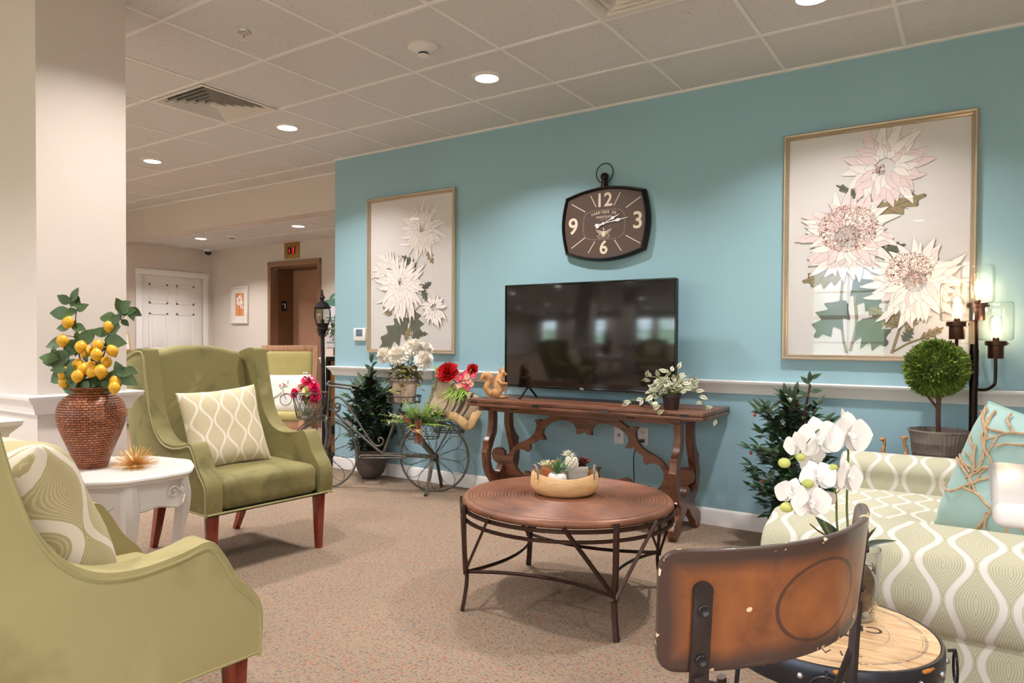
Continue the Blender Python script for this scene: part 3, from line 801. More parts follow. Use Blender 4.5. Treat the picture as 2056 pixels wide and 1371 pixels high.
# ================================================================== ROUND COFFEE TABLE
m, n, b = nodes('copper_hide'); v = mapping(n)
f = noise(n, v, 5, 4, .6, .4); h = noise(n, v, 70, 3, .6)
c = ramp(n, f, [(.3, lin((98, 60, 44))), (.5, lin((132, 84, 60))), (.7, lin((156, 104, 76)))])
c = mixc(n, mth(n, 'MULTIPLY', h, .3), c, lin((74, 44, 34)))
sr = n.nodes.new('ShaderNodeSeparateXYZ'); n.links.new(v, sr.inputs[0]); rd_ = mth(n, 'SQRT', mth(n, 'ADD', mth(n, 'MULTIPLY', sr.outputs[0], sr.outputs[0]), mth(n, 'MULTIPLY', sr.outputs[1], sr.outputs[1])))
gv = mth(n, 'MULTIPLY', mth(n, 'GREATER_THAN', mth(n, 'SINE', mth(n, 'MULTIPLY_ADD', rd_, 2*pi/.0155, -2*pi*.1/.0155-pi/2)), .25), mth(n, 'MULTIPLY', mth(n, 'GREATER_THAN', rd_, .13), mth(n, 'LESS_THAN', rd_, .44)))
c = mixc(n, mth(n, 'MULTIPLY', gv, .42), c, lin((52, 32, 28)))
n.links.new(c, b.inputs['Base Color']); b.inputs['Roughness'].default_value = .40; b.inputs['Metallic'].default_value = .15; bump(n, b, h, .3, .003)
CX, CY = 3.104, -1.630
t = thing('coffee_table', 'round copper brown coffee table with ridged top on dark bronze legs', 'table', (CX, CY, 0))
prof = [(0, .462)]
r = .10
while r < .44:
    prof.append((r, .462 + .0026*cos((r-.1)/.0155*2*pi)*min(1, (r-.1)/.06))); r += .00388
prof += [(.445, .463), (.456, .460), (.464, .452), (.466, .443), (.462, .434), (.452, .430), (0, .430)]
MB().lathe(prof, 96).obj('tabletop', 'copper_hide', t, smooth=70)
def ringbar(g, R, z, w, h, n=96):
    loft(g, [[(R2*cos(2*pi*i/n), R2*sin(2*pi*i/n), zz) for i in range(n)] for R2, zz in ((R-w, z-h), (R, z-h), (R, z+h), (R-w, z+h), (R-w, z-h))], False, False); return g
ringbar(MB(), .468, .421, .012, .007).obj('upper_ring', 'bronze_metal', t)
ringbar(MB(), .468, .382, .012, .006).obj('lower_ring', 'bronze_metal', t)
LA = [-127.1, -37.9, 51.9, 142.0]
for a in LA:
    a = RD(a); d = V((cos(a), sin(a), 0)); tg = V((-sin(a), cos(a), 0))
    pts = [(.474, .452), (.474, .40), (.470, .25), (.462, .17), (.462, .12), (.470, .06), (.482, .0)]
    MB().tube(bez([d*x+V((0, 0, z)) for x, z in pts], 4), (.009, .014), 4, flat=d).obj('leg', 'bronze_metal', t, smooth=30)
    for sg in (-1, 1):
        e = RD(25)*sg; d2 = V((cos(a+e), sin(a+e), 0))
        MB().tube(bez([d*.466+tg*sg*.012+V((0, 0, .155)), d*.468+tg*sg*.018+V((0, 0, .185)), d2*.476+V((0, 0, .44))], 5), (.007, .009), 4, flat=d).obj('brace', 'bronze_metal', t, smooth=30)
for k in range(4):
    a, c = RD(LA[k]), RD(LA[(k+1) % 4] + (360 if k == 3 else 0)); p, q = V((cos(a), sin(a), 0))*.462, V((cos(c), sin(c), 0))*.462
    md = (p+q)/2; md = md.normalized()*(md.length-.085)
    MB().tube([((1-f)**2*p+2*f*(1-f)*(md*2-(p+q)/2)+f*f*q)+V((0, 0, .165)) for f in [x/20 for x in range(21)]], (.008, .006), 4, flat=(0, 0, 1)).obj('stretcher', 'bronze_metal', t, smooth=30)

mat('soil_moss', (104, 92, 60), .9, var=.4, scale=60, bmp=.6)
# wooden bowl tray with potted succulents
bx, by = 3.085, -1.615; BZ = .464
def dl(x, y): return (bx+cos(DR)*x-sin(DR)*y, by+sin(DR)*x+cos(DR)*y)
t = thing('wooden_bowl', 'pale wooden bowl with grey twig handles in the middle of the coffee table', 'bowl', (bx, by, BZ), DR)
g = MB(); g.lathe([(0, 0), (.118, 0), (.134, .010), (.150, .030), (.154, .050), (.150, .068), (.143, .082), (.138, .083), (.140, .066), (.142, .048), (.136, .028), (.12, .018), (0, .016)], 64)
for v in g.b.verts:
    v.co.x *= 1.0; v.co.y *= .80
    if v.co.z > .06: v.co.z += .020*(v.co.x/.14)**2
g.obj('bowl_body', 'pale_bowl_wood', t, smooth=50)
g = MB(); g.lathe([(0, .018), (.118, .018), (.134, .030), (.136, .0445), (0, .0448)], 40); bmesh.ops.scale(g.b, vec=(1, .8, 1), verts=g.b.verts); g.obj('moss_filler', 'soil_moss', t)
mat('twig_grey', (120, 104, 98), .6, var=.25, scale=30)
for sg in (-1, 1):
    g = MB(); g.tube(bez([(sg*.118, -.066, .066), (sg*.124, -.060, .098), (sg*.128, -.03, .122), (sg*.136, .01, .122), (sg*.142, .03, .10), (sg*.146, .034, .082)], 5), [.006+.0015*sin(k) for k in range(26)], 8)
    g.sphere((sg*.116, -.068, .064), .0085, u=8, v=6); g.obj('handle', 'twig_grey', t)
def rosette(g, c, n, L, W, lift, bend, rings=3, jit=.1, nn=5, fold=.25):
    for r_ in range(rings):
        k = n-r_*2
        for i in range(k):
            a = 2*pi*i/k+r_*.5+random.uniform(-jit, jit); el = lift+(90-lift)*(r_/(rings))**1.1
            d = V((cos(a)*cos(RD(el)), sin(a)*cos(RD(el)), sin(RD(el))))
            g.leaf(V(c)+V((0, 0, .002*r_)), d, V((-cos(a)*sin(RD(el)), -sin(a)*sin(RD(el)), cos(RD(el)))), L*(1-.18*r_)*random.uniform(.85, 1.1), W, bend, fold, nn)
    return g
mat('terracotta', (206, 124, 76), .6, var=.1); mat('soil', (70, 56, 42), .9, var=.3, scale=60)
mat('ceramic_white', (236, 232, 226), .25, var=.01); mat('grey_box_wood', (186, 178, 172), .6, var=.1, stretch=(1, 1, 8))
mat('cream_petal', (232, 222, 186), .5, var=.08); mat('peach_petal', (222, 166, 126), .5, var=.12); mat('aloe_green', (92, 128, 74), .4, var=.25, scale=20)
mat('burgundy', (96, 44, 44), .4, var=.35, scale=20); mat('white_succulent', (226, 220, 200), .5, var=.05)
def pot_thing(name, label, cat, x, y, z=.017, s=1):
    z += .028 
    X_, Y_ = dl(x, y); return thing(name, label, cat, (X_, Y_, BZ+z), DR, None)
t = pot_thing('potted_succulent', 'terracotta pot of cream and peach succulents at the left of the wooden bowl', 'potted plant', -.062, .030)
MB().lathe([(0, 0), (.026, 0), (.036, .058), (.040, .058), (.041, .075), (.036, .075), (.034, .066), (0, .066)], 28).obj('pot', 'terracotta', t)
MB().lathe([(0, .068), (.035, .066)], 16).obj('soil', 'soil', t)
g = MB(); rosette(g, (-.018, -.008, .072), 14, .050, .007, 10, -.15, 4, .3); g.obj('cream_succulent', 'cream_petal', t)
g = MB(); rosette(g, (.022, .004, .074), 10, .036, .015, 25, -.2, 4, .2); g.obj('peach_succulent', 'peach_petal', t)
t = pot_thing('potted_aloe', 'green aloe in a ribbed white pumpkin pot at the front of the wooden bowl', 'potted plant', -.036, -.042, .018)
MB().lathe([(0, 0), (.022, .0), (.036, .012), (.041, .028), (.038, .044), (.028, .054), (.022, .054), (.02, .048), (0, .048)], 60, flute=(15, .07)).obj('pot', 'ceramic_white', t, smooth=180)
g = MB()
for i in range(15):
    a = 2*pi*i/15*2.4; el = RD(18+i*4.6); d = V((cos(a)*cos(el), sin(a)*cos(el), sin(el)))
    g.leaf((0, 0, .05), d, V((-cos(a)*sin(el), -sin(a)*sin(el), cos(el))), random.uniform(.062, .080), .020, .05, .35, 6)
g.obj('leaves', 'aloe_green', t)
t = pot_thing('planter_box', 'small grey wooden box of white and burgundy succulents at the right of the wooden bowl', 'potted plant', .056, .016, .017)
g = MB(); g.box((0, 0, .037), (.085, .07, .074), .002); g.obj('box', 'grey_box_wood', t)
g = MB(); g.box((0, 0, .066), (.094, .078, .024), .002); g.obj('box_rim', 'grey_box_wood', t)
MB().b2(-.04, .04, -.033, .033, .072, .080).obj('soil', 'soil', t)
g = MB(); rosette(g, (-.038, .012, .118), 16, .044, .006, 5, -.1, 4, .3); g.tube([(-.03, .01, .07), (-.038, .012, .12)], .003, 6); g.obj('spiky_succulent', 'white_succulent', t)
g = MB()
for i in range(34):
    a = i*2.4; z = i/34; r_ = .026*sqrt(1-(z*1.1-.35)**2) if abs(z*1.1-.35) < 1 else .01
    g.sphere((-.026+r_*cos(a), -.022+r_*sin(a)*.8, .076+z*.040), .0075, (1, 1, 1.3), 8, 6)
g.obj('bead_succulent', 'white_succulent', t)
g = MB(); rosette(g, (.026, 0, .080), 11, .052, .026, 12, -.35, 4, .25, 5, .4); g.obj('burgundy_succulent', 'burgundy', t)

# ================================================================== CONSOLE TABLE
t = thing('console_table', 'dark walnut console table with scroll cut stretcher and lyre shaped legs under the television', 'console table', (0, 0, 0))
ZC = .748
MB().b2(1.73, 3.36, -.535, -.022, ZC-.0225, ZC, .003).obj('upper_leaf', 'walnut', t)
MB().b2(1.73, 3.36, -.535, -.022, ZC-.047, ZC-.0245, .003).obj('lower_leaf', 'walnut', t)
g = MB()
for y0, y1 in ((-.46, -.44), (-.085, -.065)): g.b2(1.86, 3.14, y0, y1, .665, .7005)
g.obj('apron', 'walnut', t)
for X_ in (1.83, 3.17):
    MB().b2(X_-.04, X_+.04, -.475, -.055, .668, .7005, .006).obj('cleat', 'walnut_y', t)
lyre = [(-.44, .67), (-.438, .584), (-.453, .515), (-.49, .474), (-.502, .466), (-.501, .429), (-.52, .391), (-.506, .301), (-.48, .238), (-.427, .181), (-.435, .135), (-.50, .118), (-.526, .098), (-.541, .066), (-.535, .03), (-.51, .002), (-.475, .002), (-.452, .024), (-.441, .054), (-.391, .092), (-.331, .140), (-.310, .162), (-.285, .14), (-.23, .092), (-.175, .054), (-.160, .024), (-.14, .002), (-.105, .002), (-.078, .026), (-.068, .06), (-.075, .095), (-.117, .118), (-.175, .135), (-.186, .184), (-.13, .223), (-.103, .293), (-.095, .356), (-.116, .415), (-.108, .452), (-.147, .488), (-.180, .537), (-.189, .617), (-.18, .67), (-.237, .67), (-.243, .562), (-.214, .476), (-.174, .377), (-.165, .301), (-.200, .252), (-.242, .237), (-.262, .243), (-.271, .268), (-.300, .285), (-.326, .282), (-.332, .262), (-.355, .240), (-.395, .237), (-.438, .272), (-.46, .329), (-.462, .388), (-.426, .453), (-.39, .519), (-.384, .608), (-.389, .67)]
for X_ in (1.865, 3.18):
    MB().prism(lyre, .045, TR(X_, 0, 0) @ RZ(90), bev=.003, seg=1).obj('lyre_leg', 'walnut_z', t, smooth=30)
outer = [(2.495, .668), (2.25, .668), (2.25, .644), (2.182, .602), (2.150, .612), (2.12, .608), (2.137, .578), (2.134, .554), (2.119, .517), (2.091, .486), (2.058, .466), (2.021, .449), (1.978, .429), (1.944, .397), (1.92, .367), (1.879, .336), (1.872, .37), (1.842, .39), (1.812, .393), (1.777, .374), (1.765, .344), (1.775, .307), (1.803, .285), (1.838, .275), (1.843, .244), (1.853, .217), (1.883, .190), (1.91, .175), (1.95, .158), (2.02, .16), (2.10, .178), (2.2, .20), (2.35, .225), (2.495, .245)]
inner = [(2.495, .318), (2.442, .312), (2.41, .33), (2.377, .332), (2.398, .298), (2.391, .262), (2.33, .262), (2.27, .262), (2.235, .275), (2.205, .287), (2.174, .277), (2.147, .255), (2.10, .222), (2.064, .248), (2.041, .249), (2.043, .226), (2.027, .216), (1.989, .24), (1.96, .277), (1.947, .316), (1.954, .354), (1.973, .384), (2.007, .397), (2.035, .394), (2.063, .382), (2.084, .402), (2.084, .434), (2.128, .458), (2.153, .484), (2.174, .472), (2.206, .477), (2.19, .499), (2.181, .517), (2.187, .55), (2.21, .571), (2.25, .597), (2.317, .618), (2.383, .618), (2.422, .598), (2.443, .565), (2.439, .534), (2.469, .538), (2.495, .556)]
g = MB(); hp = outer+inner
g.prism(hp, .030, TR(0, -.268, 0)); g.prism([(4.99-x, z) for x, z in hp][::-1], .030, TR(0, -.268, 0))
bmesh.ops.remove_doubles(g.b, verts=g.b.verts, dist=.0005)
bmesh.ops.triangulate(g.b, faces=[f for f in g.b.faces if len(f.verts) > 4])
g.obj('scroll_stretcher', 'walnut', t, smooth=25)
for X_ in (1.791, 2.276, 2.766, 3.257):
    g = MB(); g.b2(X_-.022, X_+.022, -.539, -.533, .7315-.008, .7315+.004, .001); g.tube([(X_-.022, -.540, .7255), (X_+.022, -.540, .7255)], .003, 6); g.obj('hinge', 'black_metal', t)
for X_ in (2.073, 2.902): MB().b2(X_-.022, X_+.022, -.478, -.46, .688, .7005, .001).obj('slide_block', 'black_metal', t)
MB().tube([(3.20, -.22, .27), (3.232, -.22, .27)], .011, 12).obj('wedge_peg', 'walnut', t)

# ================================================================== TELEVISION
mat('screen_black', (10, 11, 12), .10, var=0, spec=.9)
mat('silver_text', (190, 192, 196), .4)
t = thing('television', 'large black flat screen television standing on the walnut console table', 'television', (2.478, -.252, 0))
w2 = .620
MB().b2(-w2, w2, 0, .045, .822, 1.532, .006).obj('housing', 'black_metal', t)
MB().b2(-w2+.008, w2-.008, -.003, .003, .838, 1.524, .001).obj('screen', 'screen_black', t)
g = MB(); 
for a, b_, c, d in ((-w2, w2, .822, .838), (-w2, w2, 1.523, 1.533), (-w2, -w2+.008, .838, 1.523), (w2-.008, w2, .838, 1.523)): g.b2(a, b_, -.007, .002, c, d, .001)
g.obj('bezel', 'black_gloss', t)
letters('TCL', .017, 'silver_text', t, (-.012, -.0078, .830), FR, 'maker_lettering', bold=.0004)
for sx_ in (-.44, .44):
    g = MB(); s5 = 1 if sx_ > 0 else -1
    g.bar((sx_, .02, .83), (sx_+s5*.0, -.085, ZC+.004), .012, .008); g.bar((sx_, .02, .83), (sx_+s5*.0, .13, ZC+.004), .012, .008)
    g.bar((sx_-.0, -.085, ZC+.004), (sx_, -.10, ZC+.004), .016, .008); g.obj('stand_foot', 'black_metal', t)

# ================================================================== LOVESEAT
t = thing('loveseat', 'cream and sage patterned loveseat with rounded arms at the right edge of the photo', 'sofa', (4.06, 0, 0))
def arm(y_out, y_in, top, name='arm'):
    """rolled arm running along +x; y_in/y_out: inner and outer foot lines"""
    sg = 1 if y_in > y_out else -1        # inner towards +y for the near arm
    w = abs(y_in-y_out)
    prof = [(w, .12), (w, .40), (w-.005, .50), (w+.00, .54), (w-.012, .575), (w-.05, .603), (w-.10, top), (w-.16, .600), (.012, .575), (-.024, .53), (-.040, .47), (-.036, .41), (-.016, .362), (.014, .342), (.020, .336), (.016, .32), (.010, .28), (.010, .12)]
    sm = bez([V((a, b_, 0)) for a, b_ in prof], 4)
    g = MB(); L = .95; rr = .035
    rows = []
    cx_ = w/2; cz_ = .36
    for x, s_ in ((0, .93), (.004, .96), (.014, .985), (.035, 1.0), (L/2, 1), (L, 1)):
        rows.append([V((x, y_out+sg*(cx_+(p.x-cx_)*s_), cz_+(p.y-cz_)*s_)) for p in sm])
    loft(g, rows); return g.obj(name, 'sofa_fabric', t, smooth=60)
arm(-2.12, -1.86, .612)
arm(-.40, -.62, .612)
g = MB(); rbox(g, (.44, -1.24, .385), (.86, 1.24, .15), .045, 10, (.018, 0)); g.obj('seat_cushion', 'sofa_fabric', t, smooth=80)
g = MB(); g.b2(.02, .95, -1.87, -.61, .12, .312, .01); g.obj('seat_base', 'sofa_fabric', t)
g = MB(); g.tube([(.012, -1.84, .448), (.012, -.64, .448)], .006, 6); g.tube([(.012, -1.84, .325), (.012, -.64, .325)], .006, 6); g.obj('welt', 'sofa_welt', t)
g = MB(); rbox(g, (1.02, -1.24, .50), (.24, 1.62, .76), .07, 10); g.obj('backrest', 'sofa_fabric', t, smooth=80)
for x in (.07, 1.05):
    for y in (-2.06, -.46): MB().box((x, y, .06), (.055, .055, .122), .004, taper=.7).obj('leg', 'cherry_leg', t)
mat('coral_aqua', (168, 200, 196), .8, var=.05, scale=4, bmp=.15, bscale=200, sheen=.3); mat('rope_beige', (196, 164, 130), .8, var=.2, scale=60, bmp=.5, bscale=200)
mat('aqua_piping', (148, 190, 176), .7)
t = thing('coral_pillow', 'pale aqua pillow with beige rope coral pattern on the patterned loveseat', 'pillow')
PW = .50; M_ = TR(4.76, -1.60, .452+.225) @ RZ(-36) @ RX(-16) @ RY(12); t.matrix_world = M_
pillow(MB(), PW, PW*.92, .26, seed=9, pinch=.05).obj('cover', 'coral_aqua', t, smooth=180)
g = MB(); edge = []
for k in range(80):
    a = k/80*4; s6 = int(a); f = a-s6; u = sin((f-.5)*pi); q = PW/2*(1-.05*0); 
    x, z = ((u, -1), (1, u), (-u, 1), (-1, -u))[s6]
    edge.append((x*PW/2*(1-.05*(1-z*z)), 0, z*PW*.46*(1-.05*(1-x*x))))
g.tube(edge, .006, 6, closed=True); g.obj('piping', 'aqua_piping', t)
def pil_y(x, z, w=PW, h=PW*.92, th=.26):
    u, v = max(-.98, min(.98, x/(w/2))), max(-.98, min(.98, z/(h/2)))
    return -(th/2*((1-u**4)*(1-v**4))**.55*(1-.12*(1-abs(u))*(1-abs(v)))+.004)
g = MB(); rr = random.Random(4)
def coral(x, z, a, n, w):
    pts = []
    for k in range(n):
        pts.append((x, pil_y(x, z), z)); a += rr.uniform(-.38, .38); x += cos(a)*.022; z += sin(a)*.022
        if abs(x) > PW*.47 or abs(z) > PW*.43: break
        if k > 2 and rr.random() < .30 and n > 5: coral(x, z, a+rr.choice((-1, 1))*rr.uniform(.6, 1.1), int(n*.6), w*.85)
    if len(pts) > 1: g.tube(bez(pts, 3), w, 6)
for x0, z0, a0 in ((.20, -.20, 1.9), (.1, -.21, 2.4), (-.05, -.2, 1.6), (.22, -.1, 2.9), (.2, .05, 2.8), (.12, .12, 2.2), (-.1, .0, 1.9)): coral(x0, z0, a0, 14, .0048)
g.obj('rope_coral', 'rope_beige', t)

# ================================================================== WALL CLOCK
mat('clock_face', (88, 70, 64), .35, var=.06, scale=6); mat('clock_cream', (228, 208, 188), .45, var=.02); mat('clock_case', (40, 30, 30), .3, .6, var=.2); mat('hand_white', (236, 236, 240), .35)
t = thing('wall_clock', 'large dark bronze wall clock with ring top and curved square case, reading two thirteen', 'clock', (2.510, 0, 1.943))
fo = [(-.285, .192), (-.15, .226), (0, .242), (.15, .226), (.285, .192), (.306, .10), (.316, 0), (.306, -.10), (.285, -.192), (.15, -.232), (0, -.248), (-.15, -.232), (-.285, -.192), (-.306, -.10), (-.316, 0), (-.306, .10)]
def seg4(o, k=1.0, n=6):
    out = []
    for a, b_ in ((0, 4), (4, 8), (8, 12), (12, 16)):
        P = [V((o[i % 16][0]*k, o[i % 16][1]*k, 0)) for i in range(a, b_+1)]; out += [(p.x, p.y) for p in bez(P, n)][:-1]
    return out
O1 = seg4(fo)
g = MB(); rows = []
for k, y in ((.985, 0), (1.03, -.004), (1.035, -.03), (1.0, -.052), (.985, -.058), (.965, -.058), (.95, -.052), (.94, -.040)): rows.append([V((x*k, y, z*k)) for x, z in O1])
loft(g, rows, True, False); g.obj('case', 'clock_case', t, smooth=45)
MB().prism([(x*.955, z*.955) for x, z in O1], .006, TR(0, -.036, 0)).obj('dial', 'clock_face', t)
FY = -.0395
g = MB()
for a, b_, c, d in ((-.245, .15, -.14, .088), (-.10, .195, -.058, .115), (.12, .195, .075, .112), (.265, .15, .16, .088), (-.245, -.155, -.14, -.088), (-.115, -.195, -.065, -.12), (.13, -.195, .08, -.12), (.265, -.155, .16, -.095)):
    g.bar((a, FY, b_), (c, FY, d), .0016, .0055, upv=(0, 0, 1)) if 0 else g.tube([(a, FY, b_), (c, FY, d)], (.0028, .0006), 4, flat=(b_-d, 0, -(a-c)))
g.obj('hour_lines', 'clock_cream', t, smooth=0)
g = MB()
for k in range(60):
    a = 2*pi*k/60; e = 4.0; r = 1/((abs(cos(a)/.158)**e+abs(sin(a)/.102)**e)**(1/e)); p = V((r*cos(a), FY, r*sin(a)-.010)); q = V((r*.94*cos(a), FY, r*.94*sin(a)-.010))
    g.tube([p, q], (.0011, .0005), 4, flat=(-sin(a), 0, cos(a)))
g.obj('minute_track', 'clock_cream', t, smooth=0)
for s5, x, z, sz in (('12', .0, .152, .128), ('3', .245, -.006, .155), ('9', -.232, -.010, .155), ('6', .0, -.168, .125)):
    letters(s5, sz, 'clock_cream', t, (x, FY, z), FR, 'numeral', bold=.0022)
def arc_text(txt, sz, R, z0, span):
    n = len(txt)
    for i, ch in enumerate(txt):
        if ch == ' ': continue
        a = (i-(n-1)/2)/(n-1)*span; yield ch, (R*sin(a), z0+R*(cos(a)-1)), a
bpy_parts = []
g0 = None
for ch, (x, z), a in arc_text('FABRIQUE DE', .02, .30, .074, .58):
    o = letters(ch, .0235, 'clock_cream', t, (x, FY, z), (RD(90), a, 0), 'letter', bold=.0004); bpy_parts.append(o)
letters('CHOCOLAT', .0205, 'clock_cream', t, (.0, FY, .041), FR, 'lettering', bold=.0003)
g = MB(); g.tube(bez([(-.03+.005*k, FY, .0235+.0022*sin(k*2.1)) for k in range(13)], 3), .0008, 4); g.obj('script_line', 'clock_cream', t)
g = MB()
for s_5 in (-1, 1):
    for k in range(5): g.tube(bez([(s_5*.006, FY, -.058-.007*k), (s_5*(.03), FY, -.052-.006*k), (s_5*(.058-.007*k), FY, -.044-.009*k)], 4), .0022-.0002*k, 5)
    g.tube(bez([(s_5*.010, FY, -.09), (s_5*.03, FY, -.098), (s_5*.045, FY, -.086), (s_5*.03, FY, -.08)], 4), .0016, 5)
g.tube([(0, FY, -.04), (0, FY, -.102)], .0022, 5); g.sphere((0, FY, -.038), .005, (1, .3, 1), 8, 6); g.prism([(-.014, -.056), (.014, -.056), (.012, -.084), (0, -.094), (-.012, -.084)], .002, TR(0, FY, 0))
g.obj('crest', 'clock_cream', t)
def hand(a0, L, tail, name):
    M_ = TR(0, FY-.006, -.004) @ MX.Rotation(-a0, 4, 'Y')
    o = [(-.0022, 0), (-.0024, .4*L), (-.005, .44*L), (-.003, .47*L), (-.012, .60*L), (-.003, .72*L), (-.0012, L), (.0012, L), (.003, .72*L), (.012, .60*L), (.003, .47*L), (.005, .44*L), (.0024, .4*L), (.0022, 0), (.003, -tail*.6), (.009, -tail*.8), (.009, -tail), (0, -tail*1.12), (-.009, -tail), (-.009, -tail*.8), (-.003, -tail*.6)]
    # local Z is the hand's length; rotate so it points along angle a0 above +X
    MB().prism(o, .0015, TR(0, FY-.006, -.004) @ MX.Rotation(pi/2-a0, 4, 'Y')).obj(name, 'hand_white', t)
hand(RD(25), .125, .055, 'hour_hand'); hand(RD(8.5), .178, .058, 'minute_hand')
g = MB(); g.lathe([(0, 0), (.009, 0), (.009, .010), (0, .011)], 16, M=TR(0, FY, -.004) @ RX(90)); g.obj('hub', 'hand_white', t)
g = MB(); g.lathe([(.027, .235), (.024, .26), (.021, .288), (.016, .292), (0, .292)], 24, c=(0, -.03, 0)); g.obj('neck', 'clock_case', t)
g = MB(); g.sphere((0, -.03, .314), .0275, u=20, v=14); g.obj('ball', 'clock_case', t, smooth=180)
g = MB(); g.tube([(.062*cos(a), -.03+.004*sin(a), .338+.066*sin(a)) for a in [2*pi*k/48 for k in range(48)]], .0035, 8, closed=True); g.obj('ring', 'clock_case', t)

# ================================================================== FRAMED FLOWER PRINTS
mat('frame_champagne', (190, 172, 150), .3, .55, var=.08, stretch=(1, 1, 20), scale=6)
mat('print_paper', (222, 216, 216), .6, var=.01); mat('petal_print', (240, 232, 228), .6, var=.03, scale=20); mat('petal_pink', (234, 212, 212), .6, var=.04, scale=20); mat('petal_line', (158, 138, 132), .6)
mat('print_leaf_dark', (92, 98, 84), .6, var=.12, scale=20); mat('print_leaf_tan', (150, 132, 96), .6, var=.12, scale=20); mat('print_ink', (70, 62, 50), .6); mat('floret_pink', (204, 160, 148), .6, var=.1); mat('floret_red', (150, 92, 96), .6)
class Print:
    def __init__(s, t): s.t = t; s.y = -.0125; s.k = 0
    def lay(s): s.k += 1; return -.0095 - s.k*.00003
    def poly(s, g, pts, y):
        g.b.faces.new([g.b.verts.new((x, y, z)) for x, z in pts])
    def petal(s, gf, gl, x, z, a, L, W, curl=.2, hook=0):
        n = 9; pts = []; L1 = []; R1 = []
        for i in range(n+1):
            t_ = i/n; aa = a+curl*t_*t_; cx_ = x+L*t_*cos(a+curl*t_*.5); cz_ = z+L*t_*sin(a+curl*t_*.5); w = W/2*(sin(pi*t_**.75)**.8 if 0 < t_ < 1 else .08)
            L1.append((cx_-sin(aa)*w, cz_+cos(aa)*w)); R1.append((cx_+sin(aa)*w, cz_-cos(aa)*w))
        out = L1+R1[::-1]
        mx_, mz_ = sum(p[0] for p in out)/len(out), sum(p[1] for p in out)/len(out)
        y = s.lay(); e = .0016
        big = []
        N = len(out)
        for i, (px_, pz_) in enumerate(out):
            d = V((px_-mx_, pz_-mz_)); ax = V((cos(a), sin(a))); perp = d-ax*d.dot(ax)
            dd = (perp.normalized() if perp.length > 1e-6 else V((0, 0))) + ax*(.6 if d.dot(ax) > 0 else -.6); big.append((px_+dd.x*e, pz_+dd.y*e))
        s.poly(gl, big, y); s.poly(gf, out, y-.000015)
    def mum(s, cx_, cz_, R, rings, W, name, aspect=1, fill='petal_print', a0=0, arc=2*pi, core=None, droop=0, tip=None, curl=.5):
        gf, gl, gp = MB(), MB(), MB(); rr = random.Random(int((cx_+2)*1000+cz_*77))
        for k, (rad, cnt) in enumerate(rings):
            for i in range(cnt):
                a = a0+arc*(i+.5*(k % 2)+rr.uniform(-.35, .35))/cnt
                L = R*rad*rr.uniform(.68, 1.14)*(aspect if abs(cos(a)) > .7 else 1); r0 = R*rad*.32
                f = gp if (tip and rr.random() < tip) else gf
                s.petal(f, gl, cx_+r0*cos(a), cz_+r0*sin(a)-droop*rad*R*.15, a-droop*cos(a)*.5, L-r0, W*(.6+.5*rad), rr.choice((-1, 1))*rr.uniform(.15, curl*1.6))
        p = gf.obj(name, fill, s.t, smooth=0); gl.obj('petal_outline', 'petal_line', p, smooth=0)
        if tip: gp.obj('pink_petal', 'petal_pink', p, smooth=0)
        if core:
            gc = MB(); y = s.lay()-.0002
            for i in range(core[1]):
                a = rr.uniform(0, 2*pi); q = core[0]*sqrt(rr.random()); b2_ = rr.uniform(.003, .007); x, z = cx_+core[2]+q*cos(a), cz_+core[3]+q*.85*sin(a); th = rr.uniform(0, 3)
                s.poly(gc, [(x+b2_*cos(th+k*2.1)*(.5 if k else 1.6), z+b2_*sin(th+k*2.1)*(.5 if k else 1.6)) for k in range(3)], y)
            gc.obj('florets', core[4], p, smooth=0)
        return p
    def leaf(s, x, z, x2, z2, W, mt, name='printed_leaf', lobes=4):
        d = V((x2-x, z2-z)); L = d.length; a = atan2(d.y, d.x); g = MB(); gl = MB(); up_, dn = [], []
        n = lobes*6
        for i in range(n+1):
            t_ = i/n; k = abs(((lobes*t_*.96+.1) % 1)*2-1); w = W/2*sin(pi*min(1, t_**.75))**.7*(.50+.62*k**1.3); f = -.05*(1-k)+.05*k
            if i in (0, n): w = 0; f = 0
            up_.append((t_+f*.8, w)); dn.append((t_+f*.8+.02*(0 < i < n), -w*.94))
        pts = up_+dn[::-1][1:]
        P = [(x+L*u*cos(a)-w*sin(a), z+L*u*sin(a)+w*cos(a)) for u, w in pts]
        y = s.lay(); y2 = s.lay(); y3 = s.lay()
        c_ = (sum(p[0] for p in P)/len(P), sum(p[1] for p in P)/len(P))
        s.poly(gl, [(c_[0]+(p[0]-c_[0])*1.05, c_[1]+(p[1]-c_[1])*1.05) for p in P], y); s.poly(g, P, y2)
        for i in range(0, lobes):
            t0 = .1+.8*i/lobes
            for sg in (-1, 1): gl.tube([(x+L*t0*cos(a), y3, z+L*t0*sin(a)), (x+L*(t0+.16)*cos(a)-sg*W*.34*sin(a), y3, z+L*(t0+.16)*sin(a)+sg*W*.34*cos(a))], (.0010, .0001), 4, flat=(0, 0, 1)) if abs(sin(a)) < .7 else None
        gl.tube([(x, y3, z), (x+L*.95*cos(a), y3, z+L*.95*sin(a))], (.0014, .0001), 4, flat=(-sin(a), 0, cos(a)))
        p = g.obj(name, mt, s.t, smooth=0); gl.obj('leaf_vein', 'print_ink', p, smooth=0)
    def stem(s, pts, w=.008, mt='print_leaf_tan'):
        y = s.lay(); g = MB(); sm = bez([V((x, y, z)) for x, z in pts], 5); g.tube(sm, (w/2, .0001), 4, flat=(1, 0, .01)); g.obj('printed_stem', mt, s.t, smooth=0)
        y = s.lay(); g = MB()
        for sg in (-1, 1): g.tube([p+V((sg*w*.5, -.00003, 0)) for p in sm], (.0009, .0001), 4, flat=(1, 0, .01))
        g.obj('stem_outline', 'print_ink', s.t, smooth=0)
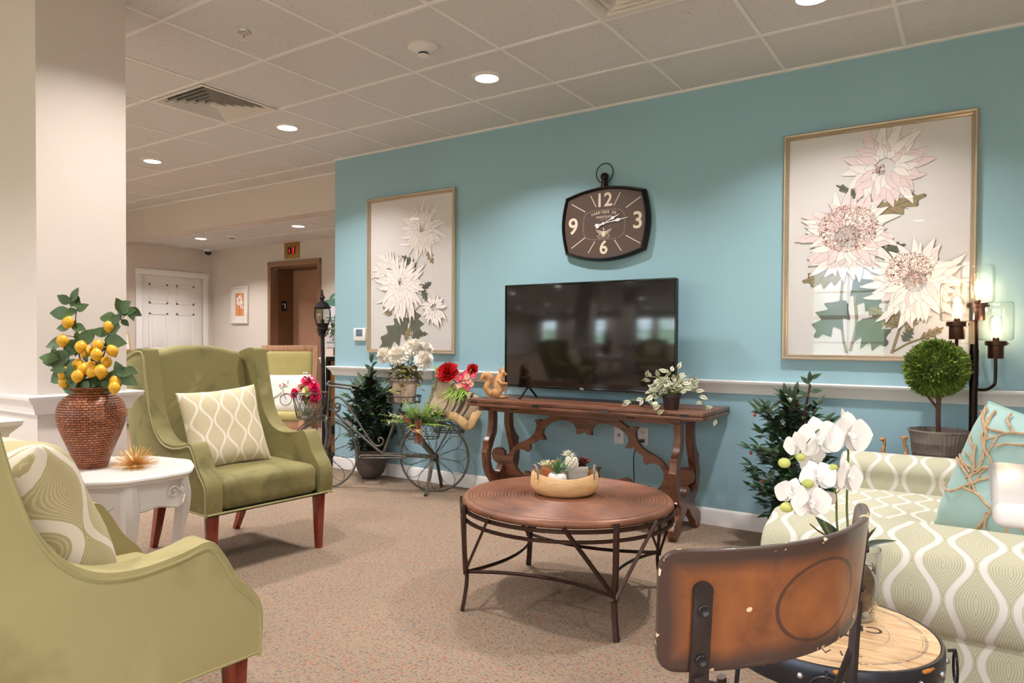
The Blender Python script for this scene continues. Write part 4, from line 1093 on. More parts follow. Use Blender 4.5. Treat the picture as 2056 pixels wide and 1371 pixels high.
def picture(x, z, w, h, label):
    t = thing('framed_print', label, 'picture', (x, 0, z), 0, 'framed chrysanthemum prints')
    prof = [(0, 0), (0, -.030), (.006, -.036), (.013, -.034), (.018, -.026), (.024, -.028), (.029, -.022), (.031, -.012), (.031, 0)]   # (inward, y)
    g = MB(); rows = []
    for i, y in prof: rows.append([V((sx_*(w/2-i), y, sz*(h/2-i))) for sx_, sz in ((-1, -1), (1, -1), (1, 1), (-1, 1))])
    loft(g, rows, False, False); g.obj('frame', 'frame_champagne', t, smooth=20)
    MB().b2(-w/2+.029, w/2-.029, -.008, -.002, -h/2+.029, h/2-.029).obj('paper', 'print_paper', t, smooth=0)
    MB().b2(-w/2+.029, w/2-.029, -.0165, -.0155, -h/2+.029, h/2-.029).obj('glazing', 'picture_glass', t, smooth=0)
    return t, Print(t)
t, P_ = picture(.757, 1.687, .945, 1.30, 'tall framed print of white chrysanthemums with four blooms, above the garden bicycle')
P_.stem([(.10, .20), (.065, .08), (.05, -.1), (.02, -.35), (.02, -.56)]); P_.stem([(-.02, -.30), (-.03, -.45), (-.035, -.57)]); P_.stem([(-.21, .03), (-.16, -.08)]); P_.stem([(-.10, -.44), (-.135, -.52), (-.12, -.60)], .006); P_.stem([(.20, -.26), (.10, -.27), (.03, -.33)], .006)
P_.leaf(-.03, -.37, -.33, -.62, .21, 'print_leaf_dark'); P_.leaf(.02, -.30, .10, -.56, .17, 'print_leaf_dark'); P_.leaf(.06, .06, -.09, .15, .075, 'print_leaf_dark'); P_.leaf(.18, .18, .245, .07, .07, 'print_leaf_tan'); P_.leaf(.13, -.13, .225, -.08, .06, 'print_leaf_dark'); P_.leaf(.13, -.14, .19, -.23, .07, 'print_leaf_dark'); P_.leaf(-.05, -.54, .01, -.44, .07, 'print_leaf_tan'); P_.leaf(.06, -.50, .19, -.49, .05, 'print_leaf_dark'); P_.leaf(-.2, -.33, -.3, -.27, .08, 'print_leaf_tan')
P_.mum(.125, .35, .25, [(1, 26), (.85, 26), (.62, 20), (.4, 14), (.22, 8)], .032, 'printed_bloom', droop=.3, core=(.03, 60, 0, 0, 'floret_pink'))
P_.mum(-.235, .02, .19, [(1, 18), (.8, 16), (.6, 12)], .028, 'printed_bloom', a0=RD(25), arc=RD(185), droop=.0)
P_.mum(-.10, -.07, .29, [(1, 36), (.86, 34), (.7, 28), (.5, 20), (.3, 12), (.18, 8)], .036, 'printed_bloom', droop=.8, core=(.025, 60, 0, .02, 'floret_pink'))
P_.mum(.26, -.27, .155, [(1, 16), (.75, 14), (.5, 8)], .024, 'printed_bloom', droop=1.2)
t, P_ = picture(4.13, 1.697, .945, 1.305, 'wide framed print of three pink and white chrysanthemums, behind the three bulb floor lamp')
P_.stem([(.018, .389), (-.005, .28), (-.034, .173)], .02); P_.stem([(-.09, -.10), (-.088, -.3), (-.08, -.45), (-.11, -.60)], .014); P_.stem([(-.15, -.16), (-.16, -.33), (-.15, -.5), (-.13, -.61)], .012); P_.stem([(.163, -.375), (.13, -.48), (.094, -.61)], .012); P_.stem([(.272, -.516), (.18, -.55), (.10, -.60)], .009)
P_.leaf(-.06, .255, -.19, .335, .055, 'print_leaf_dark'); P_.leaf(-.01, .40, -.03, .29, .04, 'print_leaf_dark'); P_.leaf(-.02, .155, .24, .235, .12, 'print_leaf_tan'); P_.leaf(-.04, .18, -.075, .22, .05, 'print_leaf_dark'); P_.leaf(.03, -.07, .15, -.02, .08, 'print_leaf_dark'); P_.leaf(.05, -.09, .16, -.10, .07, 'print_leaf_dark')
P_.leaf(-.15, -.16, -.36, -.20, .12, 'print_leaf_tan'); P_.leaf(-.09, -.20, .03, -.38, .15, 'print_leaf_dark'); P_.leaf(-.02, -.36, .06, -.42, .07, 'print_leaf_tan'); P_.leaf(-.14, -.32, -.29, -.52, .17, 'print_leaf_dark'); P_.leaf(-.07, -.44, .07, -.56, .20, 'print_leaf_dark'); P_.leaf(.12, -.46, .09, -.36, .06, 'print_leaf_tan'); P_.leaf(.12, -.46, .03, -.43, .05, 'print_leaf_tan'); P_.leaf(.16, -.49, .225, -.39, .05, 'print_leaf_tan'); P_.leaf(.15, -.54, .19, -.48, .06, 'print_leaf_dark'); P_.leaf(.23, -.53, .33, -.47, .05, 'print_leaf_tan')
P_.mum(.05, .41, .23, [(1, 26), (.8, 24), (.6, 16)], .046, 'printed_bloom', tip=.45, aspect=.98, core=(.035, 50, -.03, -.015, 'floret_red'))
P_.mum(-.13, .05, .26, [(1, 32), (.88, 28), (.75, 24)], .046, 'printed_bloom', tip=.4, core=(.155, 1500, 0, .035, 'floret_pink'), droop=.3)
P_.mum(.20, -.20, .24, [(1, 32), (.88, 28), (.7, 22)], .042, 'printed_bloom', tip=.15, core=(.11, 700, -.03, .04, 'floret_pink'), droop=.9)
# small things on the blue wall
t = thing('thermostat', 'small white wall thermostat beside the tall print', 'thermostat', (.196, 0, 1.19))
MB().b2(-.074, .074, -.026, 0, -.055, .055, .006).obj('housing', 'plastic_white', t)
mat('lcd_blue', (92, 112, 138), .2, var=.1, scale=20)
MB().b2(-.040, .036, -.029, -.024, -.016, .044, .002).obj('display', 'lcd_blue', t)
def wallplate(x, z, label, kind):
    t = thing('wall_plate' if kind == 'cable' else 'power_outlet', label, 'wall socket', (x, 0, z))
    MB().b2(-.036, .036, -.006, 0, -.058, .058, .003).obj('plate', 'plastic_white', t)
    if kind == 'cable':
        g = MB(); g.b2(-.009, .009, -.008, -.005, -.008, .010, .001); g.obj('jack', 'black_gloss', t); MB().b2(-.005, .005, -.0095, -.007, -.004, .006).obj('jack_port', 'plastic_white', t)
    else:
        for zz in (.024, -.024):
            f = MB().lathe([(0, 0), (.017, 0), (.017, .002), (0, .002)], 20, M=TR(0, -.0055, zz) @ RX(90)).obj('socket', 'white_paint', t)
            g = MB(); g.b2(-.008, -.006, -.0085, -.007, zz-.001, zz+.008); g.b2(.006, .008, -.0085, -.007, zz-.001, zz+.008); g.b2(-.002, .002, -.0085, -.007, zz-.010, zz-.006); g.obj('slots', 'black_gloss', t)
    return t
wallplate(2.618, .51, 'white cable wall plate behind the left half of the console table arch', 'cable')
wallplate(2.79, .518, 'white double power outlet with a black plug behind the console table arch', 'outlet')
t = thing('power_cord', 'thin black power cord hanging from the outlet plug behind the console table', 'cord')  # plain power cord running down from the outlet plug, no extension lead
MB().b2(2.775, 2.803, -.034, -.0085, .478, .500, .003).obj('plug', 'black_gloss', t)
MB().tube(bez([(2.785, -.03, .482), (2.76, -.05, .44), (2.745, -.05, .38), (2.748, -.05, .25), (2.76, -.07, .12), (2.80, -.10, .02), (2.95, -.12, .006), (3.08, -.10, .006)], 8), .0032, 6).obj('cord', 'black_gloss', t)

# ================================================================== ELEVATOR LOBBY THINGS
mat('orange_print', (216, 140, 88), .5, var=.06); mat('mat_board', (224, 218, 210), .6)
t = thing('daisy_picture', 'small white framed picture of white daisies on orange, left of the elevator', 'picture', (-4.075, YE, 1.625))
g = MB(); w, h = .190, .265
for a, b_, c, d in ((-w, w, -h, -h+.028), (-w, w, h-.028, h), (-w, -w+.024, -h+.028, h-.028), (w-.024, w, -h+.028, h-.028)): g.b2(a, b_, -.03, 0, c, d, .003)
g.obj('frame', 'white_paint', t); MB().b2(-w+.02, w-.02, -.014, -.004, -h+.02, h-.02).obj('mat_board', 'mat_board', t)
MB().b2(-.095, .095, -.016, -.012, -.155, .165).obj('print', 'orange_print', t)
P_ = Print(t); P_.k = 240
P_.mum(.0, .065, .085, [(1, 16), (.7, 10)], .028, 'printed_daisy', fill='white_petal'); P_.mum(.05, -.045, .04, [(1, 8)], .022, 'printed_daisy', fill='white_petal', a0=-.3, arc=3.5); P_.stem([(.0, .03), (.005, -.15)], .004, 'green_leaf')
g = MB(); g.sphere((0, -.0175, .055), .014, (1, .1, 1), 10, 6); g.obj('daisy_centre', 'lemon', t)
# directory board, call plate and sprig
mat('sign_green', (92, 136, 122), .5, var=.03); mat('board_grey', (214, 208, 214), .5, var=.08, scale=20)
t = thing('directory_sign', 'white wall sign with a green arched header beside the elevator', 'sign', (-2.13, YE, 1.40))
MB().b2(-.17, .17, -.012, 0, -.36, .20, .002).obj('board', 'board_grey', t)
hd = [(-.18, .17), (.18, .17), (.18, .245), (.12, .25)] + [(.105*cos(a), .25+.075*sin(a)) for a in [pi*k/14 for k in range(15)]] + [(-.12, .25), (-.18, .245)]
MB().prism(hd, .014, TR(0, -.010, 0)).obj('header', 'sign_green', t)
g = MB()
for k in range(5):
    a = pi*(.15+.7*k/4); g.leaf((0, -.0182, .26), (cos(a), 0, sin(a)), (0, -1, 0), .042, .016, 0, 0)
g.obj('leaf_emblem', 'white_paint', t)
for zz in (.02, -.02, -.30): MB().b2(-.165, .165, -.015, -.011, zz-.006, zz+.006).obj('green_line', 'sign_green', t)
t = thing('elevator_call_plate', 'bronze elevator call plate with three buttons, lowest lit red', 'button panel', (-2.10, YE, 1.06))
MB().b2(-.075, .075, -.008, 0, -.125, .125, .002).obj('plate', 'elevator_jamb', t)
for zz, mm in ((.065, 'plastic_white'), (.005, 'black_gloss'), (-.06, 'red_digit')):
    b9 = MB().b2(-.045, .045, -.012, -.006, zz-.022, zz+.022, .002).obj('button_housing', 'black_gloss', t); MB().b2(-.018, .018, -.015, -.011, zz-.012, zz+.012, .002).obj('button', mm, b9)
t = thing('hanging_greenery', 'green artificial sprig on the wall above the elevator buttons', 'artificial plant', (-2.10, YE-.02, 1.28))
g = MB(); rr = random.Random(3)
for k in range(60):
    a = rr.uniform(0, 2*pi); r = rr.uniform(.0, .10); g.leaf((r*cos(a), -rr.uniform(.0, .07), r*1.3*sin(a)), (cos(a), -.4, sin(a)), (0, -1, .2), .045, .02, .2)
g.obj('foliage', 'green_leaf', t); g = MB()
for k in range(6): g.tube([(0, 0, 0), (.09*cos(k), -.04, .11*sin(k))], .002, 5)
g.obj('stem', 'stem_brown', t)
# writing desk with turned legs
t = thing('writing_desk', 'antiqued wooden writing desk with turned legs, half hidden behind the pillar', 'desk', (XL+.28, .10, 0))
MB().b2(-.27, .27, -.62, .62, .94, .985, .006).obj('top_shelf', 'desk_wood', t); MB().b2(-.26, .26, -.60, .60, .72, .94, .003).obj('hutch', 'desk_wood', t)
MB().b2(-.27, .29, -.62, .62, .70, .72, .004).obj('desktop', 'desk_wood', t); MB().b2(-.24, .26, -.58, .58, .60, .70, .003).obj('apron', 'desk_wood', t)
for y in (-.46, -.155, .155, .46):
    d = MB().b2(.258, .268, y-.14, y+.14, .75, .91, .004).obj('drawer', 'desk_wood', t); MB().sphere((.278, y, .83), .016).obj('knob', 'bronze_metal', d)
for y in (-.31, .31):
    d = MB().b2(.256, .266, y-.2, y+.2, .615, .69, .004).obj('drawer', 'desk_wood', t); MB().tube(bez([(.266, y-.04, .66), (.285, y, .64), (.266, y+.04, .66)], 4), .004, 6).obj('pull', 'bronze_metal', d)
for x in (-.21, .22):
    for y in (-.54, .54): MB().lathe([(0, 0), (.014, 0), (.02, .03), (.014, .06), (.022, .09), (.016, .11), (.026, .30), (.030, .42), (.02, .47), (.032, .50), (.022, .53), (.034, .56), (.034, .61), (0, .61)], 16, c=(x, y, 0)).obj('leg', 'desk_wood', t)
t = thing('photo_frame', 'small brass framed flower picture standing on the writing desk', 'picture frame', (XL+.36, .355, .985)); t.rotation_euler = (0, RD(-10), 0)
MB().b2(-.008, .008, -.10, .10, 0, .22, .002).obj('frame', 'gold', t); MB().b2(.007, .011, -.085, .085, .015, .205).obj('picture_sheet', 'mat_board', t)
g = MB()
for y, z in ((-.03, .13), (.02, .09), (.0, .06), (.04, .14)): g.sphere((.012, y, z), .012, (.15, 1, 1), 8, 6)
g.obj('printed_flowers', 'petal_rose', t) if 'petal_rose' in MATS else g.obj('printed_flowers', 'petal_pink', t)
# dark framed wooden cabinet in the opening
t = thing('wooden_cabinet', 'amber wood cabinet with black frame behind the black lantern post', 'cabinet', (-.275, .33, 0))
for a, b_ in ((-.145, -.110), (.105, .138)): MB().b2(a, b_, -.18, .18, 0, .985, .003).obj('stile', 'black_metal', t)
MB().b2(-.11, .105, -.18, .18, .945, .985, .003).obj('top_rail', 'black_metal', t); MB().b2(-.11, .105, -.18, .18, 0, .09, .003).obj('plinth', 'black_metal', t); MB().b2(-.11, .105, -.18, .18, .27, .34, .003).obj('middle_rail', 'black_metal', t)
MB().b2(-.11, .105, -.15, .17, .34, .945).obj('upper_panel', 'orange_panel', t); MB().b2(-.11, .105, -.15, .17, .09, .27).obj('lower_panel', 'orange_panel', t)
# black lantern post
mat('lantern_black', (26, 24, 26), .55, .3, var=.15, bmp=.2, bscale=120)
mat('flame_bulb', (255, 150, 90), .3, emit=6)
t = thing('lantern_post', 'black garden lantern post standing beyond the end of the blue wall', 'lamp post', (-.29, .02, 0)); t.rotation_euler = (0, RD(-1.2), 0)
MB().lathe([(0, 0), (.11, 0), (.11, .012), (.07, .03), (.03, .06), (.022, .10), (0, .10)], 24).obj('base', 'lantern_black', t)
MB().lathe([(.019, .05), (.017, 1.20), (0, 1.20)], 16).obj('pole', 'lantern_black', t)
g = MB(); g.lathe([(.02, 1.19), (.026, 1.2), (.026, 1.215), (.05, 1.235), (.05, 1.24), (.02, 1.24)], 20)
for k in range(6):
    a = k*pi/3; g.tube(bez([(.02*cos(a), .02*sin(a), 1.17), (.034*cos(a), .034*sin(a), 1.185), (.05*cos(a), .05*sin(a), 1.225)], 4), .004, 5)
g.obj('bracket', 'lantern_black', t)
MB().lathe([(0, 1.24), (.058, 1.24), (.045, 1.252), (.050, 1.27), (.066, 1.288), (.058, 1.292), (0, 1.292)], 24).obj('lower_collar', 'lantern_black', t)
LG = [(.058, 1.292), (.072, 1.33), (.077, 1.37), (.072, 1.41), (.062, 1.43)]
MB().lathe(LG, 32).obj('glass', 'lantern_glass', t)
for k in range(6):
    a = k*pi/3+.3; MB().tube(bez([((r+.002)*cos(a), (r+.002)*sin(a), z) for r, z in LG], 4), .0045, 6).obj('rib', 'lantern_black', t)
MB().lathe([(.064, 1.424), (.078, 1.43), (.078, 1.436), (.060, 1.452), (.046, 1.478), (.024, 1.49), (.014, 1.505), (.026, 1.522), (.022, 1.536), (.012, 1.545), (.014, 1.555), (.009, 1.565), (.009, 1.58), (.004, 1.60), (0, 1.602)], 24).obj('roof', 'lantern_black', t)
MB().lathe([(0, 1.29), (.018, 1.29), (.018, 1.325), (0, 1.325)], 12).obj('socket', 'lantern_black', t)
MB().lathe([(.010, 1.325), (.014, 1.345), (.009, 1.37), (.002, 1.388), (0, 1.39)], 12).obj('bulb', 'clear_glass', t); MB().lathe([(0, 1.333), (.0045, 1.345), (.003, 1.36), (0, 1.372)], 8).obj('flame', 'flame_bulb', t)

# ================================================================== SIDE CHAIR
mat('chair_green', (172, 158, 98), .75, var=.06, scale=6, bmp=.15, bscale=220, sheen=.15)
t = thing('side_chair', 'wooden framed side chair with yellow green seat and back near the lantern post', 'chair', (-.51, -.28, 0), RD(34+1))
def sc(x0, x1, y0, y1, z0, z1, name, m_, b=.004, par=t): return MB().b2(x0, x1, y0, y1, z0, z1, b).obj(name, m_, par)
for sx_ in (-1, 1):
    g = MB(); loft(g, [[(sx_*.236+dx*.022, y+dy*.02, z) for dx, dy in ((-1, -1), (1, -1), (1, 1), (-1, 1))] for y, z in ((.30, 0), (.24, .22), (.215, .45), (.24, .80), (.275, 1.085))]); g.obj('back_post', 'beech_frame', t)
    MB().box((sx_*.236, -.215, .225), (.044, .044, .45), .003, taper=.75).obj('leg', 'beech_frame', t)
    g = MB(); g.bar((sx_*.236, -.2, .40), (sx_*.236, .215, .40), .03, .06, .002); g.obj('side_rail', 'beech_frame', t)
g = MB(); g.bar((-.236, -.215, .405), (.236, -.215, .405), .03, .07, .002); g.obj('front_rail', 'beech_frame', t)
g = MB(); g.bar((-.215, .268, 1.062), (.215, .268, 1.062), .036, .05, .003); g.obj('top_rail', 'beech_frame', t)
g = MB(); g.bar((-.215, .222, .57), (.215, .222, .57), .034, .05, .003); g.obj('lower_rail', 'beech_frame', t)
g = MB(); rbox(g, (0, 0, 0), (.425, .06, .44), .025, 8, M=TR(0, .238, .815) @ RX(-6.5)); g.obj('back_pad', 'chair_green', t, smooth=80)
g = MB(); rbox(g, (0, -.015, .477), (.51, .46, .085), .035, 8, (.012, 0)); g.obj('seat', 'chair_green', t, smooth=80)
# embroidered pillow
mat('linen_white', (232, 226, 216), .85, var=.04, scale=30, bmp=.2, bscale=200); mat('thread_dark', (60, 62, 70), .8); mat('thread_coral', (208, 120, 88), .8); mat('thread_pale', (198, 210, 216), .8)
mat('thread_red', (206, 70, 50), .8); mat('thread_teal', (104, 148, 152), .8)
t = thing('embroidered_pillow', 'white pillow embroidered with a bicycle, a bird and flower baskets, on the side chair', 'pillow')
t.matrix_world = TR(-.425, -.355, .515+.155) @ RZ(34) @ RX(-17)
pw, ph, pt = .50, .345, .13
pillow(MB(), pw, ph, pt, seed=12, pinch=.04).obj('cover', 'linen_white', t, smooth=180)
def py_(x, z): 
    u, v = max(-.98, min(.98, x/(pw/2))), max(-.98, min(.98, z/(ph/2))); return -(pt/2*((1-u**4)*(1-v**4))**.55*(1-.12*(1-abs(u))*(1-abs(v)))+.0035)
def emb(g, pts, r): g.tube([(x, py_(x, z), z) for x, z in pts], r, 5)
def circ(cx_, cz_, r, n=24): return [(cx_+r*cos(2*pi*k/n), cz_+r*sin(2*pi*k/n)) for k in range(n+1)]
for nm, cx_ in (('rear_wheel', -.125), ('front_wheel', .065)):
    g = MB(); emb(g, circ(cx_, -.065, .050), .0022); w_o = g.obj('embroidered_'+nm, 'thread_dark', t)
    g = MB(); emb(g, circ(cx_, -.065, .054)[4:12], .0022); g.obj('mudguard', 'thread_coral', w_o)
    g = MB()
    for k in range(12): a = k*pi/6; emb(g, [(cx_+.006*cos(a), -.065+.006*sin(a)), (cx_+.046*cos(a), -.065+.046*sin(a))], .0008)
    g.obj('spokes', 'thread_pale', w_o)
g = MB(); emb(g, [(-.125, -.065), (-.085, -.02), (-.06, -.068), (.01, -.03), (.035, .015), (.065, -.065)], .0018); emb(g, [(-.06, -.068), (.02, -.005)], .0018); emb(g, [(.01, .03), (.03, .035), (.035, .01)], .0016); g.obj('embroidered_frame', 'thread_dark', t)
g = MB(); emb(g, [(-.12, -.068), (-.06, -.072), (-.04, -.085), (-.03, -.075), (-.05, -.06), (-.12, -.062)], .0022); g.obj('embroidered_chain', 'thread_coral', t)
g = MB(); 
for x, z, s6 in ((-.10, .045, .016), (-.115, .04, .010), (-.082, .052, .009), (-.125, .034, .007)): g.sphere((x, py_(x, z), z), s6, (1, .2, .8), 8, 6)
g.obj('embroidered_bird', 'thread_coral', t)
rr = random.Random(8)
for m_, nn in (('thread_red', 10), ('thread_teal', 10), ('thread_pale', 8), ('thread_coral', 8)):
    g = MB()
    for k in range(nn):
        c_ = ((-.135, .01), (.03, .065))[k % 2]; x = c_[0]+rr.uniform(-.035, .045); z = c_[1]+rr.uniform(-.022, .04); g.sphere((x, py_(x, z), z), rr.uniform(.004, .008), (1, .25, 1), 6, 5)
    g.obj('embroidered_flowers', m_, t)

# ================================================================== GARDEN BICYCLE
BU = atan2(.425, .905)
t = thing('garden_bicycle', 'grey iron garden bicycle planter standing along the blue wall', 'bicycle', (.445, -.64, 0), BU)
BKX = {}
def wheel(sx_, name):
    R = .262; c = V((sx_, 0, R+.003))
    w = MB().tube([c+V((R*cos(a), 0, R*sin(a))) for a in [2*pi*k/56 for k in range(56)]], (.0045, .008), 8, closed=True, flat=(0, 1, 0)).obj(name, 'bike_iron', t)
    g = MB()
    for k in range(12):
        a = 2*pi*k/12+.1
        for s5 in (-1, 1):
            pts = [c+V((.028*cos(a), s5*.006, .028*sin(a)))]
            for q, off in ((.35, .16), (.62, .20), (.85, .13), (.985, 0)): pts.append(c+V((R*q*cos(a+s5*off*1.35), 0, R*q*sin(a+s5*off*1.35))))
            g.tube(bez(pts, 4), .0021, 5)
    g.obj('spokes', 'wire_iron', w)
    g = MB(); g.sphere(c, .034, (1, .75, 1), 16, 10); g.tube([c+V((0, -.04, 0)), c+V((0, .04, 0))], .008, 8); g.obj('hub', 'bike_iron', w, smooth=60)
wheel(0, 'front_wheel'); wheel(.87, 'rear_wheel')
def bike(name, fn):
    g = MB(); fn(g); return g.obj(name, 'bike_iron', t, smooth=50)
def arcp(cx_, R, a0, a1, n=18, y=0): return [(cx_+R*cos(RD(a0+(a1-a0)*k/n)), y, .265+R*sin(RD(a0+(a1-a0)*k/n))) for k in range(n+1)]
bike('front_mudguard', lambda g: g.tube(arcp(0, .282, 158, -8), (.010, .003), 6, flat=(0, 1, 0)))
bike('rear_mudguard', lambda g: g.tube(arcp(.87, .290, 165, 38), (.010, .003), 6, flat=(0, 1, 0)))
for s5 in (-1, 1):
    bike('fork_blade', lambda g: g.tube(bez([(.022, 0, .555), (.022, s5*.032, .52), (.030, s5*.036, .42), (.018, s5*.036, .33), (-.004, s5*.034, .262)], 5), (.011, .004), 6, flat=(1, 0, 0)))
bike('steering_post', lambda g: g.tube([(.022, 0, .54), (.040, 0, .808)], .011, 10))
bike('handlebar', lambda g: (g.tube(bez([(.24, -.09, .775), (.15, -.085, .785), (.065, -.07, .795), (.035, -.035, .808), (.035, 0, .812), (.035, .035, .808), (.065, .07, .80), (.15, .085, .79), (.24, .09, .78)], 5), .0085, 8), g.sphere((.035, 0, .815), .014)))
bike('lower_tube', lambda g: g.tube(bez([(.036, 0, .615), (.10, 0, .565), (.25, 0, .445), (.40, 0, .325), (.469, 0, .274)], 5), .0105, 8))
bike('upper_tube', lambda g: g.tube(bez([(.115, 0, .628), (.098, 0, .618), (.082, 0, .635), (.098, 0, .655), (.122, 0, .642), (.115, 0, .60), (.075, 0, .592), (.050, 0, .64), (.062, 0, .685), (.107, 0, .703), (.155, 0, .675), (.22, 0, .59), (.31, 0, .455), (.37, 0, .372), (.415, 0, .335), (.457, 0, .345), (.472, 0, .378), (.452, 0, .398), (.432, 0, .385), (.440, 0, .368)], 5), [.0085]*96, 8) if 0 else g.tube(bez([(.115, 0, .628), (.098, 0, .618), (.082, 0, .635), (.098, 0, .655), (.122, 0, .642), (.115, 0, .60), (.075, 0, .592), (.050, 0, .64), (.062, 0, .685), (.107, 0, .703), (.155, 0, .675), (.22, 0, .59), (.31, 0, .455), (.37, 0, .372), (.415, 0, .335), (.457, 0, .345), (.472, 0, .378), (.452, 0, .398), (.432, 0, .385), (.440, 0, .368)], 5), .008, 8))
bike('seat_tube', lambda g: g.tube([(.469, 0, .274), (.618, 0, .672)], .011, 10))
bike('chain_stay', lambda g: g.bar((.46, 0, .274), (.87, 0, .265), .016, .026, .002))
bike('seat_stay', lambda g: (g.bar((.60, .02, .60), (.87, .03, .268), .006, .022, .001), g.bar((.60, -.02, .60), (.87, -.03, .268), .006, .022, .001), g.tube([(.60, -.025, .60), (.60, .025, .60)], .007)))
bike('pedal_loop', lambda g: (g.tube(bez([(.31, -.035, .262), (.30, -.05, .252), (.33, -.06, .248), (.50, -.045, .252), (.62, -.05, .256), (.66, -.06, .262), (.65, -.045, .268), (.50, -.03, .268), (.40, -.025, .264)], 5, True), .0065, 8, closed=True), g.tube([(.469, 0, .27), (.47, -.04, .262)], .006)))
bike('kickstand', lambda g: (g.bar((.862, -.03, .265), (.845, -.14, .006), .012, .022, .001, (1, 0, 0)), g.bar((.878, .03, .265), (.895, .14, .006), .012, .022, .001, (1, 0, 0)), g.tube([(.862, -.035, .265), (.878, .035, .265)], .007), g.tube(bez([(.845, -.14, .008), (.845, -.165, .004), (.85, -.175, .018)], 4), (.011, .003), 6, flat=(1, 0, 0))))
bike('rear_rack', lambda g: (g.tube([(.62, 0, .60), (.68, -.05, .575), (1.03, -.05, .575)], .006), g.tube([(.62, 0, .60), (.68, .05, .575), (1.03, .05, .575)], .006), g.bar((1.01, 0, .52), (.87, 0, .27), .006, .012)))
# seat tray with loops
SX = .632
def hoop(g, cx_, cy_, z, rx, ry, r, n=36): g.tube([(cx_+rx*cos(2*pi*k/n), cy_+ry*sin(2*pi*k/n), z) for k in range(n)], r, 6, closed=True)
def tray(g):
    hoop(g, SX, 0, .672, .118, .105, .004); hoop(g, SX, 0, .722, .133, .118, .004)
    for k in range(14):
        a = 2*pi*k/14; ax = V((-sin(a), cos(a), 0)); c = V((SX+.127*cos(a), .113*sin(a), .697)); g.tube([c+ax*.024*cos(b_)+V((0, 0, .024*sin(b_))) for b_ in [2*pi*q/14 for q in range(14)]], .0022, 5, closed=True)
    for k in range(9):
        x = -.105+.026*k; w = .105*sqrt(max(0, 1-(x/.118)**2)); g.tube([(SX+x, -w, .672), (SX+x, w, .672)], .003, 5)
bike('seat_tray', tray)
def fbasket(g):
    cx_ = -.125
    hoop(g, cx_, 0, .735, .135, .125, .004); hoop(g, cx_, 0, .540, .098, .09, .0035); hoop(g, cx_, 0, .60, .108, .10, .002)
    for k in range(20):
        for s5 in (-1, 1):
            a0 = 2*pi*k/20; pts = []
            for q in range(5):
                f = q/4; a = a0+s5*f*.55; pts.append((cx_+(.098+.037*f)*cos(a), (.09+.035*f)*sin(a), .54+.195*f))
            g.tube(pts, .0018, 4)
    for k in range(7): x = -.08+.027*k; w = .09*sqrt(max(0, 1-(x/.098)**2)); g.tube([(cx_+x, -w, .54), (cx_+x, w, .54)], .002, 4); g.tube([(cx_-w, x, .54), (cx_+w, x, .54)], .002, 4)
    g.tube([(-.01, 0, .735), (.035, 0, .74)], .005); g.tube([(-.03, 0, .56), (.022, 0, .555)], .005)
bike('front_basket', fbasket)
def rbasket(x0, x1, y0, y1, z0, z1):
    def f(g):
        top = [(x0-.02, y0, z1), (x1+.02, y0, z1), (x1+.02, y1, z1), (x0-.02, y1, z1)]; bot = [(x0+.02, y0+(.015 if y0 < 0 else 0), z0), (x1-.02, y0+(.015 if y0 < 0 else 0), z0), (x1-.02, y1, z0), (x0+.02, y1, z0)]
        tp, bt = bez(top, 6, True), bez(bot, 6, True); g.tube(tp, .004, 6, closed=True); g.tube(bt, .0035, 6, closed=True)
        for q in (.25, .5, .75): g.tube([b_.lerp(a, q) for a, b_ in zip(tp, bt)], .0016, 4, closed=True)
        n = len(tp)
        for k in range(n):
            for s5 in (-1, 1): g.tube([bt[k], bt[(k+s5) % n].lerp(tp[(k+s5) % n], .5), tp[(k+2*s5) % n]], .0016, 4)
        for k in range(6): x = x0+.04+(x1-x0-.08)*k/5; g.tube([(x, y0+.02, z0), (x, y1-.01, z0)], .0018, 4)
    return f
bike('near_rear_basket', rbasket(.675, .925, -.20, -.055, .425, .575)); bike('far_rear_basket', rbasket(.85, 1.075, .035, .140, .445, .575))

# ------------------------------------------------------------------ flowers
mat('petal_rose', (226, 38, 96), .5, var=.22, scale=26); mat('petal_blush', (240, 160, 150), .5, var=.12, scale=26); mat('petal_lemon', (228, 218, 160), .55, var=.08, scale=26); mat('petal_red', (188, 20, 22), .5, var=.3, scale=30); mat('petal_cream', (252, 242, 230), .6, var=.05, scale=26); mat('petal_pale', (232, 226, 236), .5, var=.04); mat('stamen_yellow', (214, 186, 60), .5)
def bloom(g, c, R, d=(0, -.6, .8), rings=4, n0=9, W=.7, cup=1.0, rr=random):
    """ball of overlapping cupped petals facing d"""
    d = V(d).normalized(); q = V((0, 0, 1)).rotation_difference(d)
    for k in range(rings):
        el = RD(-12+78*k/max(1, rings-1)*cup); n = max(4, n0-k)
        for i in range(n):
            a = 2*pi*(i+.5*k)/n+rr.uniform(-.2, .2); dr = V((cos(a)*cos(el), sin(a)*cos(el), sin(el))); up_ = V((-cos(a)*sin(el), -sin(a)*sin(el), cos(el)))
            L = R*(1-.10*k)*rr.uniform(.85, 1.1); g.leaf(V(c)+q @ (dr*R*.08), q @ dr, q @ up_, L, L*W*1.25, -.38, .35, 5, 1.0, .12)
    return g
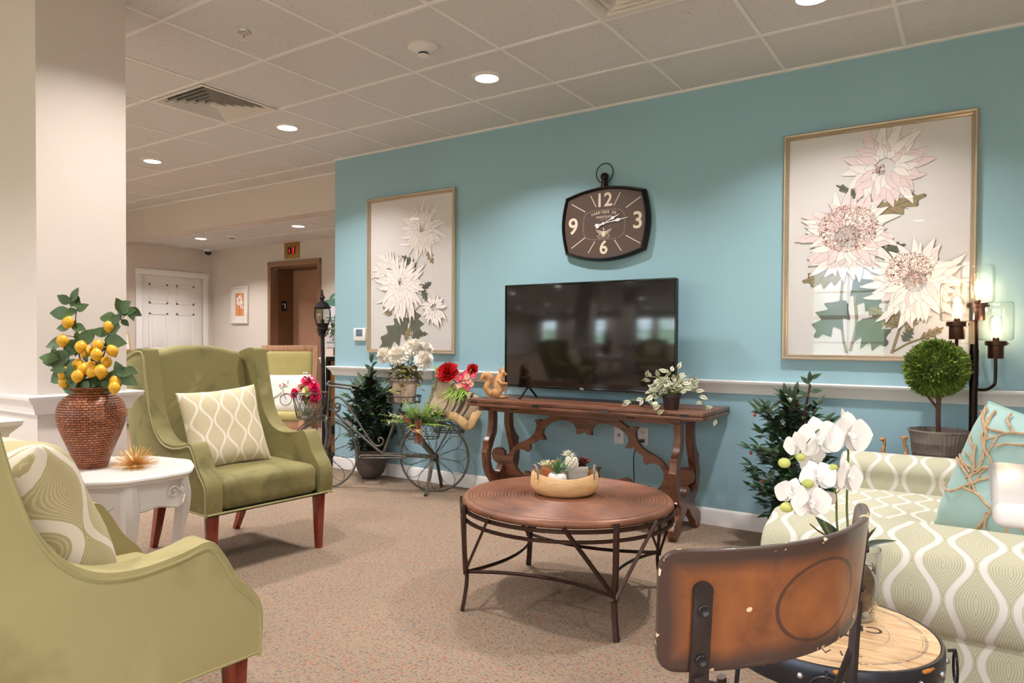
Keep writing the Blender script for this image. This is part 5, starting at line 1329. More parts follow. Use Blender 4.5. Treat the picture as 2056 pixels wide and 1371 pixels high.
def pompon(g, c, R, d=(0, -.4, .9), n=190, rr=random, W=.12):
    d = V(d).normalized(); q = V((0, 0, 1)).rotation_difference(d)
    for k in range(n):
        z = 1-1.45*(k+.5)/n; r = sqrt(max(0, 1-z*z)); a = k*2.39996; dr = V((r*cos(a), r*sin(a), z*.78)); dr = (dr+V((rr.uniform(-.1, .1), rr.uniform(-.1, .1), rr.uniform(-.1, .1)))).normalized()
        up_ = V((-cos(a)*z, -sin(a)*z, r+.01)); L = R*rr.uniform(.86, 1.08); g.leaf(V(c)+q @ (dr*R*.15), q @ dr, q @ up_, L*.92, R*W*1.5, .22 if z < .3 else -.22, .3, 4, 1.0)
    return g
def daisy(g, gc, c, R, d, n=10, rr=random):
    d = V(d).normalized(); q = V((0, 0, 1)).rotation_difference(d)
    for i in range(n):
        a = 2*pi*i/n; g.leaf(V(c)+q @ V((cos(a)*R*.15, sin(a)*R*.15, 0)), q @ V((cos(a), sin(a), .25)), q @ V((-.25*cos(a), -.25*sin(a), 1)), R*.9, R*.5, -.1, .15, 4)
    gc.sphere(V(c)+d*R*.1, R*.24, (1, 1, 1), 8, 6)
def onbike(x, y, z=0):
    M_ = TR(.445, -.64, 0) @ MX.Rotation(BU, 4, 'Z'); return M_ @ V((x, y, z))
# bouquet in the glass jar
t = thing('flower_jar', 'glass jar of pink and cream flowers in the front basket of the bicycle', 'flower vase', onbike(-.150, -.01, .5435), BU)
MB().lathe([(0, 0), (.046, 0), (.050, .006), (.050, .105), (.040, .125), (.042, .14), (.038, .14), (.036, .124), (.045, .105), (.045, .01), (0, .008)], 28).obj('jar', 'clear_glass', t)
g = MB(); rr = random.Random(11)
for k in range(12): a = k*2.4; g.tube([(.03*cos(a), .03*sin(a), .012), (-.01*cos(a), -.01*sin(a), .11), (-.03*cos(a), -.03*sin(a), .19)], .003, 5)
g.obj('stems', 'stem_green', t)
KB = .00385
def bp(x, y): return ((x-613)*KB, (841-y)*KB)
for x, y, r, m_ in ((593, 793, .045, 'petal_rose'), (620, 768, .05, 'petal_rose'), (634, 779, .045, 'petal_rose'), (612, 801, .04, 'petal_rose'), (638, 796, .048, 'petal_rose'), (606, 782, .042, 'petal_blush'), (623, 788, .048, 'petal_lemon'), (634, 806, .03, 'petal_rose')):
    X_, Z_ = bp(x, y); g = MB(); c = V((X_, rr.uniform(-.05, .02), Z_)); bloom(g, c, r, (X_*3, -.8, .6), 5, 9, .8, 1, rr); o = g.obj('flower', m_, t, smooth=180)
    if m_ == 'petal_blush': MB().sphere(c+V((0, -.02, .012)), .012).obj('flower_eye', 'stem_green', o)
for pts in (((616, 752), (622, 760), (618, 766)), ((632, 762), (634, 770)), ((603, 793), (607, 799)), ((597, 802), (603, 805), (600, 798))):
    g = MB()
    for x, y in pts:
        X_, Z_ = bp(x, y)
        for k in range(5): g.sphere((X_+rr.uniform(-.012, .012), -.04+rr.uniform(-.01, .01), Z_+rr.uniform(-.012, .012)), .007, u=6, v=5)
    g.obj('filler_flower', 'petal_pale', t)
# chrysanthemum pot on the seat tray
t = thing('chrysanthemum_pot', 'whitewashed wooden pot of large cream chrysanthemums on the bicycle seat tray', 'potted plant', onbike(SX+.005, 0, .676), BU)
MB().lathe([(0, 0), (.072, 0), (.100, .165), (.104, .165), (.104, .178), (.094, .178), (.092, .15), (0, .15)], 40, flute=(20, .035)).obj('pot', 'basket_wood', t, smooth=50)
MB().lathe([(.100, .148), (.105, .150), (.107, .176), (.102, .180)], 40).obj('rim_band', 'twig_grey', t)
mat('mum_leaf', (126, 116, 62), .55, var=.4, scale=14)
g = MB(); rr = random.Random(5)
for k in range(150):
    a = rr.uniform(0, 2*pi); r = rr.uniform(.01, .125); z = rr.uniform(.15, .30)-(.06 if r > .10 else 0); d = V((cos(a), sin(a), rr.uniform(-.8, .6)))
    for s5 in (-.5, 0, .5): g.leaf((r*cos(a), r*sin(a), z), d+V((-sin(a)*s5, cos(a)*s5, 0)), (0, 0, 1), .048, .024, .3, .2, 4)
g.obj('foliage', 'mum_leaf', t)
g = MB()
BL = [(783, 716, .070, -.02), (813, 716, .078, -.07), (840, 700, .074, .02), (857, 705, .066, .05), (861, 724, .074, -.04), (826, 702, .06, .06)]
P9 = []
for x, y, r, dy in BL:
    c = V(((x-820)*.00385, dy, (806-y)*.00385)); P9.append((c, r)); g.tube([(0, 0, .12), (c.x*.5, c.y*.5, .22), c], .003, 5)
g.obj('stems', 'stem_green', t)
for c, r in P9:
    g = MB(); g.sphere(c, r*.62, (1, 1, .8), 14, 10); pompon(g, c, r, (c.x*4, -.5, .8), 320, rr); g.obj('bloom', 'petal_cream', t, smooth=180)
# fern and succulents in the near rear basket
mat('fern_green', (156, 194, 66), .5, var=.35, scale=12); mat('sage_pale', (186, 190, 156), .6, var=.15)
t = thing('fern_arrangement', 'bright green fern with pale succulents in the near rear bicycle basket', 'artificial plant', onbike(.80, -.13, .430), BU)
g = MB(); rr = random.Random(21)
for k in range(80):
    a = rr.uniform(0, 2*pi); L = rr.uniform(.14, .25); el = RD(rr.uniform(15, 80)); d = V((cos(a)*cos(el)*1.25, sin(a)*cos(el)*.7-.15, sin(el)))
    base = V((rr.uniform(-.08, .08), rr.uniform(-.04, .04), .09)); pts = [base+d*L*q-V((0, 0, .12*L*q*q*2.2)) for q in [x/9 for x in range(10)]]
    g.tube(pts, .0013, 4)
    for i in range(1, 10):
        tn = (pts[i]-pts[i-1]).normalized(); sd = tn.cross(V((0, 0, 1))).normalized()
        for s5 in (-1, 1): g.leaf(pts[i], sd*s5+tn*.6, V((0, 0, 1)), .036*(1.15-i/10), .016, .1, .1, 3)
g.obj('fern_fronds', 'fern_green', t)
g = MB(); rosette(g, (.02, -.05, .155), 12, .05, .026, 20, -.2, 4, .3); rosette(g, (-.03, -.06, .15), 8, .035, .018, 20, -.2, 3, .3); g.tube([(0, 0, .05), (.02, -.05, .16)], .004); g.tube([(0, 0, .05), (-.03, -.06, .15)], .004); g.obj('pale_succulent', 'sage_pale', t)
g = MB()
for st in range(6):
    a = RD(155-st*22); L = .12 if st > 2 else .15; b0 = V((-.10+.03*st, -.05, .14)); tip = b0+V((cos(a)*L, -.03, sin(a)*L*.9))
    if st < 2: tip = b0+V((-.12-.02*st, -.06, -.02+.06*st))
    g.tube([b0, tip], .003, 5)
    for i in range(12):
        c = b0.lerp(tip, .2+.8*i/12); 
        g.leaf(c, V((cos(i*2.4), -.5, sin(i*2.4)))+(tip-b0).normalized(), (0, -1, 0), .028, .010, .1, .2, 3)
g.obj('pale_sprig', 'sage_pale', t)
# cinnamon bundle
mat('cinnamon', (138, 84, 58), .6, var=.3, scale=20, stretch=(1, 1, .2)); mat('twine', (196, 164, 122), .8, var=.2, scale=80, bmp=.4)
t = thing('cinnamon_bundle', 'bundle of cinnamon sticks tied with twine hanging on the near rear bicycle basket', 'decoration', onbike(.815, -.235, .395), BU)
rr = random.Random(2)
for k in range(11):
    x = rr.uniform(-.022, .022); y = rr.uniform(-.018, .012); L = rr.uniform(.15, .19); MB().tube([(x*1.35, y, rr.uniform(0, .02)), (x*.5, y*.7, .09), (x*.9-.004, y, L)], .0043, 7).obj('cinnamon_stick', 'cinnamon', t)
for k in range(4):
    MB().tube([(-.02-.012*k, .0, .10), (-.07, .01, .14+.012*k), (-.11-.006*k, .012, .17+.01*k)], .0043, 7).obj('cinnamon_stick', 'cinnamon', t)
g = MB()
for k in range(4): hoop(g, 0, -.003, .086+.006*k, .020, .020, .0032, 16)
g.tube(bez([(0, -.024, .095), (-.02, -.032, .11), (-.03, -.03, .10), (-.01, -.03, .092), (.02, -.03, .08), (.045, -.028, .06)], 5), .003, 6); g.sphere((0, -.026, .095), .012, (1.3, .8, 1), 10, 8); g.tube(bez([(-.02, -.022, .085), (-.05, -.02, .10), (-.07, -.018, .12)], 4), .003, 6)
g.obj('twine', 'twine', t)
# burlap sack with red flowers
m, n, b = nodes('burlap'); v = mapping(n); s9 = n.nodes.new('ShaderNodeSeparateXYZ'); n.links.new(v, s9.inputs[0])
u_ = mth(n, 'ADD', mth(n, 'MULTIPLY', s9.outputs[0], .93), mth(n, 'MULTIPLY', s9.outputs[2], -.36)); u_ = mth(n, 'ADD', u_, mth(n, 'MULTIPLY', mth(n, 'SINE', mth(n, 'MULTIPLY', s9.outputs[2], 22)), .012))
c = ramp(n, mth(n, 'MULTIPLY_ADD', u_, 2.6, .44), [(0, lin((204, 184, 156))), (.155, lin((204, 184, 156))), (.165, lin((88, 74, 70))), (.185, lin((88, 74, 70))), (.195, lin((204, 184, 156))), (.30, lin((208, 188, 160))), (.31, lin((88, 74, 70))), (.34, lin((88, 74, 70))), (.35, lin((206, 186, 158))), (.40, lin((88, 74, 70))), (.48, lin((90, 76, 70))), (.49, lin((206, 186, 158))), (.55, lin((86, 74, 70))), (.58, lin((86, 74, 70))), (.59, lin((206, 184, 154))), (.86, lin((206, 184, 154))), (.87, lin((88, 74, 68))), (.90, lin((88, 74, 68))), (.91, lin((204, 178, 142)))])
c.node.color_ramp.interpolation = 'CONSTANT'
n.links.new(mixc(n, mth(n, 'MULTIPLY', noise(n, v, 150, 2), .3), c, lin((150, 124, 96))), b.inputs['Base Color']); b.inputs['Roughness'].default_value = .9; bump(n, b, noise(n, v, 260, 2), .4, .003)
mat('burlap_lining', (204, 168, 122), .85, var=.12, scale=20, bmp=.2, bscale=200)
t = thing('burlap_sack', 'striped burlap sack leaning out of the far rear bicycle basket', 'sack', onbike(1.0, .015, .46), BU)
ol = [(-.105, .40), (-.13, .35), (-.165, .26), (-.205, .175), (-.18, .145), (-.09, .125), (.0, .115), (.06, .10), (.12, .075), (.16, .10), (.215, .16), (.225, .215), (.19, .27), (.12, .305), (.04, .345), (-.03, .395), (-.07, .415)]
ol = bez2(ol, 4)
cx_, cz_ = -.0, .24
def rws(prof): return [[V((cx_+(x-cx_)*k, y+.012*sin(9*x+4*z), cz_+(z-cz_)*k)) for x, z in ol] for k, y in prof]
g = MB(); loft(g, rws([(.6, .078), (.88, .070), (1, .045), (1.02, 0), (1.0, -.045), (.93, -.070), (.80, -.082), (.6, -.088)])); g.obj('sack_body', 'burlap', t, smooth=180)
g = MB(); g.tube(bez([(-.02, -.06, .135), (.05, -.085, .115), (.10, -.095, .085), (.135, -.09, .055), (.165, -.085, .065), (.19, -.07, .12), (.215, -.05, .165)], 5), [(.014+.006*sin(k*.6), .034) for k in range(31)], 10, flat=(0, 1, 0)); g.obj('rolled_edge', 'burlap_lining', t, smooth=180)
t = thing('wired_garland', 'thin grey leafy garland draped down the left side of the burlap sack', 'artificial plant', onbike(.88, -.075, .60), BU)
g = MB(); rr = random.Random(6); pts = bez([(-.05, -.0, .02), (-.035, .0, .08), (-.01, .0, .14), (.0, .0, .20), (.01, .01, .255), (.04, .0, .255), (.07, -.0, .24)], 8)
g.tube(pts, .002, 5)
for p in pts:
    for k in range(7): d = V((rr.uniform(-1, 1), rr.uniform(-1, .2), rr.uniform(-1, 1))); g.leaf(p, d, (0, -1, 0), .018, .008, .1, .1, 3)
g.obj('foliage', 'sage_grey', t) if 'sage_grey' in MATS else None
mat('sage_grey', (150, 158, 138), .6, var=.25, scale=40)
if g.b.is_valid: g.obj('foliage', 'sage_grey', t)
MB().tube([(.0, .0, .25), (.0, 0, .32)], .004, 6).obj('stem', 'green_leaf', t)
t = thing('red_flower_bunch', 'red peonies with small pink daisies sticking out of the burlap sack', 'artificial flowers', onbike(1.05, .01, .76), BU)
KR = .00385
def rp(x, y): return ((x-928)*KR, (795-y)*KR)
rr = random.Random(13)
for x, y, r, dy in ((912, 754, .082, -.09), (958, 748, .045, -.03)):
    X_, Z_ = rp(x, y); g = MB(); bloom(g, (X_, dy, Z_-.01), r, (-.1, -.8, .5), 7, 13, .75, 1, rr); g.obj('peony', 'petal_red', t, smooth=180)
gc = MB()
for m_, L in (('petal_rose', [(940, 765), (935, 770), (954, 785), (948, 758), (965, 762), (946, 779)]), ('petal_blush', [(946, 772), (938, 781), (955, 772), (960, 778), (952, 764)])):
    for x, y in L: X_, Z_ = rp(x, y); g = MB(); daisy(g, gc, (X_, -.10-rr.uniform(0, .03), Z_), .026, (rr.uniform(-.4, .4), -1, .3), 9, rr); g.obj('small_daisy', m_, t)
gc.obj('daisy_centre', 'stamen_yellow', t)
g = MB()
for x, y in ((912, 754), (958, 748), (940, 765), (954, 785), (938, 781), (960, 778)): X_, Z_ = rp(x, y); g.tube(bez([(0, 0, -.08), (X_*.5, -.03, Z_*.4), (X_, -.07, Z_-.01)], 4), .003, 5)
for k in range(26): a = rr.uniform(-2.9, -.3); g.leaf((rr.uniform(-.03, .10), -.09, rr.uniform(.0, .05)), (cos(a), -.6, sin(a)*.5), (0, -1, .5), rr.uniform(.06, .13), .010, .4, .2, 4)
g.leaf((-.12, -.06, .14), (-.6, -.2, .6), (0, -1, 0), .07, .04, .1)
g.obj('leaves', 'fern_green', t)

# ================================================================== POTTED PLANTS ON THE FLOOR
def leafy(g, gb, base, hgt, rad, n, L, W, rr, bare=.1, berries=None, top=1.0, low=.0):
    stems = []
    for s_ in range(n):
        a = rr.uniform(0, 2*pi); f = (s_+.5)/n; zt = hgt*(low+(1-low)*f)
        r = rad*(sin(pi*min(1, .16+f*.78))**.55)*rr.uniform(.6, 1.05)*(.4 if f > .93 else 1)
        p0 = V((0, 0, max(0, zt-.28*hgt))); p3 = V((r*cos(a), r*sin(a), zt)); pts = bez([p0, p0.lerp(p3, .4)+V((0, 0, .05*hgt)), p3], 5); gb.tube(pts, .0022, 4)
        for i in range(3, len(pts)):
            for k in range(2):
                b_ = rr.uniform(0, 2*pi); tn = (pts[i]-pts[i-1]).normalized(); d = tn*.7+V((cos(b_), sin(b_), rr.uniform(-.5, .5)))
                g.leaf(pts[i], d, V((rr.uniform(-.4, .4), rr.uniform(-.6, .1), 1)), L*rr.uniform(.7, 1.15), W*rr.uniform(.8, 1.15), rr.uniform(0, .35), .18, 4)
        g.leaf(p3, (p3-p0).normalized(), (0, -.4, 1), L, W, .1, .15, 4)
        if berries is not None and rr.random() < .5: berries.append(p3+V((rr.uniform(-.02, .02), rr.uniform(-.03, 0), -.02)))
mat('stone_pot', (86, 76, 70), .85, var=.3, scale=10, bmp=.3, bscale=40); mat('berry_dark', (70, 34, 38), .3, var=.3, scale=40); mat('berry_orange', (214, 104, 56), .35)
t = thing('potted_ficus', 'leafy dark green plant in a round charcoal pot behind the garden bicycle', 'potted plant', (.474, -.165, 0))
MB().lathe([(0, .012), (.07, .012), (.105, .05), (.125, .11), (.130, .17), (.127, .225), (.134, .235), (.134, .245), (.120, .245), (.115, .22), (0, .21)], 32).obj('pot', 'stone_pot', t, smooth=50)
for k in range(3): MB().sphere((.07*cos(k*2.1), .07*sin(k*2.1), .014), .014).obj('pot_foot', 'stone_pot', t)
MB().lathe([(0, .222), (.116, .218)], 20).obj('soil', 'soil', t)
rr = random.Random(17); g, gb, be = MB(), MB(), []
leafy(g, gb, 0, .62, .225, 52, .105, .042, rr, berries=be, low=.05); 
for b2_ in (g.b, gb.b): bmesh.ops.translate(b2_, verts=b2_.verts, vec=(0, 0, .22))
for v in list(g.b.verts)+list(gb.b.verts):
    v.co.y = min(v.co.y, .150)
gb.tube(bez([(0, 0, .2), (.02, 0, .45), (.0, 0, .7), (.03, -.02, .93)], 6), .008, 6)
for z, a in ((.90, 2.6), (.93, .5), (.95, 1.6), (.87, .3), (.84, 2.9), (.96, 1.2)): g.leaf((.025, -.02, z), (cos(a), -.2, sin(a)), (0, -1, .3), .085, .034, .1, .15, 5)
g.obj('foliage', 'green_leaf_dark', t); gb.obj('branches', 'stem_brown', t)
for k, p in enumerate(be[:22]): MB().sphere(V((p.x, min(p.y, .14), p.z+.22)), .009, (1, 1, 1.2), 8, 6).obj('berry', 'berry_dark' if k % 7 else 'berry_orange', t)
t = thing('potted_olive', 'dark green shrub with red and black berries behind the white orchid', 'potted plant', (3.80, -.30, 0))
MB().lathe([(0, 0), (.085, 0), (.115, .20), (.120, .20), (.120, .215), (.108, .215), (.105, .19), (0, .185)], 28).obj('pot', 'burgundy', t)
MB().lathe([(0, .20), (.108, .196)], 20).obj('soil', 'soil', t)
rr = random.Random(27); g, gb, be = MB(), MB(), []
leafy(g, gb, 0, .66, .225, 70, .080, .032, rr, berries=be, low=.0)
for b2_ in (g.b, gb.b): bmesh.ops.translate(b2_, verts=b2_.verts, vec=(-.03, 0, .20))
for v in list(g.b.verts)+list(gb.b.verts): v.co.y = min(v.co.y, .27)
gb.tube(bez([(0, 0, .19), (-.01, 0, .45), (.03, 0, .7), (.07, -.02, .92)], 6), .007, 6)
for z, a in ((.92, 2.4), (.95, .5), (.93, 1.6), (.88, .2), (.86, 2.9)): g.leaf((.07, -.02, z), (cos(a), -.2, sin(a)), (0, -1, .3), .065, .026, .1, .15, 5)
g.obj('foliage', 'green_leaf_dark', t); gb.obj('branches', 'stem_brown', t)
mat('berry_red', (160, 52, 44), .3, var=.2, scale=40)
for k, p in enumerate(be[:40]): MB().sphere(p+V((-.03, 0, .20)), .0085, (1, 1, 1.25), 8, 6).obj('berry', 'berry_red' if k % 3 == 0 else 'berry_dark', t)

# ================================================================== ON THE CONSOLE
def blob(name, parts, mt, parent, vox=.003, smooth_it=6):
    """one continuous carved body: overlapping balls and tapers fused by a voxel remesh"""
    g = MB()
    for p in parts:
        if p[0] == 's': g.sphere(p[1], 1, p[2], 14, 10, rot=(RY(p[3]) if len(p) > 3 else None))
        else: g.tube(bez(p[1], 4), p[2] if not isinstance(p[2], list) else [x for x in (lambda R: [R[int(i/4)]+(R[min(len(R)-1, int(i/4)+1)]-R[int(i/4)])*(i % 4)/4 for i in range((len(R)-1)*4+1)])(p[2])], 10)
    o = g.obj(name, mt, parent, smooth=180)
    k = o.modifiers.new('fuse', 'REMESH'); k.mode = 'VOXEL'; k.voxel_size = vox; k.use_smooth_shade = True
    k = o.modifiers.new('soften', 'SMOOTH'); k.iterations = smooth_it; k.factor = .5
    return o
t = thing('squirrel_figurine', 'carved wooden squirrel figurine on the left end of the console table', 'figurine', (1.885, -.375, ZC+.001), DR)
kk = .00052*1.0
blob('body', [('s', (.026, 0, .172), (.024, .019, .021)), ('s', (.046, 0, .164), (.014, .011, .011)), ('t', [(.012, -.012, .182), (.006, -.014, .202), (.002, -.014, .216)], [.010, .008, .002]), ('t', [(.030, .012, .186), (.034, .014, .204), (.036, .014, .218)], [.010, .008, .002]),
    ('t', [(.018, 0, .165), (.006, 0, .135), (-.002, 0, .09), (.0, 0, .045)], [.020, .028, .038, .042]), ('s', (-.012, -.016, .038), (.038, .026, .036)), ('s', (-.012, .016, .038), (.038, .026, .036)), ('s', (.022, -.02, .010), (.028, .012, .010)), ('s', (.046, .018, .010), (.028, .012, .010)),
    ('t', [(.0, -.028, .125), (.018, -.036, .105), (.044, -.022, .100), (.056, -.006, .104)], [.013, .012, .009, .008]), ('t', [(.010, .026, .125), (.03, .03, .105), (.05, .014, .100), (.060, .004, .094)], [.013, .011, .009, .007]), ('t', [(.056, 0, .104), (.056, .004, .07), (.048, .006, .03)], [.007, .008, .006]),
    ('t', [(-.035, 0, .02), (-.066, 0, .038), (-.082, 0, .075), (-.066, 0, .112), (-.060, 0, .140), (-.082, 0, .160), (-.108, 0, .142), (-.122, 0, .108)], [.016, .022, .024, .022, .027, .026, .018, .005])], 'carved_wood', t, .0028, 4)
g = MB(); g.sphere((.036, -.0175, .177), .0032, u=8, v=6); g.sphere((.036, .0175, .177), .0032, u=8, v=6); g.obj('eyes', 'black_gloss', t)
# trailing variegated plant
mat('varieg_pale', (206, 200, 180), .45, var=.08, scale=30); mat('varieg_green', (116, 134, 84), .45, var=.25, scale=30); mat('nursery_pot', (54, 36, 32), .45, var=.1)
t = thing('trailing_plant', 'variegated trailing houseplant in a dark brown pot on the right end of the console table', 'potted plant', (3.13, -.405, ZC+.001), DR)
MB().lathe([(0, 0), (.040, 0), (.052, .072), (.057, .072), (.058, .094), (.052, .094), (.050, .08), (0, .08)], 28).obj('pot', 'nursery_pot', t)
KT = .00293; gp, gg, gs = MB(), MB(), MB(); rr = random.Random(31)
def tv(x, y): return ((x-1352)*KT, (818-y)*KT)
def vleaf(p, d, nrm, L):
    gp.leaf(p, d, nrm, L, L*.50, .15, .12, 5); n_ = V(nrm).normalized(); gg.leaf(V(p)+n_*.0012, d, nrm, L*.96, L*.12, .15, .12, 5); 
    d_ = V(d).normalized(); sd = d_.cross(n_).normalized()
    for s5 in (-1, 1): gg.leaf(V(p)+n_*.0008+sd*s5*L*.13, d_+sd*s5*.12, nrm, L*.75, L*.10, .15, .1, 4)
vines = [[(1352, 790), (1330, 770), (1312, 785), (1306, 810), (1318, 828)], [(1352, 790), (1320, 775), (1296, 795), (1270, 798), (1245, 800)], [(1352, 790), (1385, 775), (1402, 785), (1415, 808), (1428, 826), (1440, 840)], [(1352, 790), (1330, 760), (1306, 752), (1292, 762)], [(1352, 790), (1345, 760), (1342, 738)], [(1352, 790), (1362, 755), (1364, 732)], [(1352, 790), (1378, 762), (1400, 748)], [(1352, 790), (1380, 770), (1398, 768)], [(1352, 790), (1335, 765), (1322, 750)], [(1352, 790), (1325, 790), (1318, 806)]]
for i, vn in enumerate(vines):
    P0 = [V((tv(x, y)[0], -.02-.02*k if i in (0, 9, 1) else -.03+.012*k, max(.012, tv(x, y)[1]) if i not in (0, 2) or True else 0)) for k, (x, y) in enumerate(vn)]
    if i == 2: P0 = [V((tv(x, y)[0], -.01*k, tv(x, y)[1])) for k, (x, y) in enumerate(vn)]
    if i == 0: P0 = [V((tv(x, y)[0], -.035*k, tv(x, y)[1]+.004)) for k, (x, y) in enumerate(vn)]
    sm = bez(P0, 4); gs.tube(sm, .0022, 5)
    for j in range(3, len(sm), 2 if i != 2 else 2):
        a = rr.uniform(0, 2*pi); tn = (sm[j]-sm[j-1]).normalized(); vleaf(sm[j], tn*.5+V((cos(a), rr.uniform(-.9, .2), sin(a)*.9)), V((rr.uniform(-.3, .3), -1, .4)), rr.uniform(.040, .058))
for k in range(75):
    a = rr.uniform(0, 2*pi); r = rr.uniform(0, .12); z = .10+rr.uniform(0, .11)*(1.25-r/.12); vleaf((r*cos(a), r*.7*sin(a), z), (cos(a), sin(a)*.7-.3, rr.uniform(-.3, .9)), (rr.uniform(-.4, .4), -1, .6), rr.uniform(.038, .056))
for k in range(14): a = k*.45; gs.tube(bez([(0, 0, .08), (.03*cos(a), .03*sin(a), .13), (.10*cos(a), .07*sin(a), .15+.02*sin(k))], 4), .002, 5)
gs.obj('stems', 'stem_green', t); gp.obj('leaves', 'varieg_pale', t); gg.obj('leaf_stripes', 'varieg_green', t)

# ================================================================== BEHIND THE LOVESEAT
t = thing('sofa_table', 'narrow dark side table hidden between the loveseat arm and the blue wall', 'table', (4.345, -.20, 0))
MB().b2(-.20, .245, -.135, .125, .470, .49, .003).obj('tabletop', 'walnut', t)
for x in (-.18, .22):
    for y in (-.11, .10): MB().box((x, y, .235), (.03, .03, .47), .002).obj('leg', 'walnut_z', t)
mat('zinc', (136, 124, 118), .55, .35, var=.22, scale=16); mat('topiary_green', (104, 124, 44), .6, var=.55, scale=26)
t = thing('topiary', 'round clipped topiary ball in a ribbed grey metal bucket', 'potted plant', (4.452, -.205, .4905))
MB().lathe([(0, 0), (.096, 0), (.112, .10), (.114, .102), (.113, .108), (.1145, .112), (.117, .150), (.119, .152), (.118, .158), (.128, .208), (.134, .210), (.134, .217), (.128, .219), (.122, .21), (.112, .15), (0, .15)], 160, flute=(40, .022)).obj('bucket', 'zinc', t, smooth=60)
MB().lathe([(0, .18), (.118, .176)], 24).obj('soil', 'soil', t)
g = MB(); g.tube(bez([(.004, 0, .16), (-.001, 0, .28), (.002, 0, .42)], 5), .011, 8); g.tube([(0, 0, .32), (-.05, 0, .39)], .007, 6); g.obj('trunk', 'stem_brown', t)
g = MB(); rr = random.Random(3); c = V((-.012, 0, .527)); g.sphere(c, .118, u=20, v=14)
for k in range(1100):
    z = 1-2*(k+.5)/1100; r = sqrt(1-z*z); a = k*2.39996; d = V((r*cos(a), r*sin(a), z)); R = .118+.012*NZ.noise(d*6); p = c+d*R; tw = d.orthogonal(); q = Q(d, rr.uniform(0, 6.28)); tw = q @ tw
    for s5 in (-.8, 0, .8): g.leaf(p, d+tw*s5, tw.cross(d), rr.uniform(.030, .042), .013, .25, .2, 3)
g.obj('foliage_ball', 'topiary_green', t)
def giraffe(x, y, face, label, hh, tilt):
    t = thing('giraffe_figurine', label, 'figurine', (x, y, .491), DR, None)
    s5 = face
    blob('body', [('s', (0, 0, .062), (.030, .014, .017)), ('t', [(-.018, -.007, .06), (-.02, -.009, 0.004)], [.006, .004]), ('t', [(-.018, .007, .06), (-.02, .009, .004)], [.006, .004]), ('t', [(.018, -.007, .06), (.02, -.009, .004)], [.006, .004]), ('t', [(.018, .007, .06), (.02, .009, .004)], [.006, .004]),
        ('t', [(s5*.02, 0, .065), (s5*.03, 0, .10), (s5*.022, 0, .125), (s5*tilt, 0, hh)], [.012, .009, .0075, .008]), ('s', (s5*(tilt+.008), 0, hh+.002), (.018, .009, .009)), ('t', [(s5*(tilt-.006), .003, hh), (s5*(tilt-.010), .004, hh+.02)], [.004, .002])], 'carved_wood', t, .002, 2)
    g = MB()
    for z in (.10, .125, .15): g.sphere((s5*.024, -.008, z), .003, u=6, v=5)
    g.obj('spots', 'stem_brown', t)
giraffe(4.235, -.215, -1, 'small carved giraffe figurine looking left beside the metal bucket', .150, .026); giraffe(4.292, -.235, 1, 'small carved giraffe figurine standing tallest beside the metal bucket', .165, .012)
# three bulb floor lamp
mat('filament', (255, 190, 110), .4, emit=30); mat('lamp_bronze', (78, 50, 38), .32, .75, var=.15)
t = thing('floor_lamp', 'dark bronze floor lamp with three clear glass cylinder shades and glowing bulbs', 'floor lamp', (4.597, -.115, 0), DR)
MB().lathe([(0, 0), (.09, 0), (.09, .012), (.03, .02), (.019, .03), (0, .03)], 32).obj('base', 'dark_bronze', t)
MB().lathe([(.0185, .02), (.0185, .93), (.0205, .93), (.0205, 1.115), (.0185, 1.115), (.0185, 1.142), (0, 1.142)], 20).obj('pole', 'dark_bronze', t)
def shade(x, y, z, armz, n_):
    s_ = x and (1 if x > 0 else -1); L = .10
    pts = [(0, 0, armz), (x*.55, y*.55, armz-.002), (x*.92, y*.92, armz+.02), (x, y, armz+.05), (x, y, z)] if abs(armz-z) > .09 else [(0, 0, armz), (x*.5, y*.5, armz-.02), (x*.95, y*.95, armz), (x, y, z)]
    a_ = MB().tube(bez(pts, 6), .0075, 8).obj('arm', 'dark_bronze', t)
    s4 = MB().lathe([(0, 0), (.032, 0), (.034, .004), (.034, .062), (.046, .066), (.047, .084), (.044, .088), (.014, .088), (.014, .104), (0, .104)], 28, c=(x, y, z)).obj('socket', 'lamp_bronze', a_)
    g = MB(); g.tube([(x-.058, y, z+.075), (x+.058, y, z+.075)], .0022, 6); g.sphere((x+.060, y, z+.075), .0045, u=8, v=6); g.obj('screws', 'lamp_bronze', s4)
    MB().lathe([(.040, .090), (.066, .091), (.074, .099), (.075, .25), (.072, .276), (.064, .282), (.060, .284)], 36, c=(x, y, z)).obj('glass_shade', 'clear_glass', a_, smooth=60)
    MB().lathe([(.012, .104), (.014, .115), (.026, .155), (.031, .18), (.028, .20), (.014, .216), (0, .221)], 20, c=(x, y, z)).obj('bulb', 'clear_glass', a_, smooth=60)
    g = MB()
    for k in range(8): b_ = k*pi/4; g.tube([(x+.005*cos(b_), y+.005*sin(b_), z+.125), (x+.014*cos(b_), y+.014*sin(b_), z+.16), (x+.010*cos(b_), y+.010*sin(b_), z+.198)], .0016, 5)
    g.tube([(x, y, z+.104), (x, y, z+.13)], .004); g.obj('filament', 'filament', a_)
    l = bpy.data.lights.new('bulb_light', 'POINT'); l.energy = 3.0; l.color = (1, .72, .42); l.shadow_soft_size = .03
    o = bpy.data.objects.new('bulb_light', l); COL.objects.link(o); o.parent = t; o.location = (x, y, z+.165)
shade(.088, -.03, 1.070, .915, 0); shade(-.108, -.03, 1.165, .995, 1); shade(.05, .055, 1.262, 1.075, 2)

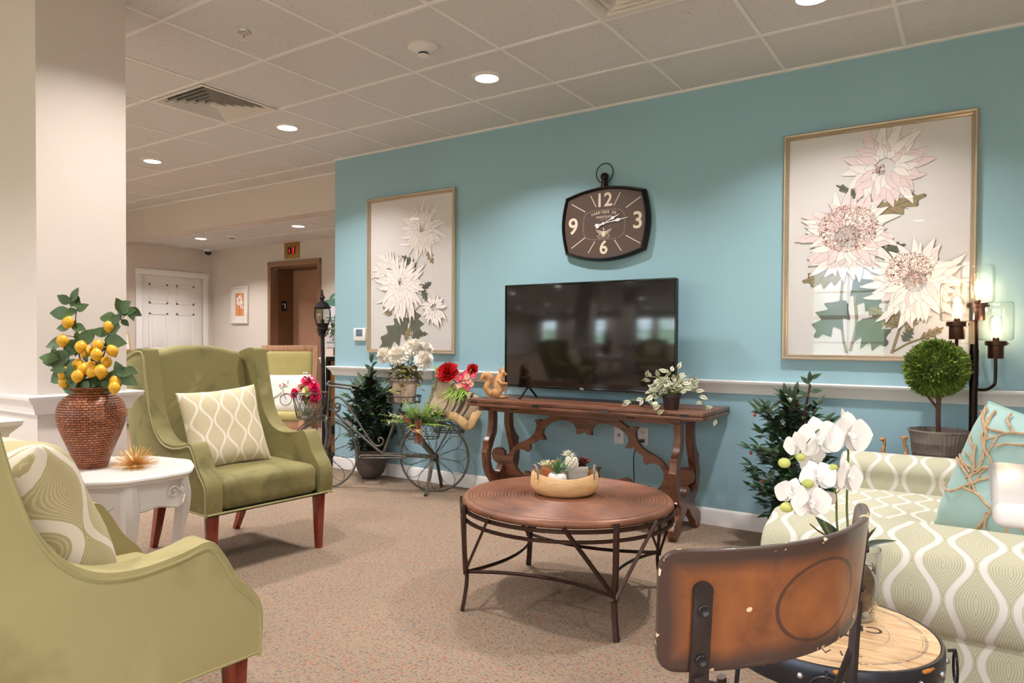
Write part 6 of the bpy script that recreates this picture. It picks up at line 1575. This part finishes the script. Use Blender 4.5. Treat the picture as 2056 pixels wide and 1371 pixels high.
# ================================================================== BARREL TOP TABLE
m, n, b = nodes('barrel_top'); v = mapping(n); s9 = n.nodes.new('ShaderNodeSeparateXYZ'); n.links.new(v, s9.inputs[0])
gr = noise(n, mapping(n, (2, 22, 2)), 5, 4, .6); c = ramp(n, gr, [(.3, lin((206, 164, 118))), (.7, lin((234, 200, 158)))])
rad = mth(n, 'SQRT', mth(n, 'ADD', mth(n, 'MULTIPLY', s9.outputs[0], s9.outputs[0]), mth(n, 'MULTIPLY', s9.outputs[1], s9.outputs[1])))
wear = noise(n, v, 26, 4, .7)
def band(r0, w): return mth(n, 'LESS_THAN', mth(n, 'ABSOLUTE', mth(n, 'SUBTRACT', rad, r0)), w)
rg = mth(n, 'MAXIMUM', mth(n, 'MAXIMUM', band(.205, .0035), band(.197, .001)), band(.13, .001)); rg = mth(n, 'MULTIPLY', rg, mth(n, 'LESS_THAN', wear, .56))
c = mixc(n, mth(n, 'MULTIPLY', rg, .55), c, lin((74, 66, 64)))
n.links.new(c, b.inputs['Base Color']); b.inputs['Roughness'].default_value = .25; b.inputs['Coat Weight'].default_value = .4
mat('barrel_ink', (62, 50, 46), .5, var=.3, scale=40); mat('band_iron', (62, 62, 68), .34, .8, var=.2, scale=14); mat('rust_patch', (176, 112, 34), .8, var=.3, scale=60)
bX, bY, bZ = 4.318, -2.530, .460
t = thing('barrel_table', 'round wooden barrel top side table with riveted iron band beside the loveseat', 'table', (bX, bY, 0))
g = MB(); RT = .232
edges = [-.24, -.172, -.100, -.030, .040, .110, .178, .24]
for y0, y1 in zip(edges, edges[1:]):
    y0 += .0016; y1 -= .0016; ys = [y0+(y1-y0)*k/8 for k in range(9)]
    pr_ = [(sqrt(max(1e-5, RT*RT-y*y)), y) for y in ys if abs(y) < RT]+[(-sqrt(max(1e-5, RT*RT-y*y)), y) for y in ys[::-1] if abs(y) < RT]
    p = MB(); p.prism(pr_, .018, TR(0, 0, bZ-.009) @ RX(90), bev=.0015, seg=1)
    # prism outline lies in XZ; the turn lays it flat (z -> -y)
    p.obj('plank', 'barrel_top', t, smooth=30)
MB().lathe([(0, bZ-.021), (.231, bZ-.021), (.231, bZ-.018), (0, bZ-.018)], 48).obj('top_backing', 'black_metal', t)
g = MB(); loft(g, [[(r*cos(2*pi*k/72), r*sin(2*pi*k/72), z) for k in range(72)] for r, z in ((.234, .395), (.241, .395), (.243, .425), (.242, .456), (.240, .459), (.234, .459), (.234, .395))], False, False); g.obj('iron_band', 'band_iron', t, smooth=50)
for k in range(18):
    a = 2*pi*k/18+.1; MB().sphere((.243*cos(a), .243*sin(a), .428), .0075, (1, 1, 1), 10, 8).obj('rivet', 'steel', t)
g = MB(); rr = random.Random(9)
for a in (-1.95, -1.35, -.55, -1.1):
    g = MB()
    for k in range(6): g.sphere((.2415*cos(a+k*.025), .2415*sin(a+k*.025), .452 if a != -1.1 else .402), .008*rr.uniform(.6, 1.1), (1, 1, .6), 8, 5)
    g.obj('rust_patch', 'rust_patch', t)
for k in range(4):
    a = RD(-82+90*k); d = V((cos(a), sin(a), 0))
    r_ = MB().tube([d*.246+V((0, 0, .448)), d*.262+V((0, 0, .452)), d*.262+V((0, 0, .444))], .004, 6).obj('ring_staple', 'gunmetal', t)
    g = MB(); tg = V((-sin(a), cos(a), 0)); g.tube([d*.262+tg*.034*cos(b_)+V((0, 0, .412+.034*sin(b_))) for b_ in [2*pi*q/28 for q in range(28)]], .0032, 6, closed=True); g.obj('ring_pull', 'gunmetal', r_)
for k in range(4):
    a = RD(-80+90*k); d = V((cos(a), sin(a), 0)); MB().bar(d*.20+V((0, 0, .42)), d*.235+V((0, 0, .0)), .034, .010, .001, upv=tuple(d)).obj('leg', 'band_iron', t)
for k in range(4):
    a, a2 = RD(-80+90*k), RD(10+90*k); MB().bar((.228*cos(a), .228*sin(a), .12), (.228*cos(a2), .228*sin(a2), .12), .008, .024).obj('stretcher', 'band_iron', t)
for ch, a in (('M', -2.25), ('I', -2.05), ('S', -1.85), ('V', -1.45), ('I', -1.25), ('E', -1.05)):
    letters(ch, .036, 'barrel_ink', t, (.160*cos(a), .160*sin(a), bZ+.0003), (0, 0, a+pi/2), 'letter', ext=.0002)
letters('CH', .055, 'barrel_ink', t, (.075, .03, bZ+.0003), (0, 0, pi+.12), 'letters', ext=.0002)
for s6, z_ in (('C', -.62), ('H', -.40)): pass
g = MB()
for k in range(46): x = rr.uniform(-.14, .04); y = -.035+rr.uniform(-.02, .02)*(1-abs(x+.05)/.14); g.box((x, y, bZ+.0003), (rr.uniform(.01, .03), rr.uniform(.002, .008), .0004), rot=RZ(rr.uniform(-20, 40)))
g.obj('worn_print', 'barrel_ink', t, smooth=0)
# ------------------------------------------------------------------ orchid
mat('moss', (92, 68, 40), .9, var=.6, scale=60, bmp=.8, bscale=90); mat('orchid_leaf', (64, 74, 58), .35, var=.2); mat('bud_green', (196, 200, 110), .4, var=.15, scale=20); mat('orchid_stem', (104, 122, 62), .45, var=.15)
oX, oY = 4.356, -2.432
t = thing('orchid', 'white orchid in a clear glass cylinder vase on the barrel top table', 'potted plant', (oX, oY, bZ+.001), DR)
MB().lathe([(0, 0), (.046, 0), (.054, .008), (.062, .10), (.066, .172), (.0645, .176), (.0615, .172), (.058, .10), (.050, .012), (0, .008)], 40).obj('glass_vase', 'clear_glass', t, smooth=50)
g = MB(); rbox(g, (0, 0, .072), (.098, .098, .122), .045, 10, (.01, 0))
for v_ in g.b.verts: v_.co += v_.co.normalized()*NZ.noise(v_.co*60)*.004
rr = random.Random(41)
for k in range(120): a = rr.uniform(0, 6.28); z = rr.uniform(.02, .13); r = .049+rr.uniform(0, .003); g.tube([(r*cos(a), r*sin(a), z), (r*cos(a+.3), r*sin(a+.3), z+rr.uniform(-.02, .02))], .0012, 4)
g.obj('moss', 'moss', t, smooth=180)
KO = .00121
def op(x, y, d=0): return V(((x-1727)*KO, d, (1252-y)*KO))
g = MB(); st1 = bez([op(1722, 1130), op(1718, 1030, .01), op(1719, 950, .01), op(1708, 880, -.01), op(1680, 850, -.02), op(1640, 862, -.03), op(1600, 905, -.04), op(1570, 925, -.05)], 6)
st2 = bez([op(1705, 1130), op(1690, 1060, -.01), op(1683, 1000, -.02), op(1665, 968, -.04), op(1635, 950, -.05), op(1600, 975, -.06), op(1580, 1005, -.07), op(1563, 1012, -.07)], 6)
for s_ in (st1, st2): g.tube(s_, [.0032-.0018*i/len(s_) for i in range(len(s_))], 7)
g.tube(bez([op(1700, 1110, .0), op(1668, 1072, -.02), op(1655, 1050, -.03)], 4), .0028, 6); g.obj('flower_stem', 'orchid_stem', t)
def orchid_bloom(c, R, d=(0, -1, .1), roll=0):
    d = V(d).normalized(); Qx = V((0, -1, 0)).rotation_difference(d); g = MB()
    for ang, L, W, off in ((90, .95, .62, .004), (215, .92, .58, .005), (325, .92, .58, .005), (8, 1.0, 1.05, -.003), (172, 1.0, 1.05, -.003)):
        a = RD(ang+roll); dr = V((cos(a), -.10, sin(a))); g.leaf(V(c)+Qx @ (V((0, off, 0))+dr*R*.04), Qx @ dr, Qx @ V((0, -1, 0)), R*L, R*W*1.3, -.10 if ang in (8, 172) else .16, .06, 8, .96, .06)
    for s5 in (-1, 1): g.leaf(V(c)+Qx @ V((0, -.006, 0)), Qx @ V((s5*.8, -.6, -.2)), Qx @ V((0, -1, .4)), R*.32, R*.3, -.5, .3, 4)
    g.leaf(V(c)+Qx @ V((0, -.006, 0)), Qx @ V((0, -.7, -.8)), Qx @ V((0, -1, .4)), R*.42, R*.26, -.3, .3, 4); g.sphere(V(c)+Qx @ V((0, -.010, .004)), R*.10, u=10, v=8)
    g.obj('bloom', 'white_petal', t, smooth=180)
for x, y, dp, R, d, ro in ((1640, 880, -.035, .058, (-.25, -1, .1), 10), (1700, 872, -.03, .060, (.2, -1, .0), -6), (1722, 862, .03, .05, (.7, -.7, .1), 0), (1592, 890, -.05, .034, (-.9, -.5, 0), 20), (1628, 955, -.06, .046, (-.1, -1, .3), 14), (1690, 955, -.05, .047, (.5, -1, .1), -10), (1575, 985, -.07, .040, (-.6, -.9, 0), -12), (1607, 1000, -.08, .048, (-.1, -1, .1), 6), (1650, 1010, -.02, .040, (.1, -1, -.4), 40), (1640, 930, .0, .042, (0, -1, .2), 70)):
    orchid_bloom(op(x, y, dp), R, d, ro)
for x, y, dp, r in ((1566, 926, -.05, .0125), (1600, 915, -.045, .010), (1605, 964, -.075, .0115), (1660, 934, -.06, .010), (1563, 1011, -.075, .0125)): MB().sphere(op(x, y, dp), r, (1.25, 1, 1), 12, 9).obj('bud', 'bud_green', t, smooth=180)
g = MB()
for (x0, y0), (x1, y1), W, bd, nr in (((1712, 1118), (1648, 1040), .040, .1, (.3, -1, .4)), ((1730, 1118), (1752, 1030), .03, .1, (1, -.6, 0)), ((1738, 1112), (1806, 1078), .022, .22, (-.2, -.5, 1)), ((1735, 1112), (1768, 1060), .010, .0, (0, -1, .3))): a_, b_ = op(x0, y0), op(x1, y1, -.02); g.leaf(a_, (b_-a_), nr, (b_-a_).length, W, bd, .25, 7)
g.obj('leaves', 'orchid_leaf', t); g = MB(); g.tube(bez([op(1725, 1110), op(1640, 1066, -.06), op(1608, 1043, -.08)], 4), [.003-.0002*i for i in range(9)], 6); g.obj('air_root', 'stem_brown', t)

# ================================================================== METAL AND WOOD BISTRO CHAIR
m, n, b = nodes('chair_back_wood'); v = mapping(n); uvn = n.nodes.new('ShaderNodeUVMap'); uvn.uv_map = 'wear'; su = n.nodes.new('ShaderNodeSeparateXYZ'); n.links.new(uvn.outputs[0], su.inputs[0])
f = noise(n, v, 26, 4, .6); h = noise(n, v, 7, 4, .6, .6)
c = ramp(n, h, [(.3, lin((98, 56, 34))), (.5, lin((142, 82, 44))), (.7, lin((166, 100, 52)))]); c = mixc(n, mth(n, 'MULTIPLY', f, .35), c, lin((74, 44, 30)))
eu = mth(n, 'MINIMUM', su.outputs[0], mth(n, 'SUBTRACT', 1, su.outputs[0])); ev = mth(n, 'MINIMUM', su.outputs[1], mth(n, 'SUBTRACT', 1, su.outputs[1]))
ed = mth(n, 'MINIMUM', mth(n, 'MULTIPLY', eu, 3.1), ev); ek = mth(n, 'ADD', ed, mth(n, 'MULTIPLY', noise(n, v, 12, 3), .10))
c = mixc(n, ramp(n, ek, [(.13, (1, 1, 1, 1)), (.27, (0, 0, 0, 1))]), c, lin((66, 46, 40)))
rx_ = mth(n, 'MULTIPLY', mth(n, 'SUBTRACT', su.outputs[0], .47), 2.1); ry_ = mth(n, 'SUBTRACT', su.outputs[1], .47); rr_ = mth(n, 'SQRT', mth(n, 'ADD', mth(n, 'MULTIPLY', rx_, rx_), mth(n, 'MULTIPLY', ry_, ry_)))
ring = mth(n, 'LESS_THAN', mth(n, 'ABSOLUTE', mth(n, 'SUBTRACT', rr_, .34)), .013)
c = mixc(n, mth(n, 'MULTIPLY', ring, .75), c, lin((54, 36, 32)))
chip = mth(n, 'GREATER_THAN', mth(n, 'ADD', noise(n, v, 34, 2, .4), mth(n, 'MULTIPLY', mth(n, 'LESS_THAN', ed, .04), .09)), .75)
c = mixc(n, chip, c, lin((222, 196, 160)))
n.links.new(c, b.inputs['Base Color']); b.inputs['Roughness'].default_value = .38; b.inputs['Coat Weight'].default_value = .25; bump(n, b, f, .15, .003)
fh = V((-.5614, .8275, 0)); rh = V((.8275, .5614, 0)); OC = V((4.608, -4.400, 0))+rh*.258+fh*1.505
t = thing('bistro_chair', 'metal framed bistro chair with a curved worn brown wooden back, seen from behind', 'chair', tuple(OC), DR)
# local: x right, -y towards the camera
RB = .46; A0, A1 = -2.5, 75
def bpnt(a, z, r=0): 
    a = RD(a); k = (z-.745)*.10; return V(((RB+r+k)*sin(a), -(RB+r+k)*cos(a), z))
g = MB(); uvl = g.b.loops.layers.uv.new('wear'); NU, NV = 40, 14
def cornered(u, w):
    # rounded rectangle in (arc, height)
    W_, H_, r = .592, .188, .032; x = (u-.5)*W_; z = (w-.5)*H_; ax, az = abs(x)-(W_/2-r), abs(z)-(H_/2-r)
    if ax > 0 and az > 0:
        l = max(ax, az); 
        q = V((ax, az)); s_ = l/q.length if q.length else 1
        x = (1 if x > 0 else -1)*(W_/2-r+ax*s_); z = (1 if z > 0 else -1)*(H_/2-r+az*s_)
    return x/W_+.5, z/H_+.5
G_ = {}
for side, off in ((0, .0075), (1, -.0075)):
    for i in range(NU+1):
        for j in range(NV+1):
            # finer steps near the ends
            u0 = .5-.5*cos(pi*i/NU); w0 = .5-.5*cos(pi*j/NV); u1, w1 = cornered(u0, w0); z = .652+w1*.190+.004*(1-u1)
            soft = 1 if 0 < i < NU and 0 < j < NV else .45
            p = bpnt(A0+(A1-A0)*u1, z, off*soft); G_[side, i, j] = (g.b.verts.new(p), (u1, w1))
def fc(*ks):
    f_ = g.b.faces.new([G_[k][0] for k in ks])
    for l_, k in zip(f_.loops, ks): l_[uvl].uv = G_[k][1]
for side in (0, 1):
    for i in range(NU):
        for j in range(NV): fc((side, i, j), (side, i+1, j), (side, i+1, j+1), (side, i, j+1))
for i in range(NU): fc((0, i, 0), (1, i, 0), (1, i+1, 0), (0, i+1, 0)); fc((0, i, NV), (1, i, NV), (1, i+1, NV), (0, i+1, NV))
for j in range(NV): fc((0, 0, j), (1, 0, j), (1, 0, j+1), (0, 0, j+1)); fc((0, NU, j), (1, NU, j), (1, NU, j+1), (0, NU, j+1))
g.obj('backrest', 'chair_back_wood', t, smooth=60)
mat('chair_iron', (66, 56, 54), .4, .7, var=.25, scale=16)
AM = 36; dm = V((sin(RD(AM)), -cos(RD(AM)), 0)); sm_ = V((cos(RD(AM)), sin(RD(AM)), 0)); SC = dm*.29
for a, sgn in ((5.5, -1), (70.5, 1)):
    p = [bpnt(a, .785, .0115), bpnt(a, .64, .0115)]; foot = SC+sm_*sgn*.22+dm*.24
    low = SC+sm_*(-.195 if sgn < 0 else .12)+dm*.15; low.z = .425
    md = bpnt(a, .64, .010).lerp(low, .35); 
    br = MB(); br.bar(p[0], p[1], .030, .007, .002, upv=(sin(RD(a)), -cos(RD(a)), 0)); 
    for zz, kk_ in ((.785, p[0]), (.64, p[1])): br.lathe([(0, -.0035), (.015, -.0035), (.015, .0035), (0, .0035)], 20, M=TR(*kk_) @ RZ(a) @ RX(90))
    b_ = br.obj('bracket', 'chair_iron', t, smooth=40)
    for zz in (.757, .680):
        g = MB(); c_ = bpnt(a, zz, .0155); g.lathe([(0, 0), (.008, 0), (.0085, .003), (.0075, .004), (.0045, .002), (0, .002)], 16, M=TR(*c_) @ RZ(a) @ RX(90)); g.obj('screw', 'gunmetal', b_)
    MB().tube(bez([bpnt(a, .655, .012), md, low], 6), (.014, .008), 6, flat=tuple(sm_)).obj('upright', 'chair_iron', t, smooth=40)
    MB().tube([low, V((foot.x, foot.y, 0))], (.013, .009), 6, flat=tuple(sm_)).obj('leg', 'chair_iron', t, smooth=40)
    f2 = SC+sm_*sgn*.21-dm*.19; l2 = SC+sm_*sgn*.16-dm*.14; l2.z = .445; MB().tube([l2, V((f2.x, f2.y, 0))], (.013, .009), 6, flat=tuple(sm_)).obj('leg', 'chair_iron', t, smooth=40)
pa, pb = bpnt(5.5, .62, .008), bpnt(70.5, .62, .008); lowa = SC-sm_*.195+dm*.15; lowa.z = .445; lowb = SC+sm_*.12+dm*.15; lowb.z = .445
qa, qb = pa.lerp(lowa, .25), pb.lerp(lowb, .25); qm = (qa+qb)/2+dm*.05+V((0, 0, -.03))
MB().tube(bez([bpnt(5.5, .640, .012), qa.lerp(qm, .5)+V((0, 0, .03)), qm, qb.lerp(qm, .5)+V((0, 0, -.02)), qb], 6), (.010, .006), 6, flat=(0, 0, 1)).obj('cross_bar', 'chair_iron', t, smooth=40)
MB().lathe([(0, .425), (.16, .425), (.17, .432), (.17, .442), (.16, .450), (.12, .446), (0, .442)], 40, c=(SC.x, SC.y, 0)).obj('seat', 'walnut', t, smooth=40)
MB().tube([(SC.x+.15*cos(k*pi/12), SC.y+.15*sin(k*pi/12), .415) for k in range(24)], .009, 6, closed=True).obj('seat_ring', 'chair_iron', t)
# white pedestal table whose corner enters at the right edge
mat('white_gloss', (214, 207, 205), .18, var=.02, bmp=.12, bscale=30)
t = thing('pedestal_table', 'white glossy tabletop corner entering at the right edge of the photo', 'table', (4.97, -3.115, 0))
MB().b2(-.343, .35, -.195, .19, .918, .95, .012, 4).obj('tabletop', 'white_gloss', t, smooth=60)
MB().lathe([(0, .918), (.10, .918), (.05, .90), (.035, .86), (.04, .5), (.05, .12), (.16, .05), (.20, .02), (.20, 0), (0, 0)], 32, c=(.12, 0, 0)).obj('pedestal', 'white_gloss', t)
